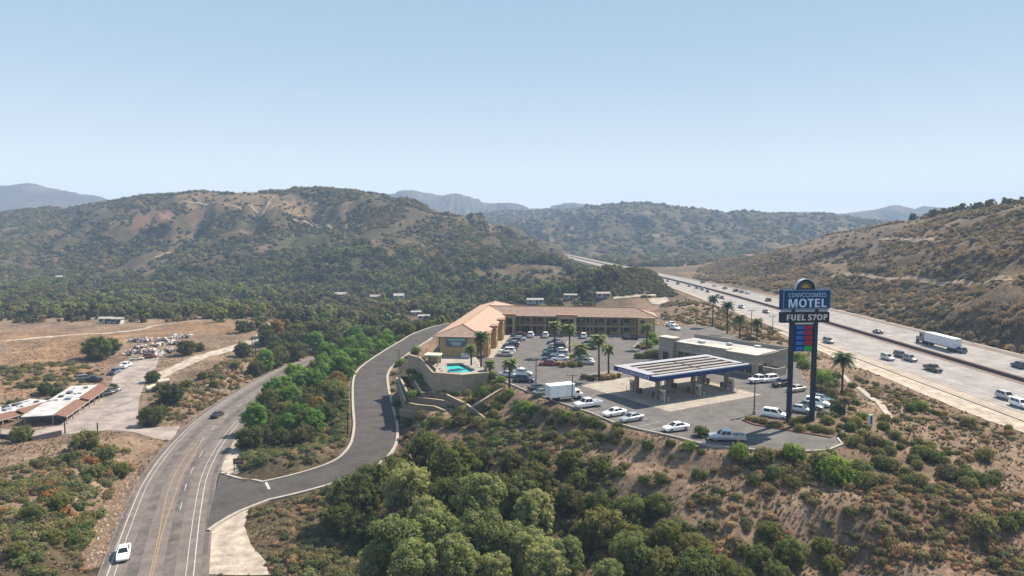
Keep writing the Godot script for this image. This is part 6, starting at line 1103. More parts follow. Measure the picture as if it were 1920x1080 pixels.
func build_motel() -> void:
	M.motel_wall = stucco(Color(0.64, 0.44, 0.215))
	M.motel_trim = stucco(Color(0.62, 0.48, 0.30))
	M.motel_roof = ground_mat(Color(0.55, 0.40, 0.325), 2.4, 13.0, 0.0, M.soft, M.blot)
	M.motel_ridge = stucco(Color(0.44, 0.27, 0.19))
	M.motel_door = mat(Color(0.06, 0.045, 0.035), 0.6)
	M.window_frame = mat(Color(0.30, 0.25, 0.19), 0.6)
	M.dark_glass = mat(Color(0.02, 0.024, 0.028), 0.12)
	M.rail = mat(Color(0.14, 0.13, 0.09), 0.6)
	var o := thing("motel", "two-storey L-shaped tan motel with terracotta roof round the parking lot", "motel", P(-2.6, 0.0, 222.0), -0.1223)
	# room blocks, set back behind the outside corridors
	var w := Shape.new()
	w.box(Vector3(-6.0, 3.0, 9.25), Vector3(9.0 - 0.4, 6.0, 72.0))      # west wing core x -10.3..-1.7
	w.box(Vector3(23.5, 3.0, -6.5), Vector3(49.0, 6.0, 9.4))            # north wing core z -11.2..-1.8
	w.box(Vector3(-6.3, 3.0, 44.0), Vector3(9.4, 6.0, 3.0))             # closed south end, face z 45.5
	w.box(Vector3(-11.2, 3.0, 8.0), Vector3(1.6, 6.0, 69.0))
	w.box(Vector3(45.8, 3.0, -0.5), Vector3(5.4, 6.0, 3.4))             # closed east end block
	part("wall", w.mesh(), M.motel_wall, o)
	var tr := Shape.new()
	tr.box(Vector3(-6.3, 5.85, 45.53), Vector3(9.6, 0.28, 0.08))
	tr.box(Vector3(-6.3, 2.85, 45.53), Vector3(9.5, 0.16, 0.06))
	tr.box(Vector3(-6.3, 0.3, 45.53), Vector3(9.5, 0.6, 0.06))
	part("trim_band", tr.mesh(), M.motel_trim, o)
	# corridor slabs
	var s := Shape.new()
	s.box(Vector3(21.5, 2.85, -0.85), Vector3(43.0, 0.28, 1.9))
	part("gallery_floor", s.mesh(), M.motel_trim, o)
	s = Shape.new()
	s.box(Vector3(-0.85, 2.85, 21.4), Vector3(1.9, 0.28, 42.4))
	part("gallery_floor", s.mesh(), M.motel_trim, o)
	var rl := part("railing", railing_mesh(43.0), M.rail, o)
	rl.position = Vector3(0, 2.99, 0.02)
	rl = part("railing", railing_mesh(42.4), M.rail, o)
	rl.transform = Transform3D(Basis(Vector3.UP, -PI / 2), Vector3(0.02, 2.99, 0.2))
	# posts
	var x := 4.0
	while x < 43.0:
		part("post", box_mesh(Vector3(0.32, 5.9, 0.32), Vector3(0, 2.95, 0)), M.motel_trim, o).position = Vector3(x, 0, -0.2)
		x += 4.8
	var z := 4.0
	while z < 42.0:
		part("post", box_mesh(Vector3(0.32, 5.9, 0.32), Vector3(0, 2.95, 0)), M.motel_trim, o).position = Vector3(-0.2, 0, z)
		z += 4.8
	# doors and windows of the rooms
	for f in 2:
		var y := 0.13 if f == 0 else 3.0
		x = 2.0
		while x < 42.0:
			front_door(o, Transform3D(Basis(), Vector3(x, y, -1.78)))
			room_window(o, Transform3D(Basis(), Vector3(x + 1.75, y + 0.85, -1.78)))
			x += 4.0
		z = 1.5
		while z < 40.0:
			front_door(o, Transform3D(Basis(Vector3.UP, PI / 2), Vector3(-1.68, y, z)))
			room_window(o, Transform3D(Basis(Vector3.UP, PI / 2), Vector3(-1.68, y + 0.85, z + 1.75)))
			z += 4.0
		# dark stair openings on the west side of the south end
		part("stair_opening", box_mesh(Vector3(0.9, 2.1, 0.05), Vector3(-11.55, y + 1.1, 42.53)), M.motel_door, o)
		room_window(o, Transform3D(Basis(), Vector3(44.6, y + 0.9, 1.22)), 1.2)
	# portals: two piers, a header and a flat cap
	for p in [[1.9, 0.9, 3.6, 0.0], [20.6, 0.9, 6.0, 0.0], [0.9, 41.0, 3.8, 1.0], [0.9, 27.5, 3.4, 1.0], [0.9, 13.5, 3.4, 1.0]]:
		var q := Shape.new()
		var L: float = p[2]
		for e in [-L * 0.5 + 0.4, L * 0.5 - 0.4]:
			q.box(Vector3(e, 2.8, 0), Vector3(0.8, 5.6, 1.5))
		q.box(Vector3(0, 5.75, 0), Vector3(L, 1.0, 1.5))
		q.box(Vector3(0, 2.75, 0.1), Vector3(L - 1.6, 0.5, 1.1))
		var po := part("portal", q.mesh(), M.motel_trim if p[3] == 0.0 else M.motel_wall, o)
		po.transform = Transform3D(Basis(Vector3.UP, PI / 2 * float(p[3])), Vector3(p[0], 0, p[1]))
		part("cap", box_mesh(Vector3(L + 0.7, 0.35, 2.2), Vector3(0, 6.44, 0)), M.motel_ridge, po)
	# roof: hipped L with tile courses
	var e0 := 6.0
	var e1 := 8.35
	var r := Shape.new()
	var A := Vector3(-12.8, e0, 46.3)
	var B := Vector3(0.8, e0, 46.3)
	var Cc := Vector3(0.8, e0, 0.8)
	var D := Vector3(49.4, e0, 0.8)
	var E := Vector3(49.4, e0, -12.8)
	var Fp := Vector3(0.8, e0, -12.8)
	var G := Vector3(0.8, e0, -27.8)
	var H := Vector3(-12.8, e0, -27.8)
	var R1 := Vector3(-6, e1, 39.5)
	var R2 := Vector3(-6, e1, -6)
	var R3 := Vector3(42.6, e1, -6)
	var R4 := Vector3(-6, e1, -21)
	r.tri(A, B, R1)
	r.quad(B, Cc, R2, R1)
	r.quad(Cc, D, R3, R2)
	r.tri(D, E, R3)
	r.quad(E, Fp, R2, R3)
	r.quad(Fp, G, R4, R2)
	r.tri(G, H, R4)
	r.quad(H, A, R1, R4)
	# soffit and eaves edge
	for pr in [[A, B], [B, Cc], [Cc, D], [D, E], [E, Fp], [Fp, G], [G, H], [H, A]]:
		r.quad(pr[0] + Vector3(0, -0.24, 0), pr[1] + Vector3(0, -0.24, 0), pr[1], pr[0])
	var dn := Vector3(0, -0.24, 0)
	r.quad(B + dn, A + dn, H + dn, G + dn)
	r.quad(D + dn, Cc + dn, Fp + dn, E + dn)
	var roof := part("roof", r.mesh(), M.motel_roof, o)
	for pr in [[A, R1], [B, R1], [R1, R4], [R2, R3], [D, R3], [E, R3], [G, R4], [H, R4]]:
		var q := Shape.new()
		q.tube(pr[0] + Vector3(0, 0.03, 0), pr[1] + Vector3(0, 0.03, 0), 0.17, 0.17, 6)
		part("ridge_tile_row", q.mesh(), M.motel_ridge, roof)
	# tile courses: low steps across each slope
	var cs := Shape.new()
	for sl in [[A, B, R1, R1], [B, Cc, R1, R2], [Cc, D, R2, R3], [D, E, R3, R3], [H, A, R4, R1]]:
		var steps := 16
		for k in range(1, steps):
			var t := float(k) / steps
			var a: Vector3 = sl[0].lerp(sl[2], t) + Vector3(0, 0.02, 0)
			var b: Vector3 = sl[1].lerp(sl[3], t) + Vector3(0, 0.02, 0)
			cs.tube(a, b, 0.045, 0.045, 4, false)
	part("tile_course", cs.mesh(), M.motel_roof, roof)
	# sign on the south end wall
	var sg := part("wall_sign", box_mesh(Vector3(5.4, 2.35, 0.18), Vector3(-6.5, 4.55, 45.62)), mat(Color(0.025, 0.085, 0.10), 0.4), o)
	sg.set_meta("label", "teal wall sign with a pale heading band and white lettering")
	part("heading_band", box_mesh(Vector3(4.7, 0.55, 0.03), Vector3(-6.5, 5.12, 45.725)), mat(Color(0.16, 0.33, 0.38), 0.4), sg)
	part("frame", frame_mesh(5.6, 2.55, 0.14, 0.24, Vector3(-6.5, 4.55, 45.63)), mat(Color(0.16, 0.15, 0.12), 0.6), sg)
	var em := Shape.new()
	em.quad(Vector3(-7.6, 3.62, 45.74), Vector3(-5.5, 3.62, 45.74), Vector3(-4.9, 4.5, 45.74), Vector3(-8.1, 4.5, 45.74))
	em.quad(Vector3(-7.6, 3.55, 45.73), Vector3(-5.5, 3.55, 45.73), Vector3(-5.5, 3.62, 45.74), Vector3(-7.6, 3.62, 45.74))
	part("emblem", em.mesh(), mat(Color(0.24, 0.28, 0.35), 0.5), sg)
	# air conditioning cabinet by the wall
	var ac := thing("cabinet", "pale grey service cabinet against the motel end wall by the pool", "cabinet", P(-12.1, 0.25, 175.6), -0.1223)
	var aq := Shape.new()
	aq.cbox(Vector3(0, 0.75, 0), Vector3(2.1, 1.5, 0.9), 0.04)
	part("casing", aq.mesh(), mat(Color(0.55, 0.55, 0.54), 0.6), ac)
	part("lid", box_mesh(Vector3(2.2, 0.06, 1.0), Vector3(0, 1.53, 0)), mat(Color(0.66, 0.66, 0.65), 0.6), ac)
	for k in 2:
		part("door", box_mesh(Vector3(0.9, 1.2, 0.03), Vector3(-0.5 + k, 0.75, 0.46)), mat(Color(0.5, 0.5, 0.5), 0.6), ac)

func frame_mesh(w: float, h: float, t: float, depth: float, at: Vector3) -> ArrayMesh:
	var q := Shape.new()
	q.box(at + Vector3(0, h * 0.5, 0), Vector3(w + t, t, depth))
	q.box(at + Vector3(0, -h * 0.5, 0), Vector3(w + t, t, depth))
	q.box(at + Vector3(-w * 0.5, 0, 0), Vector3(t, h - t, depth))
	q.box(at + Vector3(w * 0.5, 0, 0), Vector3(t, h - t, depth))
	return q.mesh()

# lettering facing local +z, fitted to a width
func text_part(called: String, words: String, h: float, at: Vector3, m: Material, parent: Node3D, width: float, bold: bool = true) -> MeshInstance3D:
	var t := TextMesh.new()
	var f := SystemFont.new()
	f.font_names = PackedStringArray(["Droid Sans"])
	f.font_weight = 700 if bold else 400
	t.font = f
	t.text = words
	t.font_size = 64
	t.pixel_size = 0.01
	t.depth = 0.05
	var size := t.get_aabb().size
	var o := MeshInstance3D.new()
	o.name = called
	o.mesh = t
	o.material_override = m
	parent.add_child(o, true)
	var cap := 64 * 0.01 * 0.715
	o.transform = Transform3D(Basis().scaled(Vector3(width / maxf(size.x, 0.01), h / cap, 1.0)), at)
	return o

func build_store() -> void:
	var wall := stucco(Color(0.50, 0.43, 0.355))
	var pale := stucco(Color(0.55, 0.49, 0.42))
	var roofm := ground_mat(Color(0.50, 0.49, 0.50), 4.0, 23.0, 0.0, M.soft, M.blot)
	var cap := stucco(Color(0.70, 0.66, 0.60))
	var o := thing("convenience_store", "beige flat-roofed convenience store behind the fuel canopy", "shop", P(39.6, 0.0, 178.2), -0.893)
	var q := Shape.new()
	q.box(Vector3(13.95, 2.1, -7.2), Vector3(27.4, 4.2, 13.6))
	part("wall", q.mesh(), wall, o)
	part("roof", box_mesh(Vector3(26.6, 0.12, 13.0), Vector3(13.95, 4.262, -7.2)), roofm, o)
	# parapets along the back and sides
	q = Shape.new()
	q.box(Vector3(13.95, 4.75, -13.9), Vector3(27.8, 1.1, 0.3))
	q.box(Vector3(27.55, 4.6, -7.6), Vector3(0.3, 0.8, 12.2))
	part("parapet", q.mesh(), wall, o)
	# the broken front: tower, two bays and the corner
	for b in [[0.0, 4.6, 5.9, 1.2], [4.6, 12.4, 5.0, 0.0], [12.4, 20.0, 5.2, 0.5], [20.0, 28.2, 4.9, 1.0]]:
		var L: float = b[1] - b[0]
		var bay := part("front_bay", box_mesh(Vector3(L - 0.02, b[2], 1.4 + b[3]), Vector3((b[0] + b[1]) * 0.5, b[2] * 0.5, -0.6 + b[3] * 0.5)), wall if b[3] != 0.5 else pale, o)
		part("coping", box_mesh(Vector3(L + 0.3, 0.22, 1.9 + b[3]), Vector3((b[0] + b[1]) * 0.5, b[2] + 0.1, -0.6 + b[3] * 0.5)), cap, bay)
		part("band", box_mesh(Vector3(L + 0.04, 0.25, 0.1), Vector3((b[0] + b[1]) * 0.5, 3.1, 0.12 + b[3])), cap, bay)
	# roof over the corner tower and the bay behind the canopy, lit white
	part("bay_roof", box_mesh(Vector3(7.6, 0.14, 5.0), Vector3(16.2, 4.75, -3.6)), cap, o)
	part("bay_roof", box_mesh(Vector3(8.0, 0.14, 8.2), Vector3(23.9, 4.72, -5.2)), cap, o)
	# shop windows and doors
	for wn in [[6.2, 1.6], [8.2, 1.6], [10.2, 1.6]]:
		room_window(o, Transform3D(Basis(), Vector3(wn[0], 0.6, 0.14)), 1.7, 2.0)
	for wn in [[13.6, 0.0], [15.4, 0.0], [17.2, 0.0], [19.0, 0.0]]:
		room_window(o, Transform3D(Basis(), Vector3(wn[0], 0.6, 0.64)), 1.5, 2.1)
	var dr := part("door", box_mesh(Vector3(1.8, 2.4, 0.06), Vector3(2.3, 1.2, 1.34)), M.dark_glass, o)
	part("frame", frame_mesh(1.8, 2.4, 0.1, 0.1, Vector3(2.3, 1.2, 1.36)), M.window_frame, dr)
	for wn in [22.0, 24.2, 26.3]:
		room_window(o, Transform3D(Basis(), Vector3(wn, 0.7, 1.14)), 1.6, 1.9)
	for wn in [-1.8, -4.6]:
		room_window(o, Transform3D(Basis(Vector3.UP, PI / 2), Vector3(28.24 if wn > -1.9 else 27.7, 0.7, wn + 1.2)), 1.6, 1.9)
	# roof plant
	for p in [[8.0, -6.0, 1.6], [14.0, -9.5, 1.3], [21.0, -11.0, 1.5]]:
		var u := Shape.new()
		u.cbox(Vector3(p[0], 4.35 + p[2] * 0.25, p[1]), Vector3(p[2], p[2] * 0.5, p[2] * 0.8), 0.05)
		part("roof_unit", u.mesh(), mat(Color(0.42, 0.42, 0.42), 0.6), o)
	# walled bin yard at the south-east corner
	var by := thing("bin_enclosure", "tan walled bin enclosure beside the convenience store", "enclosure", P(59.5, 0.0, 157.0), -0.893)
	q = Shape.new()
	q.box(Vector3(0, 0.95, 0), Vector3(4.6, 1.9, 0.25))
	q.box(Vector3(-2.2, 0.95, -2.2), Vector3(0.25, 1.9, 4.15))
	q.box(Vector3(2.2, 0.95, -2.2), Vector3(0.25, 1.9, 4.15))
	part("wall", q.mesh(), pale, by)
	part("coping", box_mesh(Vector3(4.8, 0.1, 0.4), Vector3(0, 1.95, 0)), cap, by)
	part("gate", box_mesh(Vector3(4.1, 1.7, 0.08), Vector3(0, 0.9, -4.2)), mat(Color(0.2, 0.17, 0.14), 0.7), by)

func build_canopy() -> void:
	var blue := matte(Color(0.028, 0.048, 0.145))
	var pale := ground_mat(Color(0.43, 0.39, 0.37), 4.0, 17.0, 0.0, M.soft, M.blot)
	var greyish := mat(Color(0.27, 0.27, 0.31), 0.6)
	var dark := mat(Color(0.10, 0.095, 0.10), 0.8)
	var stone := stucco(Color(0.36, 0.29, 0.23))
	var o := thing("fuel_canopy", "blue-edged flat fuel canopy on square columns over the pumps", "canopy", P(27.5, 0.0, 129.9), 0.506)
	var LX := 26.2
	var LZ := 12.7
	var cx := LX * 0.5
	var cz := -LZ * 0.5
	part("soffit", box_mesh(Vector3(LX - 0.2, 0.12, LZ - 0.2), Vector3(cx, 4.72, cz)), mat(Color(0.62, 0.60, 0.56), 0.7), o)
	part("deck", box_mesh(Vector3(LX - 0.3, 0.1, LZ - 0.3), Vector3(cx, 5.12, cz)), dark, o)
	# blue fascia, one board for each side
	var f1 := part("fascia", box_mesh(Vector3(LX, 0.98, 0.14), Vector3(cx, 5.11, 0)), blue, o)
	part("fascia", box_mesh(Vector3(LX, 0.98, 0.14), Vector3(cx, 5.11, -LZ)), blue, o)
	var f2 := part("fascia", box_mesh(Vector3(0.14, 0.98, LZ - 0.15), Vector3(0.0, 5.11, cz)), blue, o)
	part("fascia", box_mesh(Vector3(0.14, 0.98, LZ - 0.15), Vector3(LX, 5.11, cz)), blue, o)
	# wide grey gutter apron round the top
	var q := Shape.new()
	q.box(Vector3(cx, 5.57, -0.55), Vector3(LX + 0.14, 0.1, 0.96))
	q.box(Vector3(cx, 5.57, -LZ + 1.0), Vector3(LX + 0.14, 0.1, 1.86))
	q.box(Vector3(1.25, 5.57, cz - 0.45), Vector3(2.3, 0.098, LZ - 2.97))
	q.box(Vector3(LX - 0.8, 5.57, cz - 0.45), Vector3(1.45, 0.098, LZ - 2.97))
	part("gutter_apron", q.mesh(), greyish, o)
	for i in 2:
		for k in 4:
			var x := 2.6 + i * 11.45
			var z := -1.75 - k * 2.28
			var p := Shape.new()
			p.cbox(Vector3(x + 5.45, 5.36, z - 0.78), Vector3(10.9, 0.42, 1.05), 0.04)
			part("roof_panel", p.mesh(), pale, o)
	# lettering band on the west end
	var plate := part("sign_band", box_mesh(Vector3(0.05, 0.56, 9.6), Vector3(-0.09, 5.12, cz + 0.1)), mat(Color(0.50, 0.52, 0.62), 0.5), f2)
	var tx := text_part("lettering", "BERCKCOON CI DENHORCON", 0.40, Vector3.ZERO, blue, plate, 9.1)
	tx.transform = Transform3D(Basis(Vector3.UP, -PI / 2), Vector3(-0.12, 5.12, cz + 0.1)) * Transform3D(tx.transform.basis, Vector3.ZERO)
	part("stripe", box_mesh(Vector3(LX - 1.0, 0.10, 0.03), Vector3(cx, 5.52, 0.085)), mat(Color(0.55, 0.58, 0.68), 0.5), f1)
	# pump islands
	var steel := mat(Color(0.5, 0.5, 0.5), 0.4, 0.7)
	for i in 3:
		var x := 3.6 + i * 9.5
		for z in [-3.1, -9.6]:
			var col := Shape.new()
			col.box(Vector3(x, 2.33, z), Vector3(0.72, 4.66, 0.72))
			var cp := part("column", col.mesh(), M.canopy_column, o)
			part("base", box_mesh(Vector3(0.95, 1.0, 0.95), Vector3(x, 0.5, z)), stone, cp)
		var wpos := o.transform * Vector3(x, 0, cz)
		var isl := thing("pump_island", ["concrete pump island at the western end under the canopy", "concrete pump island in the middle under the canopy", "concrete pump island nearest the store under the canopy"][i], "pump island", wpos, 0.506, "pump islands")
		var iq := Shape.new()
		iq.cbox(Vector3(0, 0.08, 0), Vector3(1.3, 0.17, 11.2), 0.04)
		part("slab", iq.mesh(), M.concrete, isl)
		for e in [-5.9, 5.9]:
			for g in [-0.5, 0.5]:
				var b := Shape.new()
				b.tube(Vector3(g, 0, e), Vector3(g, 1.0, e), 0.08, 0.08, 8)
				part("bollard", b.mesh(), mat(Color(0.55, 0.5, 0.42), 0.6), isl)
		for e in [-4.7, 4.7]:
			var nm: String = ["west", "middle", "east"][i]
			var dp := thing("fuel_dispenser", "fuel dispenser on the %s pump island, %s end" % [{"west": "western", "middle": "middle", "east": "store-side"}[nm], "far" if e < 0 else "near"], "fuel pump", o.transform * Vector3(x, 0.16, cz + e), 0.506, "fuel dispensers")
			var dq := Shape.new()
			dq.cbox(Vector3(0, 0.95, 0), Vector3(0.62, 1.9, 1.05), 0.05)
			part("housing", dq.mesh(), mat(Color(0.30, 0.28, 0.27), 0.5), dp)
			part("top_sign", box_mesh(Vector3(0.66, 0.34, 1.15), Vector3(0, 2.08, 0)), mat(Color(0.52, 0.46, 0.38), 0.5), dp)
			for g in [-0.33, 0.33]:
				part("screen", box_mesh(Vector3(0.03, 0.35, 0.5), Vector3(g, 1.45, 0)), M.dark_glass, dp)
				part("nozzle", box_mesh(Vector3(0.1, 0.3, 0.08), Vector3(g * 1.1, 1.05, 0.35)), mat(Color(0.03, 0.03, 0.03), 0.5), dp)
			part("hose_mast", box_mesh(Vector3(0.08, 2.4, 0.08), Vector3(0, 1.2, 0.56)), steel, dp)
		for e in [-2.0, 2.0]:
			var bn := thing("waste_bin", "dark waste bin on the %s pump island, %s one" % [["western", "middle", "store-side"][i], "far" if e < 0 else "near"], "bin", o.transform * Vector3(x, 0.16, cz + e), 0.506, "bins on the pump islands")
			var bq := Shape.new()
			bq.cbox(Vector3(0, 0.5, 0), Vector3(0.55, 1.0, 0.55), 0.05)
			part("casing", bq.mesh(), mat(Color(0.05, 0.05, 0.06), 0.6), bn)
			part("lid", box_mesh(Vector3(0.6, 0.1, 0.6), Vector3(0, 1.05, 0)), mat(Color(0.09, 0.09, 0.1), 0.6), bn)

func build_pylon() -> void:
	var o := thing("pylon_sign", "tall blue and charcoal roadside sign reading MOTEL and FUEL S7OP", "sign", P(51.0, 0.1, 118.4), 0.10)
	var post := matte(Color(0.032, 0.045, 0.068))
	var navy := matte(Color(0.011, 0.058, 0.15))
	var char_ := matte(Color(0.035, 0.035, 0.048))
	var pale := matte(Color(0.42, 0.48, 0.56))
	var white := matte(Color(0.56, 0.66, 0.82))
	for x in [-2.15, 2.15]:
		var q := Shape.new()
		q.cbox(Vector3(x, 10.4, 0), Vector3(0.74, 20.8, 0.66), 0.05)
		part("post", q.mesh(), post, o)
	var main := Shape.new()
	main.cbox(Vector3(0, 21.80, 0.05), Vector3(8.8, 3.4, 1.1), 0.05)
	var mp := part("name_panel", main.mesh(), navy, o)
	part("frame", frame_mesh(8.5, 3.2, 0.14, 0.16, Vector3(0.1, 21.80, 0.60)), matte(Color(0.16, 0.25, 0.36)), mp)
	text_part("lettering", "CONVCCIOMEES", 0.78, Vector3(0.15, 22.55, 0.64), matte(Color(0.26, 0.38, 0.50)), mp, 6.9)
	text_part("lettering", "MOTEL", 1.45, Vector3(0.15, 21.12, 0.64), white, mp, 6.9)
	var fp := part("fuel_panel", box_mesh(Vector3(8.75, 1.8, 1.0), Vector3(0, 18.62, 0.05)), char_, o)
	text_part("lettering", "FUEL S7OP", 1.0, Vector3(0.25, 18.62, 0.58), matte(Color(0.62, 0.62, 0.62)), fp, 7.4)
	part("divider", box_mesh(Vector3(8.5, 0.42, 0.5), Vector3(0, 19.80, 0.05)), pale, o)
	part("divider", box_mesh(Vector3(3.28, 0.30, 0.5), Vector3(0, 17.55, 0.05)), matte(Color(0.7, 0.7, 0.72)), o)
	var pb := part("price_board", box_mesh(Vector3(3.28, 4.72, 0.5), Vector3(0, 15.0, 0)), matte(Color(0.008, 0.03, 0.15)), o)
	for k in 5:
		var y := 16.86 - k * 0.93
		part("price_tile", box_mesh(Vector3(1.36, 0.58, 0.05), Vector3(-0.78, y, 0.275)), matte(Color(0.035, 0.14, 0.46)), pb)
		part("price_tile", box_mesh(Vector3(1.50, 0.80 if k == 4 else 0.70, 0.05), Vector3(0.78, y, 0.275)), matte(Color(0.035, 0.33, 0.06)) if k == 4 else matte(Color(0.34, 0.022, 0.032)), pb)
	# crest: an arch with a sun disc
	var arch := Shape.new()
	var dsc := Shape.new()
	var cy := 23.45
	for k in 16:
		var t0 := PI * k / 16.0
		var t1 := PI * (k + 1) / 16.0
		for rr in [[1.42, 1.78, 0.30]]:
			var a := Vector3(cos(t0) * rr[0], cy + sin(t0) * rr[0], rr[2])
			var b := Vector3(cos(t0) * rr[1], cy + sin(t0) * rr[1], rr[2])
			var c := Vector3(cos(t1) * rr[1], cy + sin(t1) * rr[1], rr[2])
			var e := Vector3(cos(t1) * rr[0], cy + sin(t1) * rr[0], rr[2])
			var bk := Vector3(0, 0, -0.6)
			arch.quad(a, b, c, e)
			arch.quad(e + bk, c + bk, b + bk, a + bk)
			arch.quad(b, b + bk, c + bk, c)
			arch.quad(a, e, e + bk, a + bk)
		var u := Vector3(cos(t0) * 1.42, cy + sin(t0) * 1.42, 0.1)
		var w := Vector3(cos(t1) * 1.42, cy + sin(t1) * 1.42, 0.1)
		dsc.tri(Vector3(0, cy, 0.1), u, w)
		dsc.tri(Vector3(0, cy, -0.1), w - Vector3(0, 0, 0.2), u - Vector3(0, 0, 0.2))
	var cr := part("crest", dsc.mesh(), matte(Color(0.10, 0.095, 0.10)), o)
	part("arch", arch.mesh(), matte(Color(0.04, 0.04, 0.045)), cr)
	part("rim", arch_rim(cy, 1.78, 1.90), pale, cr)
	var sunq := Shape.new()
	for k in 10:
		var t0 := PI * k / 10.0
		var t1 := PI * (k + 1) / 10.0
		sunq.tri(Vector3(0, cy + 0.3, 0.16), Vector3(cos(t0) * 0.62, cy + 0.3 + sin(t0) * 0.55, 0.14), Vector3(cos(t1) * 0.62, cy + 0.3 + sin(t1) * 0.55, 0.14))
		if k % 2 == 0:
			var tm := PI * (k + 0.5) / 10.0
			sunq.tri(Vector3(cos(t0) * 0.66, cy + 0.3 + sin(t0) * 0.6, 0.14), Vector3(cos(t1) * 0.66, cy + 0.3 + sin(t1) * 0.6, 0.14), Vector3(cos(tm) * 1.02, cy + 0.3 + sin(tm) * 0.88, 0.14))
	part("sun_emblem", sunq.mesh(), matte(Color(0.42, 0.30, 0.06)), cr)
	# small blue and white panel sign on two legs on the hillside
	var s := thing("panel_sign", "small white and blue upright panel sign on the bare hillside", "sign", P(HILL_SIGN[0], HILL_SIGN[2], HILL_SIGN[1]), 0.5)
	part("board", box_mesh(Vector3(0.95, 2.0, 0.2), Vector3(0, 1.15, 0)), matte(Color(0.6, 0.6, 0.58)), s)
	part("blue_field", box_mesh(Vector3(0.5, 1.5, 0.03), Vector3(0, 1.2, 0.115)), matte(Color(0.03, 0.10, 0.26)), s)
	for x in [-0.35, 0.35]:
		part("leg", box_mesh(Vector3(0.1, 0.4, 0.1), Vector3(x, 0.0, 0)), post, s)

func arch_rim(cy: float, r0: float, r1: float) -> ArrayMesh:
	var q := Shape.new()
	for k in 16:
		var t0 := PI * k / 16.0
		var t1 := PI * (k + 1) / 16.0
		var a := Vector3(cos(t0) * r0, cy + sin(t0) * r0, 0.36)
		var b := Vector3(cos(t0) * r1, cy + sin(t0) * r1, 0.36)
		var c := Vector3(cos(t1) * r1, cy + sin(t1) * r1, 0.36)
		var e := Vector3(cos(t1) * r0, cy + sin(t1) * r0, 0.36)
		var bk := Vector3(0, 0, -0.72)
		q.quad(a, b, c, e)
		q.quad(e + bk, c + bk, b + bk, a + bk)
		q.quad(b, b + bk, c + bk, c)
		q.quad(a, e, e + bk, a + bk)
	return q.mesh()

func wall_line(called: String, flat: Array, thick: float, drop: float, m: Material, capm: Material, label: String, category: String, group: String = "") -> Node3D:
	# flat: x, d, top level triples
	var o := thing(called, label, category, P(flat[0], flat[2] - drop, flat[1]), 0.0, group)
	var n := flat.size() / 3
	for i in n - 1:
		var a := P(flat[i * 3], flat[i * 3 + 2], flat[i * 3 + 1]) - o.position
		var b := P(flat[i * 3 + 3], flat[i * 3 + 5], flat[i * 3 + 4]) - o.position
		var q := Shape.new()
		var cpq := Shape.new()
		var t := (b - a)
		var flatdir := Vector3(t.x, 0, t.z).normalized()
		var s := Vector3(-flatdir.z, 0, flatdir.x) * thick * 0.5
		var ext := flatdir * thick * 0.45
		var dn := Vector3(0, -drop, 0)
		var a2 := a - (ext if i == 0 else ext * 0.9)
		var b2 := b + ext * 0.8
		q.quad(a2 + s + dn, b2 + s + dn, b2 + s, a2 + s)
		q.quad(b2 - s + dn, a2 - s + dn, a2 - s, b2 - s)
		q.quad(a2 - s, a2 + s, b2 + s, b2 - s)
		q.quad(a2 - s + dn, a2 + s + dn, a2 + s, a2 - s)
		q.quad(b2 + s + dn, b2 - s + dn, b2 - s, b2 + s)
		part("wall_panel", q.mesh(), m, o)
		var cs := s * 1.35
		var up := Vector3(0, 0.1 + 0.004 * i, 0)
		cpq.quad(a2 - cs + up, a2 + cs + up, b2 + cs + up, b2 - cs + up)
		cpq.quad(a2 + cs, b2 + cs, b2 + cs + up, a2 + cs + up)
		cpq.quad(b2 - cs, a2 - cs, a2 - cs + up, b2 - cs + up)
		cpq.quad(a2 - cs, a2 + cs, a2 + cs + up, a2 - cs + up)
		cpq.quad(b2 + cs, b2 - cs, b2 - cs + up, b2 + cs + up)
		part("coping", cpq.mesh(), capm, o)
	return o

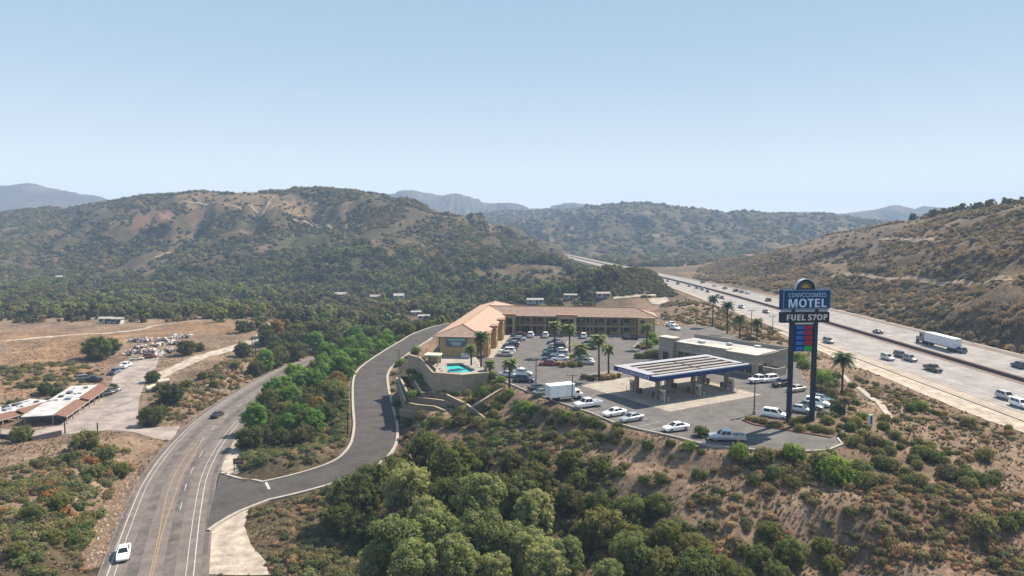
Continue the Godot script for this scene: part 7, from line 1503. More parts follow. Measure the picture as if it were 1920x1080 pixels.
func build_pool() -> void:
	var tan_ := stucco(Color(0.52, 0.42, 0.31))
	var capm := stucco(Color(0.52, 0.43, 0.32))
	wall_line("retaining_wall", [-27.3, 178.2, 1.0, -23.6, 173.7, 1.0, -18.2, 155.6, 1.0, -11.25, 153.6, 0.9, -5.4, 156.4, 0.8], 0.4, 7.5, tan_, capm, "tall tan retaining wall round the swimming pool terrace", "wall")
	var block := stucco(Color(0.33, 0.255, 0.19))
	var names := ["uppermost of the stepped garden walls below the pool", "middle one of the stepped garden walls below the pool", "lowest long one of the stepped garden walls below the pool", "short low wall at the foot of the stepped garden walls", "straight garden wall running down the bank below the pool", "sloping wall running up to the palm at the lot corner"]
	for i in TERRACES.size():
		wall_line("garden_wall", TERRACES[i], 0.35, 2.6 if i < 3 else 1.6, block, capm, "brown block " + names[i], "wall", "stepped garden walls")
	for bd in BEDS:
		slab("terrace_bed", bd[0], -12.0, bd[1], M.bed_soil)
	# deck with a hole for the pool
	var deck := CSGPolygon3D.new()
	deck.polygon = poly2(DECK)
	deck.depth = 0.5
	var hole := CSGPolygon3D.new()
	hole.polygon = poly2(POOL)
	hole.depth = 1.2
	hole.operation = CSGShape3D.OPERATION_SUBTRACTION
	var holder := CSGCombiner3D.new()
	holder.name = "pool_deck"
	holder.set_meta("kind", "structure")
	deck.material = M.concrete
	hole.material = M.concrete
	deck.name = "deck_slab"
	hole.name = "pool_hole"
	hole.position.z = 0.3
	holder.add_child(deck)
	holder.add_child(hole)
	# the outline lies in x and z, extruded along local -z, turned so that depth points down
	holder.rotation.x = PI / 2
	holder.position.y = 0.25
	add_child(holder)
	var o := thing("swimming_pool", "turquoise swimming pool on the terrace in front of the motel", "pool", P(-12.6, 0.0, 164.5), 0.0)
	var local := PackedVector2Array()
	for p in poly2(POOL):
		local.append(p - Vector2(-12.6, -164.5))
	var q := Shape.new()
	for g in Geometry2D.offset_polygon(local, 0.3):
		q.prism(g, -0.18, 0.06)
	var water := mat(Color(0.05, 0.46, 0.50), 0.07)
	part("water", q.mesh(), water, o)
	var cq := Shape.new()
	var ring := local.duplicate()
	ring.append(local[0])
	for k in Geometry2D.offset_polyline(ring, 0.16, Geometry2D.JOIN_MITER, Geometry2D.END_JOINED):
		pass
	for i in local.size():
		var a := local[i]
		var b := local[(i + 1) % local.size()]
		var mid := (a + b) * 0.5
		var t := Transform3D(Basis(Vector3.UP, -atan2(b.y - a.y, b.x - a.x)), Vector3(mid.x, 0.27 + 0.002 * i, mid.y))
		cq.obox(t, Vector3(a.distance_to(b) + 0.2, 0.06, 0.34))
	part("coping", cq.mesh(), M.kerb, o)
	# dark railing along the western wall
	var fr := thing("pool_fence", "dark metal fence along the western edge of the pool terrace", "fence", P(-23.2, 0.25, 173.0), 0.0)
	var a3 := Vector3.ZERO
	var b3 := P(-17.7, 0.25, 156.4) - fr.position
	var L := a3.distance_to(b3)
	var rm := part("railing", railing_mesh(L), mat(Color(0.05, 0.04, 0.04), 0.5), fr)
	rm.rotation.y = atan2(-(b3.z - a3.z), b3.x - a3.x)
	rm.scale.y = 1.35
	# shade shelter
	var c := thing("cabana", "small cream-roofed shade shelter at the corner of the pool terrace", "shelter", P(-19.6, 0.25, 167.6), -0.15)
	var rq := Shape.new()
	rq.cbox(Vector3(0, 2.75, 0), Vector3(4.0, 0.4, 3.0), 0.08)
	part("roof", rq.mesh(), mat(Color(0.66, 0.57, 0.40), 0.8), c)
	for x in [-1.6, 1.6]:
		for z in [-1.1, 1.1]:
			part("post", box_mesh(Vector3(0.3, 2.56, 0.3), Vector3(x, 1.28, z)), M.motel_trim, c)
	part("back_wall", box_mesh(Vector3(3.2, 2.5, 0.15), Vector3(0, 1.25, -1.35)), M.motel_trim, c)
	# loungers and tables
	var k := 0
	for l in LOUNGERS:
		var ln := thing("pool_lounger", l[3], "lounger", P(l[0], 0.25, l[1]), deg_to_rad(l[2]), "loungers by the pool")
		part("seat", box_mesh(Vector3(1.3, 0.08, 0.6), Vector3(0.3, 0.36, 0)), M.lounger, ln)
		var bk := part("backrest", box_mesh(Vector3(0.75, 0.08, 0.6)), M.lounger, ln)
		bk.transform = Transform3D(Basis(Vector3(0, 0, 1), -0.7), Vector3(-0.6, 0.58, 0))
		for p in [Vector3(-0.25, 0.16, 0.25), Vector3(-0.25, 0.16, -0.25), Vector3(0.85, 0.16, 0.25), Vector3(0.85, 0.16, -0.25)]:
			part("leg", box_mesh(Vector3(0.06, 0.34, 0.06), p), M.lounger, ln)
		k += 1

func lamp_post(at: Vector3, h: float, label: String, turn: float = 0.0, group: String = "lot lamp posts") -> void:
	var o := thing("lamp_post", label, "lamp post", at, turn, group)
	var q := Shape.new()
	q.tube(Vector3.ZERO, Vector3(0, h, 0), 0.13, 0.09, 8)
	part("pole", q.mesh(), M.lamp_metal, o)
	q = Shape.new()
	q.tube(Vector3(0, -0.6, 0), Vector3(0, 0.5, 0), 0.28, 0.28, 10)
	part("footing", q.mesh(), M.concrete, o)
	q = Shape.new()
	q.cbox(Vector3(0.7, h - 0.02, 0), Vector3(1.0, 0.18, 0.55), 0.05)
	q.cbox(Vector3(-0.7, h - 0.02, 0), Vector3(1.0, 0.18, 0.55), 0.05)
	q.box(Vector3(0, h - 0.06, 0), Vector3(0.5, 0.09, 0.09))
	part("lamp_head", q.mesh(), M.lamp_metal, o)

func build_all() -> void:
	M.car_glass = mat(Color(0.012, 0.014, 0.017), 0.08)
	M.tyre = mat(Color(0.02, 0.02, 0.02), 0.9)
	M.rim = mat(Color(0.35, 0.35, 0.36), 0.4, 0.6)
	M.lamp_glass = mat(Color(0.75, 0.76, 0.78), 0.15)
	M.tail_glass = mat(Color(0.30, 0.015, 0.012), 0.2)
	M.bark = ground_mat(Color(0.14, 0.105, 0.08), 1.5, 7.0, 0.0, M.fine, M.soft)
	M.pale_bark = ground_mat(Color(0.32, 0.28, 0.23), 1.5, 7.0, 0.0, M.fine, M.soft)
	M.canopy_column = stucco(Color(0.38, 0.31, 0.25))
	M.lounger = mat(Color(0.10, 0.06, 0.045), 0.7)
	M.lamp_metal = mat(Color(0.055, 0.05, 0.05), 0.5)
	build_lot()
	build_motel()
	build_store()
	build_canopy()
	build_pylon()
	build_pool()
	build_vehicles()
	for l in LAMPS:
		lamp_post(P(l[0], l[1], l[2]), l[3], l[4], l[5])
	build_more()
	print("built ", Time.get_ticks_msec())

# ------------------------------------------------------------------ plants
# leaf-sized faces spread over the outside of a lobe
func leaves(q: Shape, rng: RandomNumberGenerator, at: Vector3, rad: Vector3, n: int, leaf: float, spread: float = 0.35, low: float = -0.55) -> void:
	for k in n:
		var dir := Vector3.ZERO
		while true:
			dir = Vector3(rng.randf_range(-1, 1), rng.randf_range(-1, 1), rng.randf_range(-1, 1))
			var l := dir.length()
			if l > 0.15 and l < 1.0:
				dir /= l
				if dir.y > low:
					break
		var r := 1.0 - spread * rng.randf() * rng.randf() + 0.08 * rng.randf()
		if rng.randf() < 0.12:
			r += rng.randf_range(0.05, 0.32)
		var p := at + dir * rad * r
		var nn := (dir + Vector3(rng.randf_range(-1, 1), rng.randf_range(-0.4, 1), rng.randf_range(-1, 1)) * 0.85).normalized()
		var x := nn.cross(Vector3(rng.randf_range(-1, 1), rng.randf_range(-1, 1), rng.randf_range(-1, 1))).normalized()
		var y := nn.cross(x)
		var s := leaf * rng.randf_range(0.55, 1.25)
		var g := rng.randf_range(0.72, 1.28)
		q.tint = Color(g * rng.randf_range(0.9, 1.12), g, g * rng.randf_range(0.85, 1.1))
		var soft := (nn * 1.3 + dir * 0.45).normalized()
		var a := p - x * s * 0.68
		var b := p + y * s * 0.34
		var c := p + x * s * 0.74
		var e := p - y * s * 0.30
		q.trin(a, e, c, soft, soft, soft)
		q.trin(a, c, b, soft, soft, soft)

# rough closed lump that stands for the twigs and inner leaves
func lump(q: Shape, rng: RandomNumberGenerator, at: Vector3, rad: Vector3, rings: int = 5, seg: int = 7) -> void:
	var rows := []
	for j in rings + 1:
		var th := PI * j / rings
		var row := []
		for i in seg:
			var ph := TAU * (i + 0.5 * (j % 2)) / seg
			var r := rng.randf_range(0.8, 1.1)
			row.append(at + Vector3(sin(th) * cos(ph), cos(th), sin(th) * sin(ph)) * rad * r)
		if j == 0 or j == rings:
			for i in seg:
				row[i] = at + Vector3(0, cos(th), 0) * rad
		rows.append(row)
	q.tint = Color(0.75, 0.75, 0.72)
	for j in rings:
		for i in seg:
			var k := (i + 1) % seg
			q.quad(rows[j + 1][i], rows[j + 1][k], rows[j][k], rows[j][i])

func crown_mesh(sd: int, rx: float, ry: float, lobes: int, total: int, leaf: float, fill: float = 0.8) -> ArrayMesh:
	var rng := RandomNumberGenerator.new()
	rng.seed = sd
	var q := Shape.new()
	q.tinted = true
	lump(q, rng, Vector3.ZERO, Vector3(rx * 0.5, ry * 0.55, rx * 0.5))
	for k in lobes:
		var yy := lerpf(-0.85, 0.92, (k + 0.5) / lobes) + rng.randf_range(-0.08, 0.08)
		var t := k * 2.399 + rng.randf_range(-0.4, 0.4)
		var out := sqrt(maxf(1.0 - yy * yy, 0.06)) * rx * fill * rng.randf_range(0.5, 1.1)
		var lr := rx * (rng.randf_range(0.10, 0.20) if rng.randf() < 0.7 else rng.randf_range(0.20, 0.34))
		var c := Vector3(cos(t) * out, yy * ry * 0.84, sin(t) * out)
		var ell := Vector3(lr * rng.randf_range(0.7, 1.25), lr * rng.randf_range(0.6, 1.25), lr * rng.randf_range(0.7, 1.25))
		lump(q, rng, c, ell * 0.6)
		leaves(q, rng, c, ell, int(total * (0.35 + 3.4 * lr / rx) / lobes), leaf, 0.5, -0.8)
	return q.mesh()

func shrub_mesh(sd: int, n: int, leaf: float, squash: float = 0.72, lobes: int = 3) -> ArrayMesh:
	var rng := RandomNumberGenerator.new()
	rng.seed = sd
	var q := Shape.new()
	q.tinted = true
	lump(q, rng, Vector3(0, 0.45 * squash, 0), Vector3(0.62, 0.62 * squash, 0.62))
	leaves(q, rng, Vector3(0, 0.42 * squash, 0), Vector3(0.86, 0.95 * squash, 0.86), n / 2, leaf, 0.35, -0.3)
	for k in lobes:
		var t := TAU * k / lobes + rng.randf()
		var c := Vector3(cos(t) * 0.42, rng.randf_range(0.35, 0.75) * squash, sin(t) * 0.42)
		var lr := rng.randf_range(0.38, 0.55)
		lump(q, rng, c, Vector3(lr, lr * squash, lr) * 0.75, 4, 6)
		leaves(q, rng, c, Vector3(lr, lr * squash, lr), n / (2 * lobes), leaf, 0.3, -0.4)
	return q.mesh()

func tree_frame(sd: int, h: float, r: float, spread: float, limbs: int) -> ArrayMesh:
	var rng := RandomNumberGenerator.new()
	rng.seed = sd
	var q := Shape.new()
	var top := Vector3(rng.randf_range(-0.3, 0.3), h * 0.62, rng.randf_range(-0.3, 0.3))
	var fork := Vector3(top.x * 0.4, h * 0.32, top.z * 0.4)
	q.tube(Vector3(0, -0.8, 0), fork, r * 1.35, r * 0.9, 8)
	q.tube(fork, top, r * 0.9, r * 0.35, 7)
	for k in limbs:
		var t := TAU * k / limbs + rng.randf() * 0.7
		var a := fork.lerp(top, rng.randf_range(0.0, 0.7))
		var b := a + Vector3(cos(t) * spread * 0.62, h * rng.randf_range(0.14, 0.30), sin(t) * spread * 0.62)
		q.tube(a, b, r * 0.5, r * 0.2, 6)
		q.tube(b, b + Vector3(cos(t + 0.5) * spread * 0.2, h * 0.10, sin(t + 0.5) * spread * 0.2), r * 0.2, r * 0.08, 5)
	return q.mesh()

func leaf_mat(c: Color, through: float = 1.0) -> StandardMaterial3D:
	var m := mat(c, 0.75)
	m.vertex_color_use_as_albedo = true
	m.metallic_specular = 0.25
	m.backlight_enabled = true
	m.backlight = Color(through, through, through * 0.75)
	return m

func place_label(look: String, rel: String, lm: int, nth: int) -> String:
	var t: String = look + " " + rel + " " + LANDMARKS[lm]
	return t if nth < 0 else t + ", " + NTH[nth] + " from the front"

var tree_kinds := {}
func make_plant_kinds() -> void:
	# kind: crown meshes, crown height, trunk meshes, trunk material, leaf materials
	tree_kinds = {
		"sycamore": {"c": [], "t": [], "bark": M.pale_bark, "leaf": [leaf_mat(Color(0.250, 0.284, 0.123)), leaf_mat(Color(0.312, 0.334, 0.153)), leaf_mat(Color(0.187, 0.228, 0.097))]},
		"oak": {"c": [], "t": [], "bark": M.bark, "leaf": [leaf_mat(Color(0.108, 0.132, 0.048)), leaf_mat(Color(0.133, 0.155, 0.052)), leaf_mat(Color(0.129, 0.132, 0.060))]},
		"willow": {"c": [], "t": [], "bark": M.bark, "leaf": [leaf_mat(Color(0.189, 0.321, 0.060)), leaf_mat(Color(0.158, 0.280, 0.060)), leaf_mat(Color(0.129, 0.234, 0.060))]},
		"olive": {"c": [], "t": [], "bark": M.bark, "leaf": [leaf_mat(Color(0.180, 0.196, 0.065)), leaf_mat(Color(0.212, 0.210, 0.080)), leaf_mat(Color(0.152, 0.180, 0.065))]},
		"pepper": {"c": [], "t": [], "bark": M.bark, "leaf": [leaf_mat(Color(0.302, 0.201, 0.060))]},
	}
	for k in 3:
		tree_kinds.sycamore.c.append(crown_mesh(100 + k, 3.5, 3.9, 84, 9000, 0.27))
		tree_kinds.oak.c.append(crown_mesh(120 + k, 3.4, 2.7, 74, 7400, 0.24))
		tree_kinds.willow.c.append(crown_mesh(140 + k, 3.1, 3.6, 70, 6800, 0.26))
		tree_kinds.olive.c.append(crown_mesh(160 + k, 3.2, 2.3, 74, 7000, 0.22))
		tree_kinds.sycamore.t.append(tree_frame(200 + k, 7.0, 0.22, 3.2, 6))
		tree_kinds.oak.t.append(tree_frame(220 + k, 5.6, 0.24, 3.2, 6))
		tree_kinds.willow.t.append(tree_frame(240 + k, 6.2, 0.18, 2.8, 6))
		tree_kinds.olive.t.append(tree_frame(260 + k, 5.2, 0.18, 2.8, 6))
	tree_kinds.pepper.c = tree_kinds.willow.c
	tree_kinds.pepper.t = tree_kinds.willow.t

const CROWN_AT := {"sycamore": 3.7, "oak": 2.5, "willow": 3.4, "olive": 2.1, "pepper": 3.4}

func plant_tree(kind: String, x: float, d: float, size: float, i: int, label: String, group: String) -> void:
	var k: Dictionary = tree_kinds[kind]
	var o := thing({"sycamore": "sycamore_tree", "oak": "oak_tree", "willow": "willow_tree", "olive": "scrub_oak", "pepper": "pepper_tree"}[kind], label, "tree", P(x, gy(x, d) - 0.1, d), i * 2.399, group)
	o.scale = Vector3.ONE * size
	part("trunk", k.t[i % k.t.size()], k.bark, o)
	var c := part("crown", k.c[i % k.c.size()], k.leaf[(i / 2) % k.leaf.size()], o)
	c.position.y = CROWN_AT[kind]

# feather or fan palm: a trunk, a skirt of dead fronds and a crown of drooping fronds
var palm_sets := {}
func palm_set(sd: int, fronds: int, reach: float) -> Array:
	var key := "%d %d %s" % [sd, fronds, reach]
	if palm_sets.has(key):
		return palm_sets[key]
	var rng := RandomNumberGenerator.new()
	rng.seed = sd
	var out := []
	for k in fronds:
		var q := Shape.new()
		q.tinted = true
		var lift := lerpf(1.25, -0.55, float(k) / fronds) + rng.randf_range(-0.15, 0.15)
		var t := k * 2.399 + rng.randf() * 0.3
		var dir := Vector3(cos(t), 0, sin(t))
		var side := Vector3(-sin(t), 0, cos(t))
		var pts := []
		for s in 7:
			var f := s / 6.0
			var L := reach * f
			pts.append(dir * L * cos(lift * (1.0 - f * 0.5)) + Vector3(0, L * sin(lift) - f * f * reach * 0.55, 0))
		for s in 6:
			var n0: Vector3 = pts[s]
			var n1: Vector3 = pts[s + 1]
			for e in [-1.0, 1.0]:
				for g in 3:
					var m: Vector3 = n0.lerp(n1, g / 3.0)
					var wl := reach * 0.30 * (1.0 - pow(absf((s + g / 3.0) / 6.0 - 0.45) * 1.4, 2.0))
					var tip: Vector3 = m + side * e * wl + (n1 - n0) * 0.7 + Vector3(0, -wl * 0.35, 0)
					var gk := rng.randf_range(0.75, 1.25)
					q.tint = Color(gk, gk, gk)
					var wd: Vector3 = (n1 - n0).normalized() * 0.11
					q.tri(m - wd, m + wd, tip)
		out.append(q.mesh())
	palm_sets[key] = out
	return out

func plant_palm(x: float, y: float, d: float, h: float, reach: float, i: int, label: String, mats: Array, skirt: bool) -> void:
	var o := thing("palm_tree", label, "palm", P(x, y, d), i * 1.7, "palms round the lot")
	var q := Shape.new()
	var rng := RandomNumberGenerator.new()
	rng.seed = 900 + i
	var bend := Vector3(rng.randf_range(-0.2, 0.2), 0, rng.randf_range(-0.2, 0.2))
	var n := 6
	for k in n:
		var f0 := float(k) / n
		var f1 := float(k + 1) / n
		q.tube(Vector3(0, h * f0 - (0.3 if k == 0 else 0.0), 0) + bend * f0 * f0, Vector3(0, h * f1, 0) + bend * f1 * f1, lerpf(0.26, 0.18, f0), lerpf(0.25, 0.17, f1), 9, k == n - 1)
	part("trunk", q.mesh(), mats[1], o)
	var crown := part("crown", palm_heart(), mats[0], o)
	crown.position = Vector3(0, h, 0) + bend
	for m in palm_set(30 + i % 3, 34, reach):
		part("frond", m, mats[0], crown)
	if skirt:
		var sk := Shape.new()
		sk.tinted = true
		for k in 60:
			var t := rng.randf() * TAU
			var a := Vector3(cos(t) * 0.22, h - rng.randf_range(0.0, 1.2), sin(t) * 0.22) + bend
			var b := a + Vector3(cos(t) * rng.randf_range(0.3, 0.75), -rng.randf_range(0.5, 1.1), sin(t) * rng.randf_range(0.3, 0.75))
			var s := Vector3(-sin(t), 0, cos(t)) * 0.12
			var g := rng.randf_range(0.7, 1.2)
			sk.tint = Color(g, g, g)
			sk.tri(a - s, a + s, b)
		part("dead_frond_skirt", sk.mesh(), mats[2], o)

func palm_heart() -> ArrayMesh:
	if not box_cache.has("palmheart"):
		var rng := RandomNumberGenerator.new()
		rng.seed = 5
		var q := Shape.new()
		q.tinted = true
		lump(q, rng, Vector3(0, 0.05, 0), Vector3(0.34, 0.5, 0.34))
		box_cache["palmheart"] = q.mesh()
	return box_cache["palmheart"]

var bed_polys := []
var shrub_meshes := []
func plant_shrub(x: float, d: float, r: float, c: int, i: int, label: String, group: String) -> void:
	var y := gy(x, d)
	if Geometry2D.is_point_in_polygon(Vector2(x, -d), lot_poly):
		y = 0.14
	for bd in bed_polys:
		if Geometry2D.is_point_in_polygon(Vector2(x, -d), bd[0]):
			y = bd[1]
	var o := single("shrub", shrub_meshes[i % shrub_meshes.size()], M.shrub_mats[c], label, "shrub", group)
	o.position = P(x, y - 0.05, d)
	o.rotation.y = i * 2.1
	var hgt: float = [0.95, 1.1, 1.25][i % 3]
	o.scale = Vector3(r, r * hgt, r)

var lot_poly := PackedVector2Array()
var keep_out := []
func free_spot(x: float, d: float, gap: float) -> bool:
	if d < 300.0 and x > -70.0 and x < 110.0:
		if Geometry2D.is_point_in_polygon(Vector2(x, -d), lot_poly):
			return false
		if poly_far(x, d, lot_pos) < gap:
			return false
		if x < -4.0 and d > 150.0 and poly_far(x, d, deck_pos) < gap:
			return false
	if d < 480.0 and x < 20.0:
		if line_far(x, d, COUNTY) < 7.4 + gap or line_far(x, d, ACCESS) < 5.3 + gap:
			return false
	if x > 60.0 or d > 450.0:
		if line_far(x, d, FWY) < (26.0 if d < 420.0 else 22.0) + gap * 0.5:
			return false
	for p in keep_out:
		var r: Rect2 = p[1]
		if r.has_point(Vector2(x, d)) and Geometry2D.is_point_in_polygon(Vector2(x, d), p[0]):
			return false
	return true

func line_far(x: float, d: float, road: Array) -> float:
	var best := 1e9
	for i in range(0, road.size() - 3, 3):
		var e := Geometry2D.get_closest_point_to_segment(Vector2(x, d), Vector2(road[i], road[i + 1]), Vector2(road[i + 3], road[i + 4]))
		best = minf(best, e.distance_squared_to(Vector2(x, d)))
	return sqrt(best)

var lot_pos := PackedVector2Array()
var deck_pos := PackedVector2Array()

func scatter(called: String, mesh: Mesh, m: Material, places: Array, colors: PackedColorArray, label: String, category: String) -> void:
	var mm := MultiMesh.new()
	mm.transform_format = MultiMesh.TRANSFORM_3D
	mm.use_colors = true
	mm.mesh = mesh
	mm.instance_count = places.size()
	for i in places.size():
		mm.set_instance_transform(i, places[i])
		mm.set_instance_color(i, colors[i])
	var o := MultiMeshInstance3D.new()
	o.name = numbered(called)
	o.multimesh = mm
	o.material_override = m
	add_child(o)
	tag(o, label, category, "", "stuff")

func bush_at(x: float, y: float, d: float, r: float, hgt: float, rng: RandomNumberGenerator) -> Transform3D:
	return Transform3D(Basis(Vector3.UP, rng.randf() * TAU).scaled(Vector3(r, r * hgt, r)), P(x, y, d))

func jitter(c: Color, rng: RandomNumberGenerator, amount: float = 0.25) -> Color:
	var g := 1.0 + rng.randf_range(-amount, amount)
	return Color(c.r * g * (1.0 + rng.randf_range(-0.08, 0.08)), c.g * g, c.b * g * (1.0 + rng.randf_range(-0.1, 0.1)))

func build_plants() -> void:
	lot_poly = poly2(LOT)
	for p in lot_poly:
		lot_pos.append(Vector2(p.x, -p.y))
	for p in poly2(DECK):
		deck_pos.append(Vector2(p.x, -p.y))
	for s in SHEETS:
		var poly := PackedVector2Array()
		for i in range(0, s[1].size(), 2):
			poly.append(Vector2(s[1][i], s[1][i + 1]))
		var r := Rect2(poly[0], Vector2.ZERO)
		for q in poly:
			r = r.expand(q)
		keep_out.append([poly, r, s[0]])
	for h in HOUSES:
		# the clearing round a house, open towards the south
		var r := Rect2(h[0] - 6.0, h[1] - 26.0, 12.0, 30.0)
		keep_out.append([PackedVector2Array([r.position, Vector2(r.end.x, r.position.y), r.end, Vector2(r.position.x, r.end.y)]), r, ""])
	for bd in BEDS:
		bed_polys.append([poly2(bd[0]), bd[1]])
	make_plant_kinds()
	for k in 4:
		shrub_meshes.append(shrub_mesh(300 + k, 520, 0.20))
	M.shrub_mats = [leaf_mat(Color(0.107, 0.136, 0.052)), leaf_mat(Color(0.164, 0.237, 0.057)), leaf_mat(Color(0.201, 0.194, 0.092)), leaf_mat(Color(0.283, 0.208, 0.116)), leaf_mat(Color(0.141, 0.129, 0.075)), leaf_mat(Color(0.297, 0.257, 0.135))]
	var i := 0
	for t in TREES:
		var w: Array = TREE_WORDS[t[0]]
		var g: Array = TREE_PLACES[t[4]]
		plant_tree(w[0], t[1], t[2], t[3], i, place_label(w[1] + " " + g[0], g[1], t[5], t[6]), g[2])
		i += 1
	var palm_m := [leaf_mat(Color(0.13, 0.155, 0.05), 0.25), ground_mat(Color(0.17, 0.13, 0.095), 1.0, 5.0, 0.0, M.fine, M.soft), leaf_mat(Color(0.22, 0.165, 0.09), 0.2)]
	var palm_d := [leaf_mat(Color(0.055, 0.09, 0.035), 0.25), palm_m[1], palm_m[2]]
	var palm_x := [leaf_mat(Color(0.17, 0.12, 0.06), 0.2), palm_m[1], palm_m[2]]
	i = 0
	for p in PALMS:
		var py := gy(p[0], p[1])
		if Geometry2D.is_point_in_polygon(Vector2(p[0], -p[1]), lot_poly):
			py = 0.0
		plant_palm(p[0], py, p[1], p[2], p[3], i, p[5], [palm_m, palm_d, palm_x][p[4]], i % 2 == 0)
		i += 1
	i = 0
	for s in SHRUBS:
		var big := "large " if s[2] > 1.5 else ("small " if s[2] < 0.75 else "")
		var look: String = big + ["dark green", "bright green", "tan olive", "brown", "dusky grey", "straw coloured"][s[3]] + " shrub " + ["in the lot", "on the bank", "on the slope"][s[4]]
		plant_shrub(s[0], s[1], s[2], s[3], i, place_label(look, "near" if s[4] == 0 else "below", s[5], s[6]), "shrubs " + ["in the lot", "on the bank", "on the slope"][s[4]])
		i += 1
	print("plants ", Time.get_ticks_msec())
	build_cover()

# brush, woods and grass that nobody could count
func build_cover() -> void:
	var rng := RandomNumberGenerator.new()
	rng.seed = 77
	var tint_mat := leaf_mat(Color(1.22, 1.22, 1.17), 0.9)
	var near_bush := shrub_mesh(400, 240, 0.26)
	var far_bush := shrub_mesh(410, 130, 0.32, 0.85, 3)
	var wood := crown_mesh(420, 1.0, 0.9, 14, 520, 0.20)
	# --- near brush, by outline: density per square metre, radius, colours
	for z in BRUSH:
		var poly := PackedVector2Array()
		for k in range(0, z[0].size(), 2):
			poly.append(Vector2(z[0][k], z[0][k + 1]))
		var r := Rect2(poly[0], Vector2.ZERO)
		var area := 0.0
		for k in poly.size():
			r = r.expand(poly[k])
			area += poly[k - 1].cross(poly[k]) * 0.5
		var places := []
		var cols := PackedColorArray()
		var want := int(absf(area) * z[1])
		var tries := want * 6
		while places.size() < want and tries > 0:
			tries -= 1
			var x := rng.randf_range(r.position.x, r.end.x)
			var d := rng.randf_range(r.position.y, r.end.y)
			if not Geometry2D.is_point_in_polygon(Vector2(x, d), poly):
				continue
			var s: float = lerpf(z[2], z[3], pow(rng.randf(), 1.8))
			if noise_a.get_noise_2d(x * 0.05 + 50.0, d * 0.05) < rng.randf_range(-0.55, 0.35) or not free_spot(x, d, s * 0.7 + 0.3):
				continue
			places.append(bush_at(x, gy(x, d) - 0.12 * s, d, s, rng.randf_range(0.7, 1.15), rng))
			var c: Array = z[4][rng.randi() % z[4].size()]
			cols.append(jitter(Color(c[0], c[1], c[2]), rng))
		scatter(z[5], near_bush, tint_mat, places, cols, z[6], "brush")
	# --- hillsides
	for z in HILLS:
		# outline in x and d, count, radius near and far, colours, bareness
		var poly := PackedVector2Array()
		for k in range(0, z[0].size(), 2):
			poly.append(Vector2(z[0][k], z[0][k + 1]))
		var r := Rect2(poly[0], Vector2.ZERO)
		for q in poly:
			r = r.expand(q)
		var places := []
		var cols := PackedColorArray()
		var tries: int = z[1] * 5
		while places.size() < z[1] and tries > 0:
			tries -= 1
			var x := rng.randf_range(r.position.x, r.end.x)
			var d := rng.randf_range(r.position.y, r.end.y)
			if not Geometry2D.is_point_in_polygon(Vector2(x, d), poly) or absf(x) > d * 0.84 + 60.0:
				continue
			var w := 0.6 * noise_a.get_noise_2d(x * 0.016 + 9.0, d * 0.016) + 0.4 * noise_b.get_noise_2d(x * 0.05, d * 0.05)
			if z[8] == 0:
				w += 0.75 * (0.55 - spur(x, d))
			if w < rng.randf_range(z[5] - 0.22, z[5] + 0.1):
				continue
			var bare := 0.0
			for p in patch_polys:
				var pr: Rect2 = p[2]
				if p[1].r > 0.19 and pr.has_point(Vector2(x, d)) and Geometry2D.is_point_in_polygon(Vector2(x, d), p[0]):
					bare = 0.9
			if rng.randf() < bare or not free_spot(x, d, 1.0):
				continue
			var s: float = lerpf(z[2], z[3], pow(rng.randf(), 1.6))
			places.append(bush_at(x, gy(x, d) + (0.55 * s if z[8] == 1 else -0.15 * s), d, s, rng.randf_range(0.75, 1.2) if z[8] == 1 else rng.randf_range(0.7, 1.1), rng))
			var pick: int = clampi(int((rng.randf() * 0.7 + 0.3 + 0.55 * noise_b.get_noise_2d(x * 0.012, d * 0.012 + 70.0)) * z[4].size()), 0, z[4].size() - 1)
			var c: Array = z[4][pick]
			cols.append(jitter(Color(c[0], c[1], c[2]), rng, 0.3))
		scatter(z[6], wood if z[8] == 1 else far_bush, tint_mat, places, cols, z[7], "woodland" if z[8] == 1 else "brush")
	# --- broken rock on the cut bank beside the county road
	var rock := Shape.new()
	var rr := RandomNumberGenerator.new()
	rr.seed = 12
	lump(rock, rr, Vector3(0, 0.2, 0), Vector3(0.9, 0.6, 0.7), 4, 5)
	var rock_places := []
	var rock_cols := PackedColorArray()
	for p in keep_out:
		if p[2] != "bank_scar":
			continue
		var rb: Rect2 = p[1]
		for k in 2600:
			var x := rng.randf_range(rb.position.x, rb.end.x)
			var d := rng.randf_range(rb.position.y, rb.end.y)
			if Geometry2D.is_point_in_polygon(Vector2(x, d), p[0]) and rock_places.size() < 260:
				rock_places.append(bush_at(x, gy(x, d), d, rng.randf_range(0.1, 0.42), rng.randf_range(0.6, 1.2), rng))
				rock_cols.append(jitter([Color(0.34, 0.23, 0.16), Color(0.30, 0.25, 0.21), Color(0.27, 0.19, 0.15), Color(0.36, 0.29, 0.24)][rng.randi() % 4], rng))
	var rock_mat := mat(Color(1, 1, 1), 0.95)
	rock_mat.vertex_color_use_as_albedo = true
	scatter("bank_rocks", rock.mesh(), rock_mat, rock_places, rock_cols, "broken orange and grey rock on the cut bank beside the county road", "rocks")
	# --- dry grass on the open ground near by
	var tuft := Shape.new()
	tuft.tinted = true
	var tr := RandomNumberGenerator.new()
	tr.seed = 3
	for k in 14:
		var t := tr.randf() * TAU
		var b := Vector3(cos(t), 0, sin(t)) * tr.randf_range(0.0, 0.35)
		var lean := Vector3(cos(t), 0, sin(t)) * tr.randf_range(0.2, 0.6)
		var s := Vector3(-sin(t), 0, cos(t)) * 0.14
		var g := tr.randf_range(0.75, 1.25)
		tuft.tint = Color(g, g, g)
		tuft.tri(b - s, b + s, b + lean + Vector3(0, tr.randf_range(0.5, 1.0), 0))
	var places := []
	var cols := PackedColorArray()
	var tries := 90000
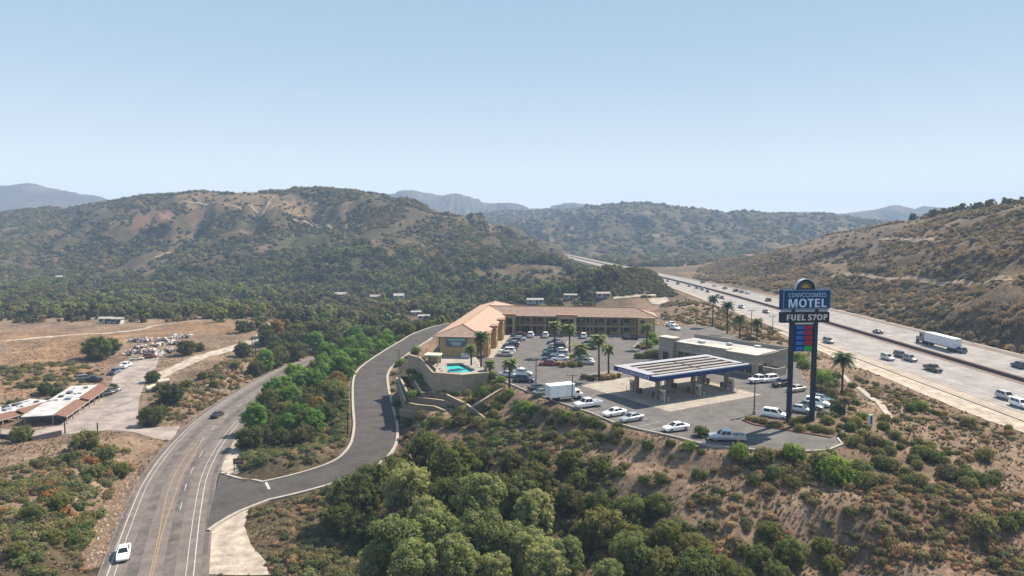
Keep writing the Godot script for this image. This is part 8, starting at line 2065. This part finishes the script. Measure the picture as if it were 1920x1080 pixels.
	while places.size() < 26000 and tries > 0:
		tries -= 1
		var d := 62.0 + 200.0 * pow(rng.randf(), 1.5)
		var x := rng.randf_range(-0.85, 0.85) * d
		if noise_a.get_noise_2d(x * 0.06, d * 0.06 + 80.0) < rng.randf_range(-0.5, 0.4) or not free_spot(x, d, 0.4):
			continue
		var s := rng.randf_range(0.2, 0.55)
		places.append(bush_at(x, gy(x, d) - 0.03, d, s, rng.randf_range(0.7, 1.2), rng))
		cols.append(jitter([Color(0.30, 0.225, 0.14), Color(0.24, 0.19, 0.115), Color(0.20, 0.17, 0.09), Color(0.30, 0.20, 0.14)][rng.randi() % 4], rng))
	scatter("dry_grass", tuft.mesh(), leaf_mat(Color(1, 1, 1), 0.2), places, cols, "short dry grass and weeds on the open slopes", "grass")

# ------------------------------------------------------------------ western side: yard, houses, poles
func build_yard() -> void:
	var white := ground_mat(Color(0.72, 0.71, 0.72), 4.0, 13.0, 0.0, M.soft, M.coarse)
	var brown := ground_mat(Color(0.26, 0.145, 0.115), 2.0, 9.0, 0.0, M.soft, M.blot)
	var wall := stucco(Color(0.40, 0.32, 0.26))
	for b in [[-112.8, 160.5, 104.9, 33.0, "long white-roofed roadside building with a brown awning beside the gravel yard"], [-127.5, 156.0, 76.0, 20.0, "second white-roofed building at the left edge of the view"]]:
		var at := P(b[0], -13.7, b[1])
		var o := thing("roadside_building", b[4], "building", at, deg_to_rad(b[2]))
		var L: float = b[3]
		part("wall", box_mesh(Vector3(L - 5.6, 3.0, 6.4), Vector3(L * 0.5 + 2.4, 1.5, -0.7)), wall, o)
		var rf := part("roof", box_mesh(Vector3(L + 0.4, 0.22, 7.2), Vector3(L * 0.5, 3.12, -0.75)), white, o)
		var q := Shape.new()
		var y0 := 3.24
		for seg in [[0.0, 0.46], [0.52, 1.0]]:
			var a := L * float(seg[0])
			var e := L * float(seg[1])
			q.quad(Vector3(a, 2.5, 5.2), Vector3(e, 2.5, 5.2), Vector3(e, y0 + 0.1, 2.5), Vector3(a, y0 + 0.1, 2.5))
			q.quad(Vector3(e, 2.38, 5.2), Vector3(a, 2.38, 5.2), Vector3(a, y0 - 0.1, 2.5), Vector3(e, y0 - 0.1, 2.5))
			q.quad(Vector3(a, 2.38, 5.2), Vector3(e, 2.38, 5.2), Vector3(e, 2.5, 5.2), Vector3(a, 2.5, 5.2))
			q.quad(Vector3(a, 2.38, 5.2), Vector3(a, 2.5, 5.2), Vector3(a, y0 + 0.1, 2.5), Vector3(a, y0 - 0.1, 2.5))
		part("awning", q.mesh(), brown, o)
		part("fascia", box_mesh(Vector3(L, 0.16, 0.08), Vector3(L * 0.5, 2.42, 5.26)), M.kerb, o)
		var x := 0.8
		while x < L:
			part("post", box_mesh(Vector3(0.2, 2.5, 0.2), Vector3(x, 1.2, 5.0)), M.kerb, o)
			x += 4.0
		x = 7.0
		while x < L - 2.0:
			room_window(o, Transform3D(Basis(), Vector3(x, 0.9, 2.52)), 1.7, 1.25)
			front_door(o, Transform3D(Basis(), Vector3(x + 2.2, 0.0, 2.54)))
			x += 5.2
		for z in [-3.6, 2.2]:
			part("carport_post", box_mesh(Vector3(0.25, 3.0, 0.25), Vector3(0.4, 1.5, z)), wall, o)
		var rng := RandomNumberGenerator.new()
		rng.seed = 61
		for k in 9:
			var s := Vector3(rng.randf_range(0.6, 2.4), rng.randf_range(0.15, 0.6), rng.randf_range(0.5, 1.4))
			var p := Vector3(rng.randf_range(L * 0.35, L * 0.95), 3.24 + s.y * 0.5, rng.randf_range(-3.4, 1.4))
			part("roof_unit" if k % 2 == 0 else "roof_tarp", box_mesh(s, p), [M.lamp_metal, mat(Color(0.22, 0.25, 0.30), 0.6), mat(Color(0.45, 0.45, 0.45), 0.6)][k % 3], rf)
	wall_line("low_wall", LOW_WALL, 0.4, 1.6, stucco(Color(0.06, 0.055, 0.065)), stucco(Color(0.12, 0.11, 0.12)), "long low dark wall in front of the roadside building", "wall")
	# yard vehicles and scrap
	for c in YARD_CARS:
		make_car({"sedan": "sedan", "suv": "suv", "pickup": "pickup_truck"}[c[3]], c[3], c[4], P(c[0], gy(c[0], c[1]) + 0.06, c[1]), deg_to_rad(c[2]), c[5], "car", "", true)
	var rng := RandomNumberGenerator.new()
	rng.seed = 44
	var mats := [mat(Color(0.55, 0.53, 0.52), 0.7), mat(Color(0.16, 0.13, 0.15), 0.8), mat(Color(0.30, 0.25, 0.24), 0.8), mat(Color(0.40, 0.37, 0.36), 0.8)]
	var k := 0
	for s in SCRAP:
		var o := thing("scrap_heap", s[3], "scrap", P(s[0], gy(s[0], s[1]), s[1]), 0.0, "scrap heaps in the yard")
		for m in 3:
			var q := Shape.new()
			for e in 9:
				var b := Basis.from_euler(Vector3(rng.randf_range(-0.6, 0.6), rng.randf() * TAU, rng.randf_range(-0.6, 0.6)))
				q.obox(Transform3D(b, Vector3(rng.randf_range(-1, 1) * s[2], rng.randf_range(0.1, 1.1), rng.randf_range(-1, 1) * s[2])), Vector3(rng.randf_range(0.3, 2.2), rng.randf_range(0.08, 0.7), rng.randf_range(0.3, 1.1)))
			part(["panel_pile", "timber_pile", "metal_pile"][m], q.mesh(), mats[(k + m) % 4], o)
		k += 1
	for t in TANKS:
		var o := thing("storage_tank", t[3], "tank", P(t[0], gy(t[0], t[1]), t[1]), t[4])
		var q := Shape.new()
		o.scale = Vector3.ONE * (1.0 if t[5] == 0 else 0.75)
		if t[5] == 0:
			q.tube(Vector3(0, -0.4, 0), Vector3(0, t[2] * 1.1, 0), t[2], t[2], 18)
			q.tube(Vector3(0, t[2] * 1.1, 0), Vector3(0, t[2] * 1.35, 0), t[2], 0.2, 18)
			part("shell", q.mesh(), mats[0], o)
			part("hatch", box_mesh(Vector3(0.6, 0.2, 0.6), Vector3(0.3, t[2] * 1.36, 0)), mats[2], o)
		else:
			q.tube(Vector3(-1.9, 1.6, 0), Vector3(1.9, 1.6, 0), 1.05, 1.05, 16)
			q.tube(Vector3(1.9, 1.6, 0), Vector3(2.3, 1.6, 0), 1.05, 0.5, 16)
			q.tube(Vector3(-2.3, 1.6, 0), Vector3(-1.9, 1.6, 0), 0.5, 1.05, 16)
			part("shell", q.mesh(), mat(Color(0.34, 0.33, 0.28), 0.6), o)
			for x in [-1.3, 1.3]:
				part("saddle", box_mesh(Vector3(0.3, 1.3, 1.6), Vector3(x, 0.4, 0)), mats[2], o)
	# notice board at the junction
	var nb := thing("notice_board", "brown notice board on two posts at the road junction", "sign", P(NOTICE[0], gy(NOTICE[0], NOTICE[1]), NOTICE[1]), 0.25)
	var bd := part("board", box_mesh(Vector3(1.9, 1.15, 0.12), Vector3(0, 2.1, 0)), mat(Color(0.10, 0.05, 0.04), 0.7), nb)
	part("pale_line", box_mesh(Vector3(1.5, 0.10, 0.02), Vector3(0, 2.3, 0.07)), mat(Color(0.40, 0.33, 0.28), 0.7), bd)
	part("pale_line", box_mesh(Vector3(1.2, 0.10, 0.02), Vector3(0, 2.0, 0.07)), mat(Color(0.40, 0.33, 0.28), 0.7), bd)
	for x in [-0.8, 0.8]:
		part("post", box_mesh(Vector3(0.14, 2.7, 0.14), Vector3(x, 1.1, -0.14)), M.bark, nb)
	var wb := thing("white_board", "plain white square board beside the bushes at the yard edge", "sign", P(YBOARD[0], gy(YBOARD[0], YBOARD[1]), YBOARD[1]), 0.1)
	part("board", box_mesh(Vector3(2.2, 1.6, 0.1), Vector3(0, 2.0, 0)), mat(Color(0.62, 0.64, 0.66), 0.6), wb)
	for x in [-0.8, 0.8]:
		part("post", box_mesh(Vector3(0.12, 2.4, 0.12), Vector3(x, 1.0, -0.12)), M.bark, wb)
	for p in POLES:
		var o := thing("utility_pole", p[3], "utility pole", P(p[0], gy(p[0], p[1]), p[1]), 0.5, "utility poles")
		var q := Shape.new()
		q.tube(Vector3(0, -0.6, 0), Vector3(0, p[2], 0), 0.17, 0.11, 8)
		part("pole", q.mesh(), M.bark, o)
		if p[4] == 1:
			part("crossarm", box_mesh(Vector3(2.2, 0.14, 0.14), Vector3(0, p[2] - 0.6, 0.12)), M.bark, o)
			for x in [-0.9, 0.0, 0.9]:
				part("insulator", box_mesh(Vector3(0.1, 0.2, 0.1), Vector3(x, p[2] - 0.42, 0.12)), mat(Color(0.3, 0.25, 0.2), 0.4), o)

func build_houses() -> void:
	var walls := [stucco(Color(0.58, 0.54, 0.49)), stucco(Color(0.42, 0.34, 0.27)), stucco(Color(0.66, 0.65, 0.64)), stucco(Color(0.38, 0.19, 0.15))]
	var roofs := [stucco(Color(0.48, 0.47, 0.46)), stucco(Color(0.20, 0.17, 0.16)), stucco(Color(0.36, 0.20, 0.15)), stucco(Color(0.45, 0.40, 0.36))]
	for h in HOUSES:
		# x, d, length, width, height, turn, wall, roof, label
		var o := thing("house", h[8], "house", P(h[0], gy(h[0], h[1]) - 0.3, h[1]), h[5], "houses in the valley")
		var L: float = h[2]
		var w: float = h[3]
		var t: float = h[4]
		part("wall", box_mesh(Vector3(L, t + 0.3, w), Vector3(0, t * 0.5 + 0.15, 0)), walls[int(h[6])], o)
		var q := Shape.new()
		var e := t + 0.3
		var r := e + w * 0.22
		var a := L * 0.5 + 0.4
		var b := w * 0.5 + 0.5
		q.quad(Vector3(-a, e, b), Vector3(a, e, b), Vector3(a, r, 0), Vector3(-a, r, 0))
		q.quad(Vector3(a, e, -b), Vector3(-a, e, -b), Vector3(-a, r, 0), Vector3(a, r, 0))
		q.tri(Vector3(a, e, b), Vector3(a, e, -b), Vector3(a, r, 0))
		q.tri(Vector3(-a, e, -b), Vector3(-a, e, b), Vector3(-a, r, 0))
		q.quad(Vector3(-a, e - 0.1, -b), Vector3(a, e - 0.1, -b), Vector3(a, e - 0.1, b), Vector3(-a, e - 0.1, b))
		q.quad(Vector3(-a, e - 0.1, b), Vector3(a, e - 0.1, b), Vector3(a, e, b), Vector3(-a, e, b))
		part("roof", q.mesh(), roofs[int(h[7])], o)
		part("door", box_mesh(Vector3(1.0, 2.1, 0.08), Vector3(L * 0.1, 1.35, w * 0.5 + 0.02)), M.motel_door, o)
		for x in [-0.32, 0.34]:
			part("window", box_mesh(Vector3(1.4, 1.1, 0.08), Vector3(L * x, 1.8, w * 0.5 + 0.02)), M.dark_glass, o)

func build_more() -> void:
	for s in SHEETS:
		struct_mesh(s[0], sheet(s[1], 2.0, s[3]), M[s[2]])
	build_yard()
	build_houses()
	build_plants()
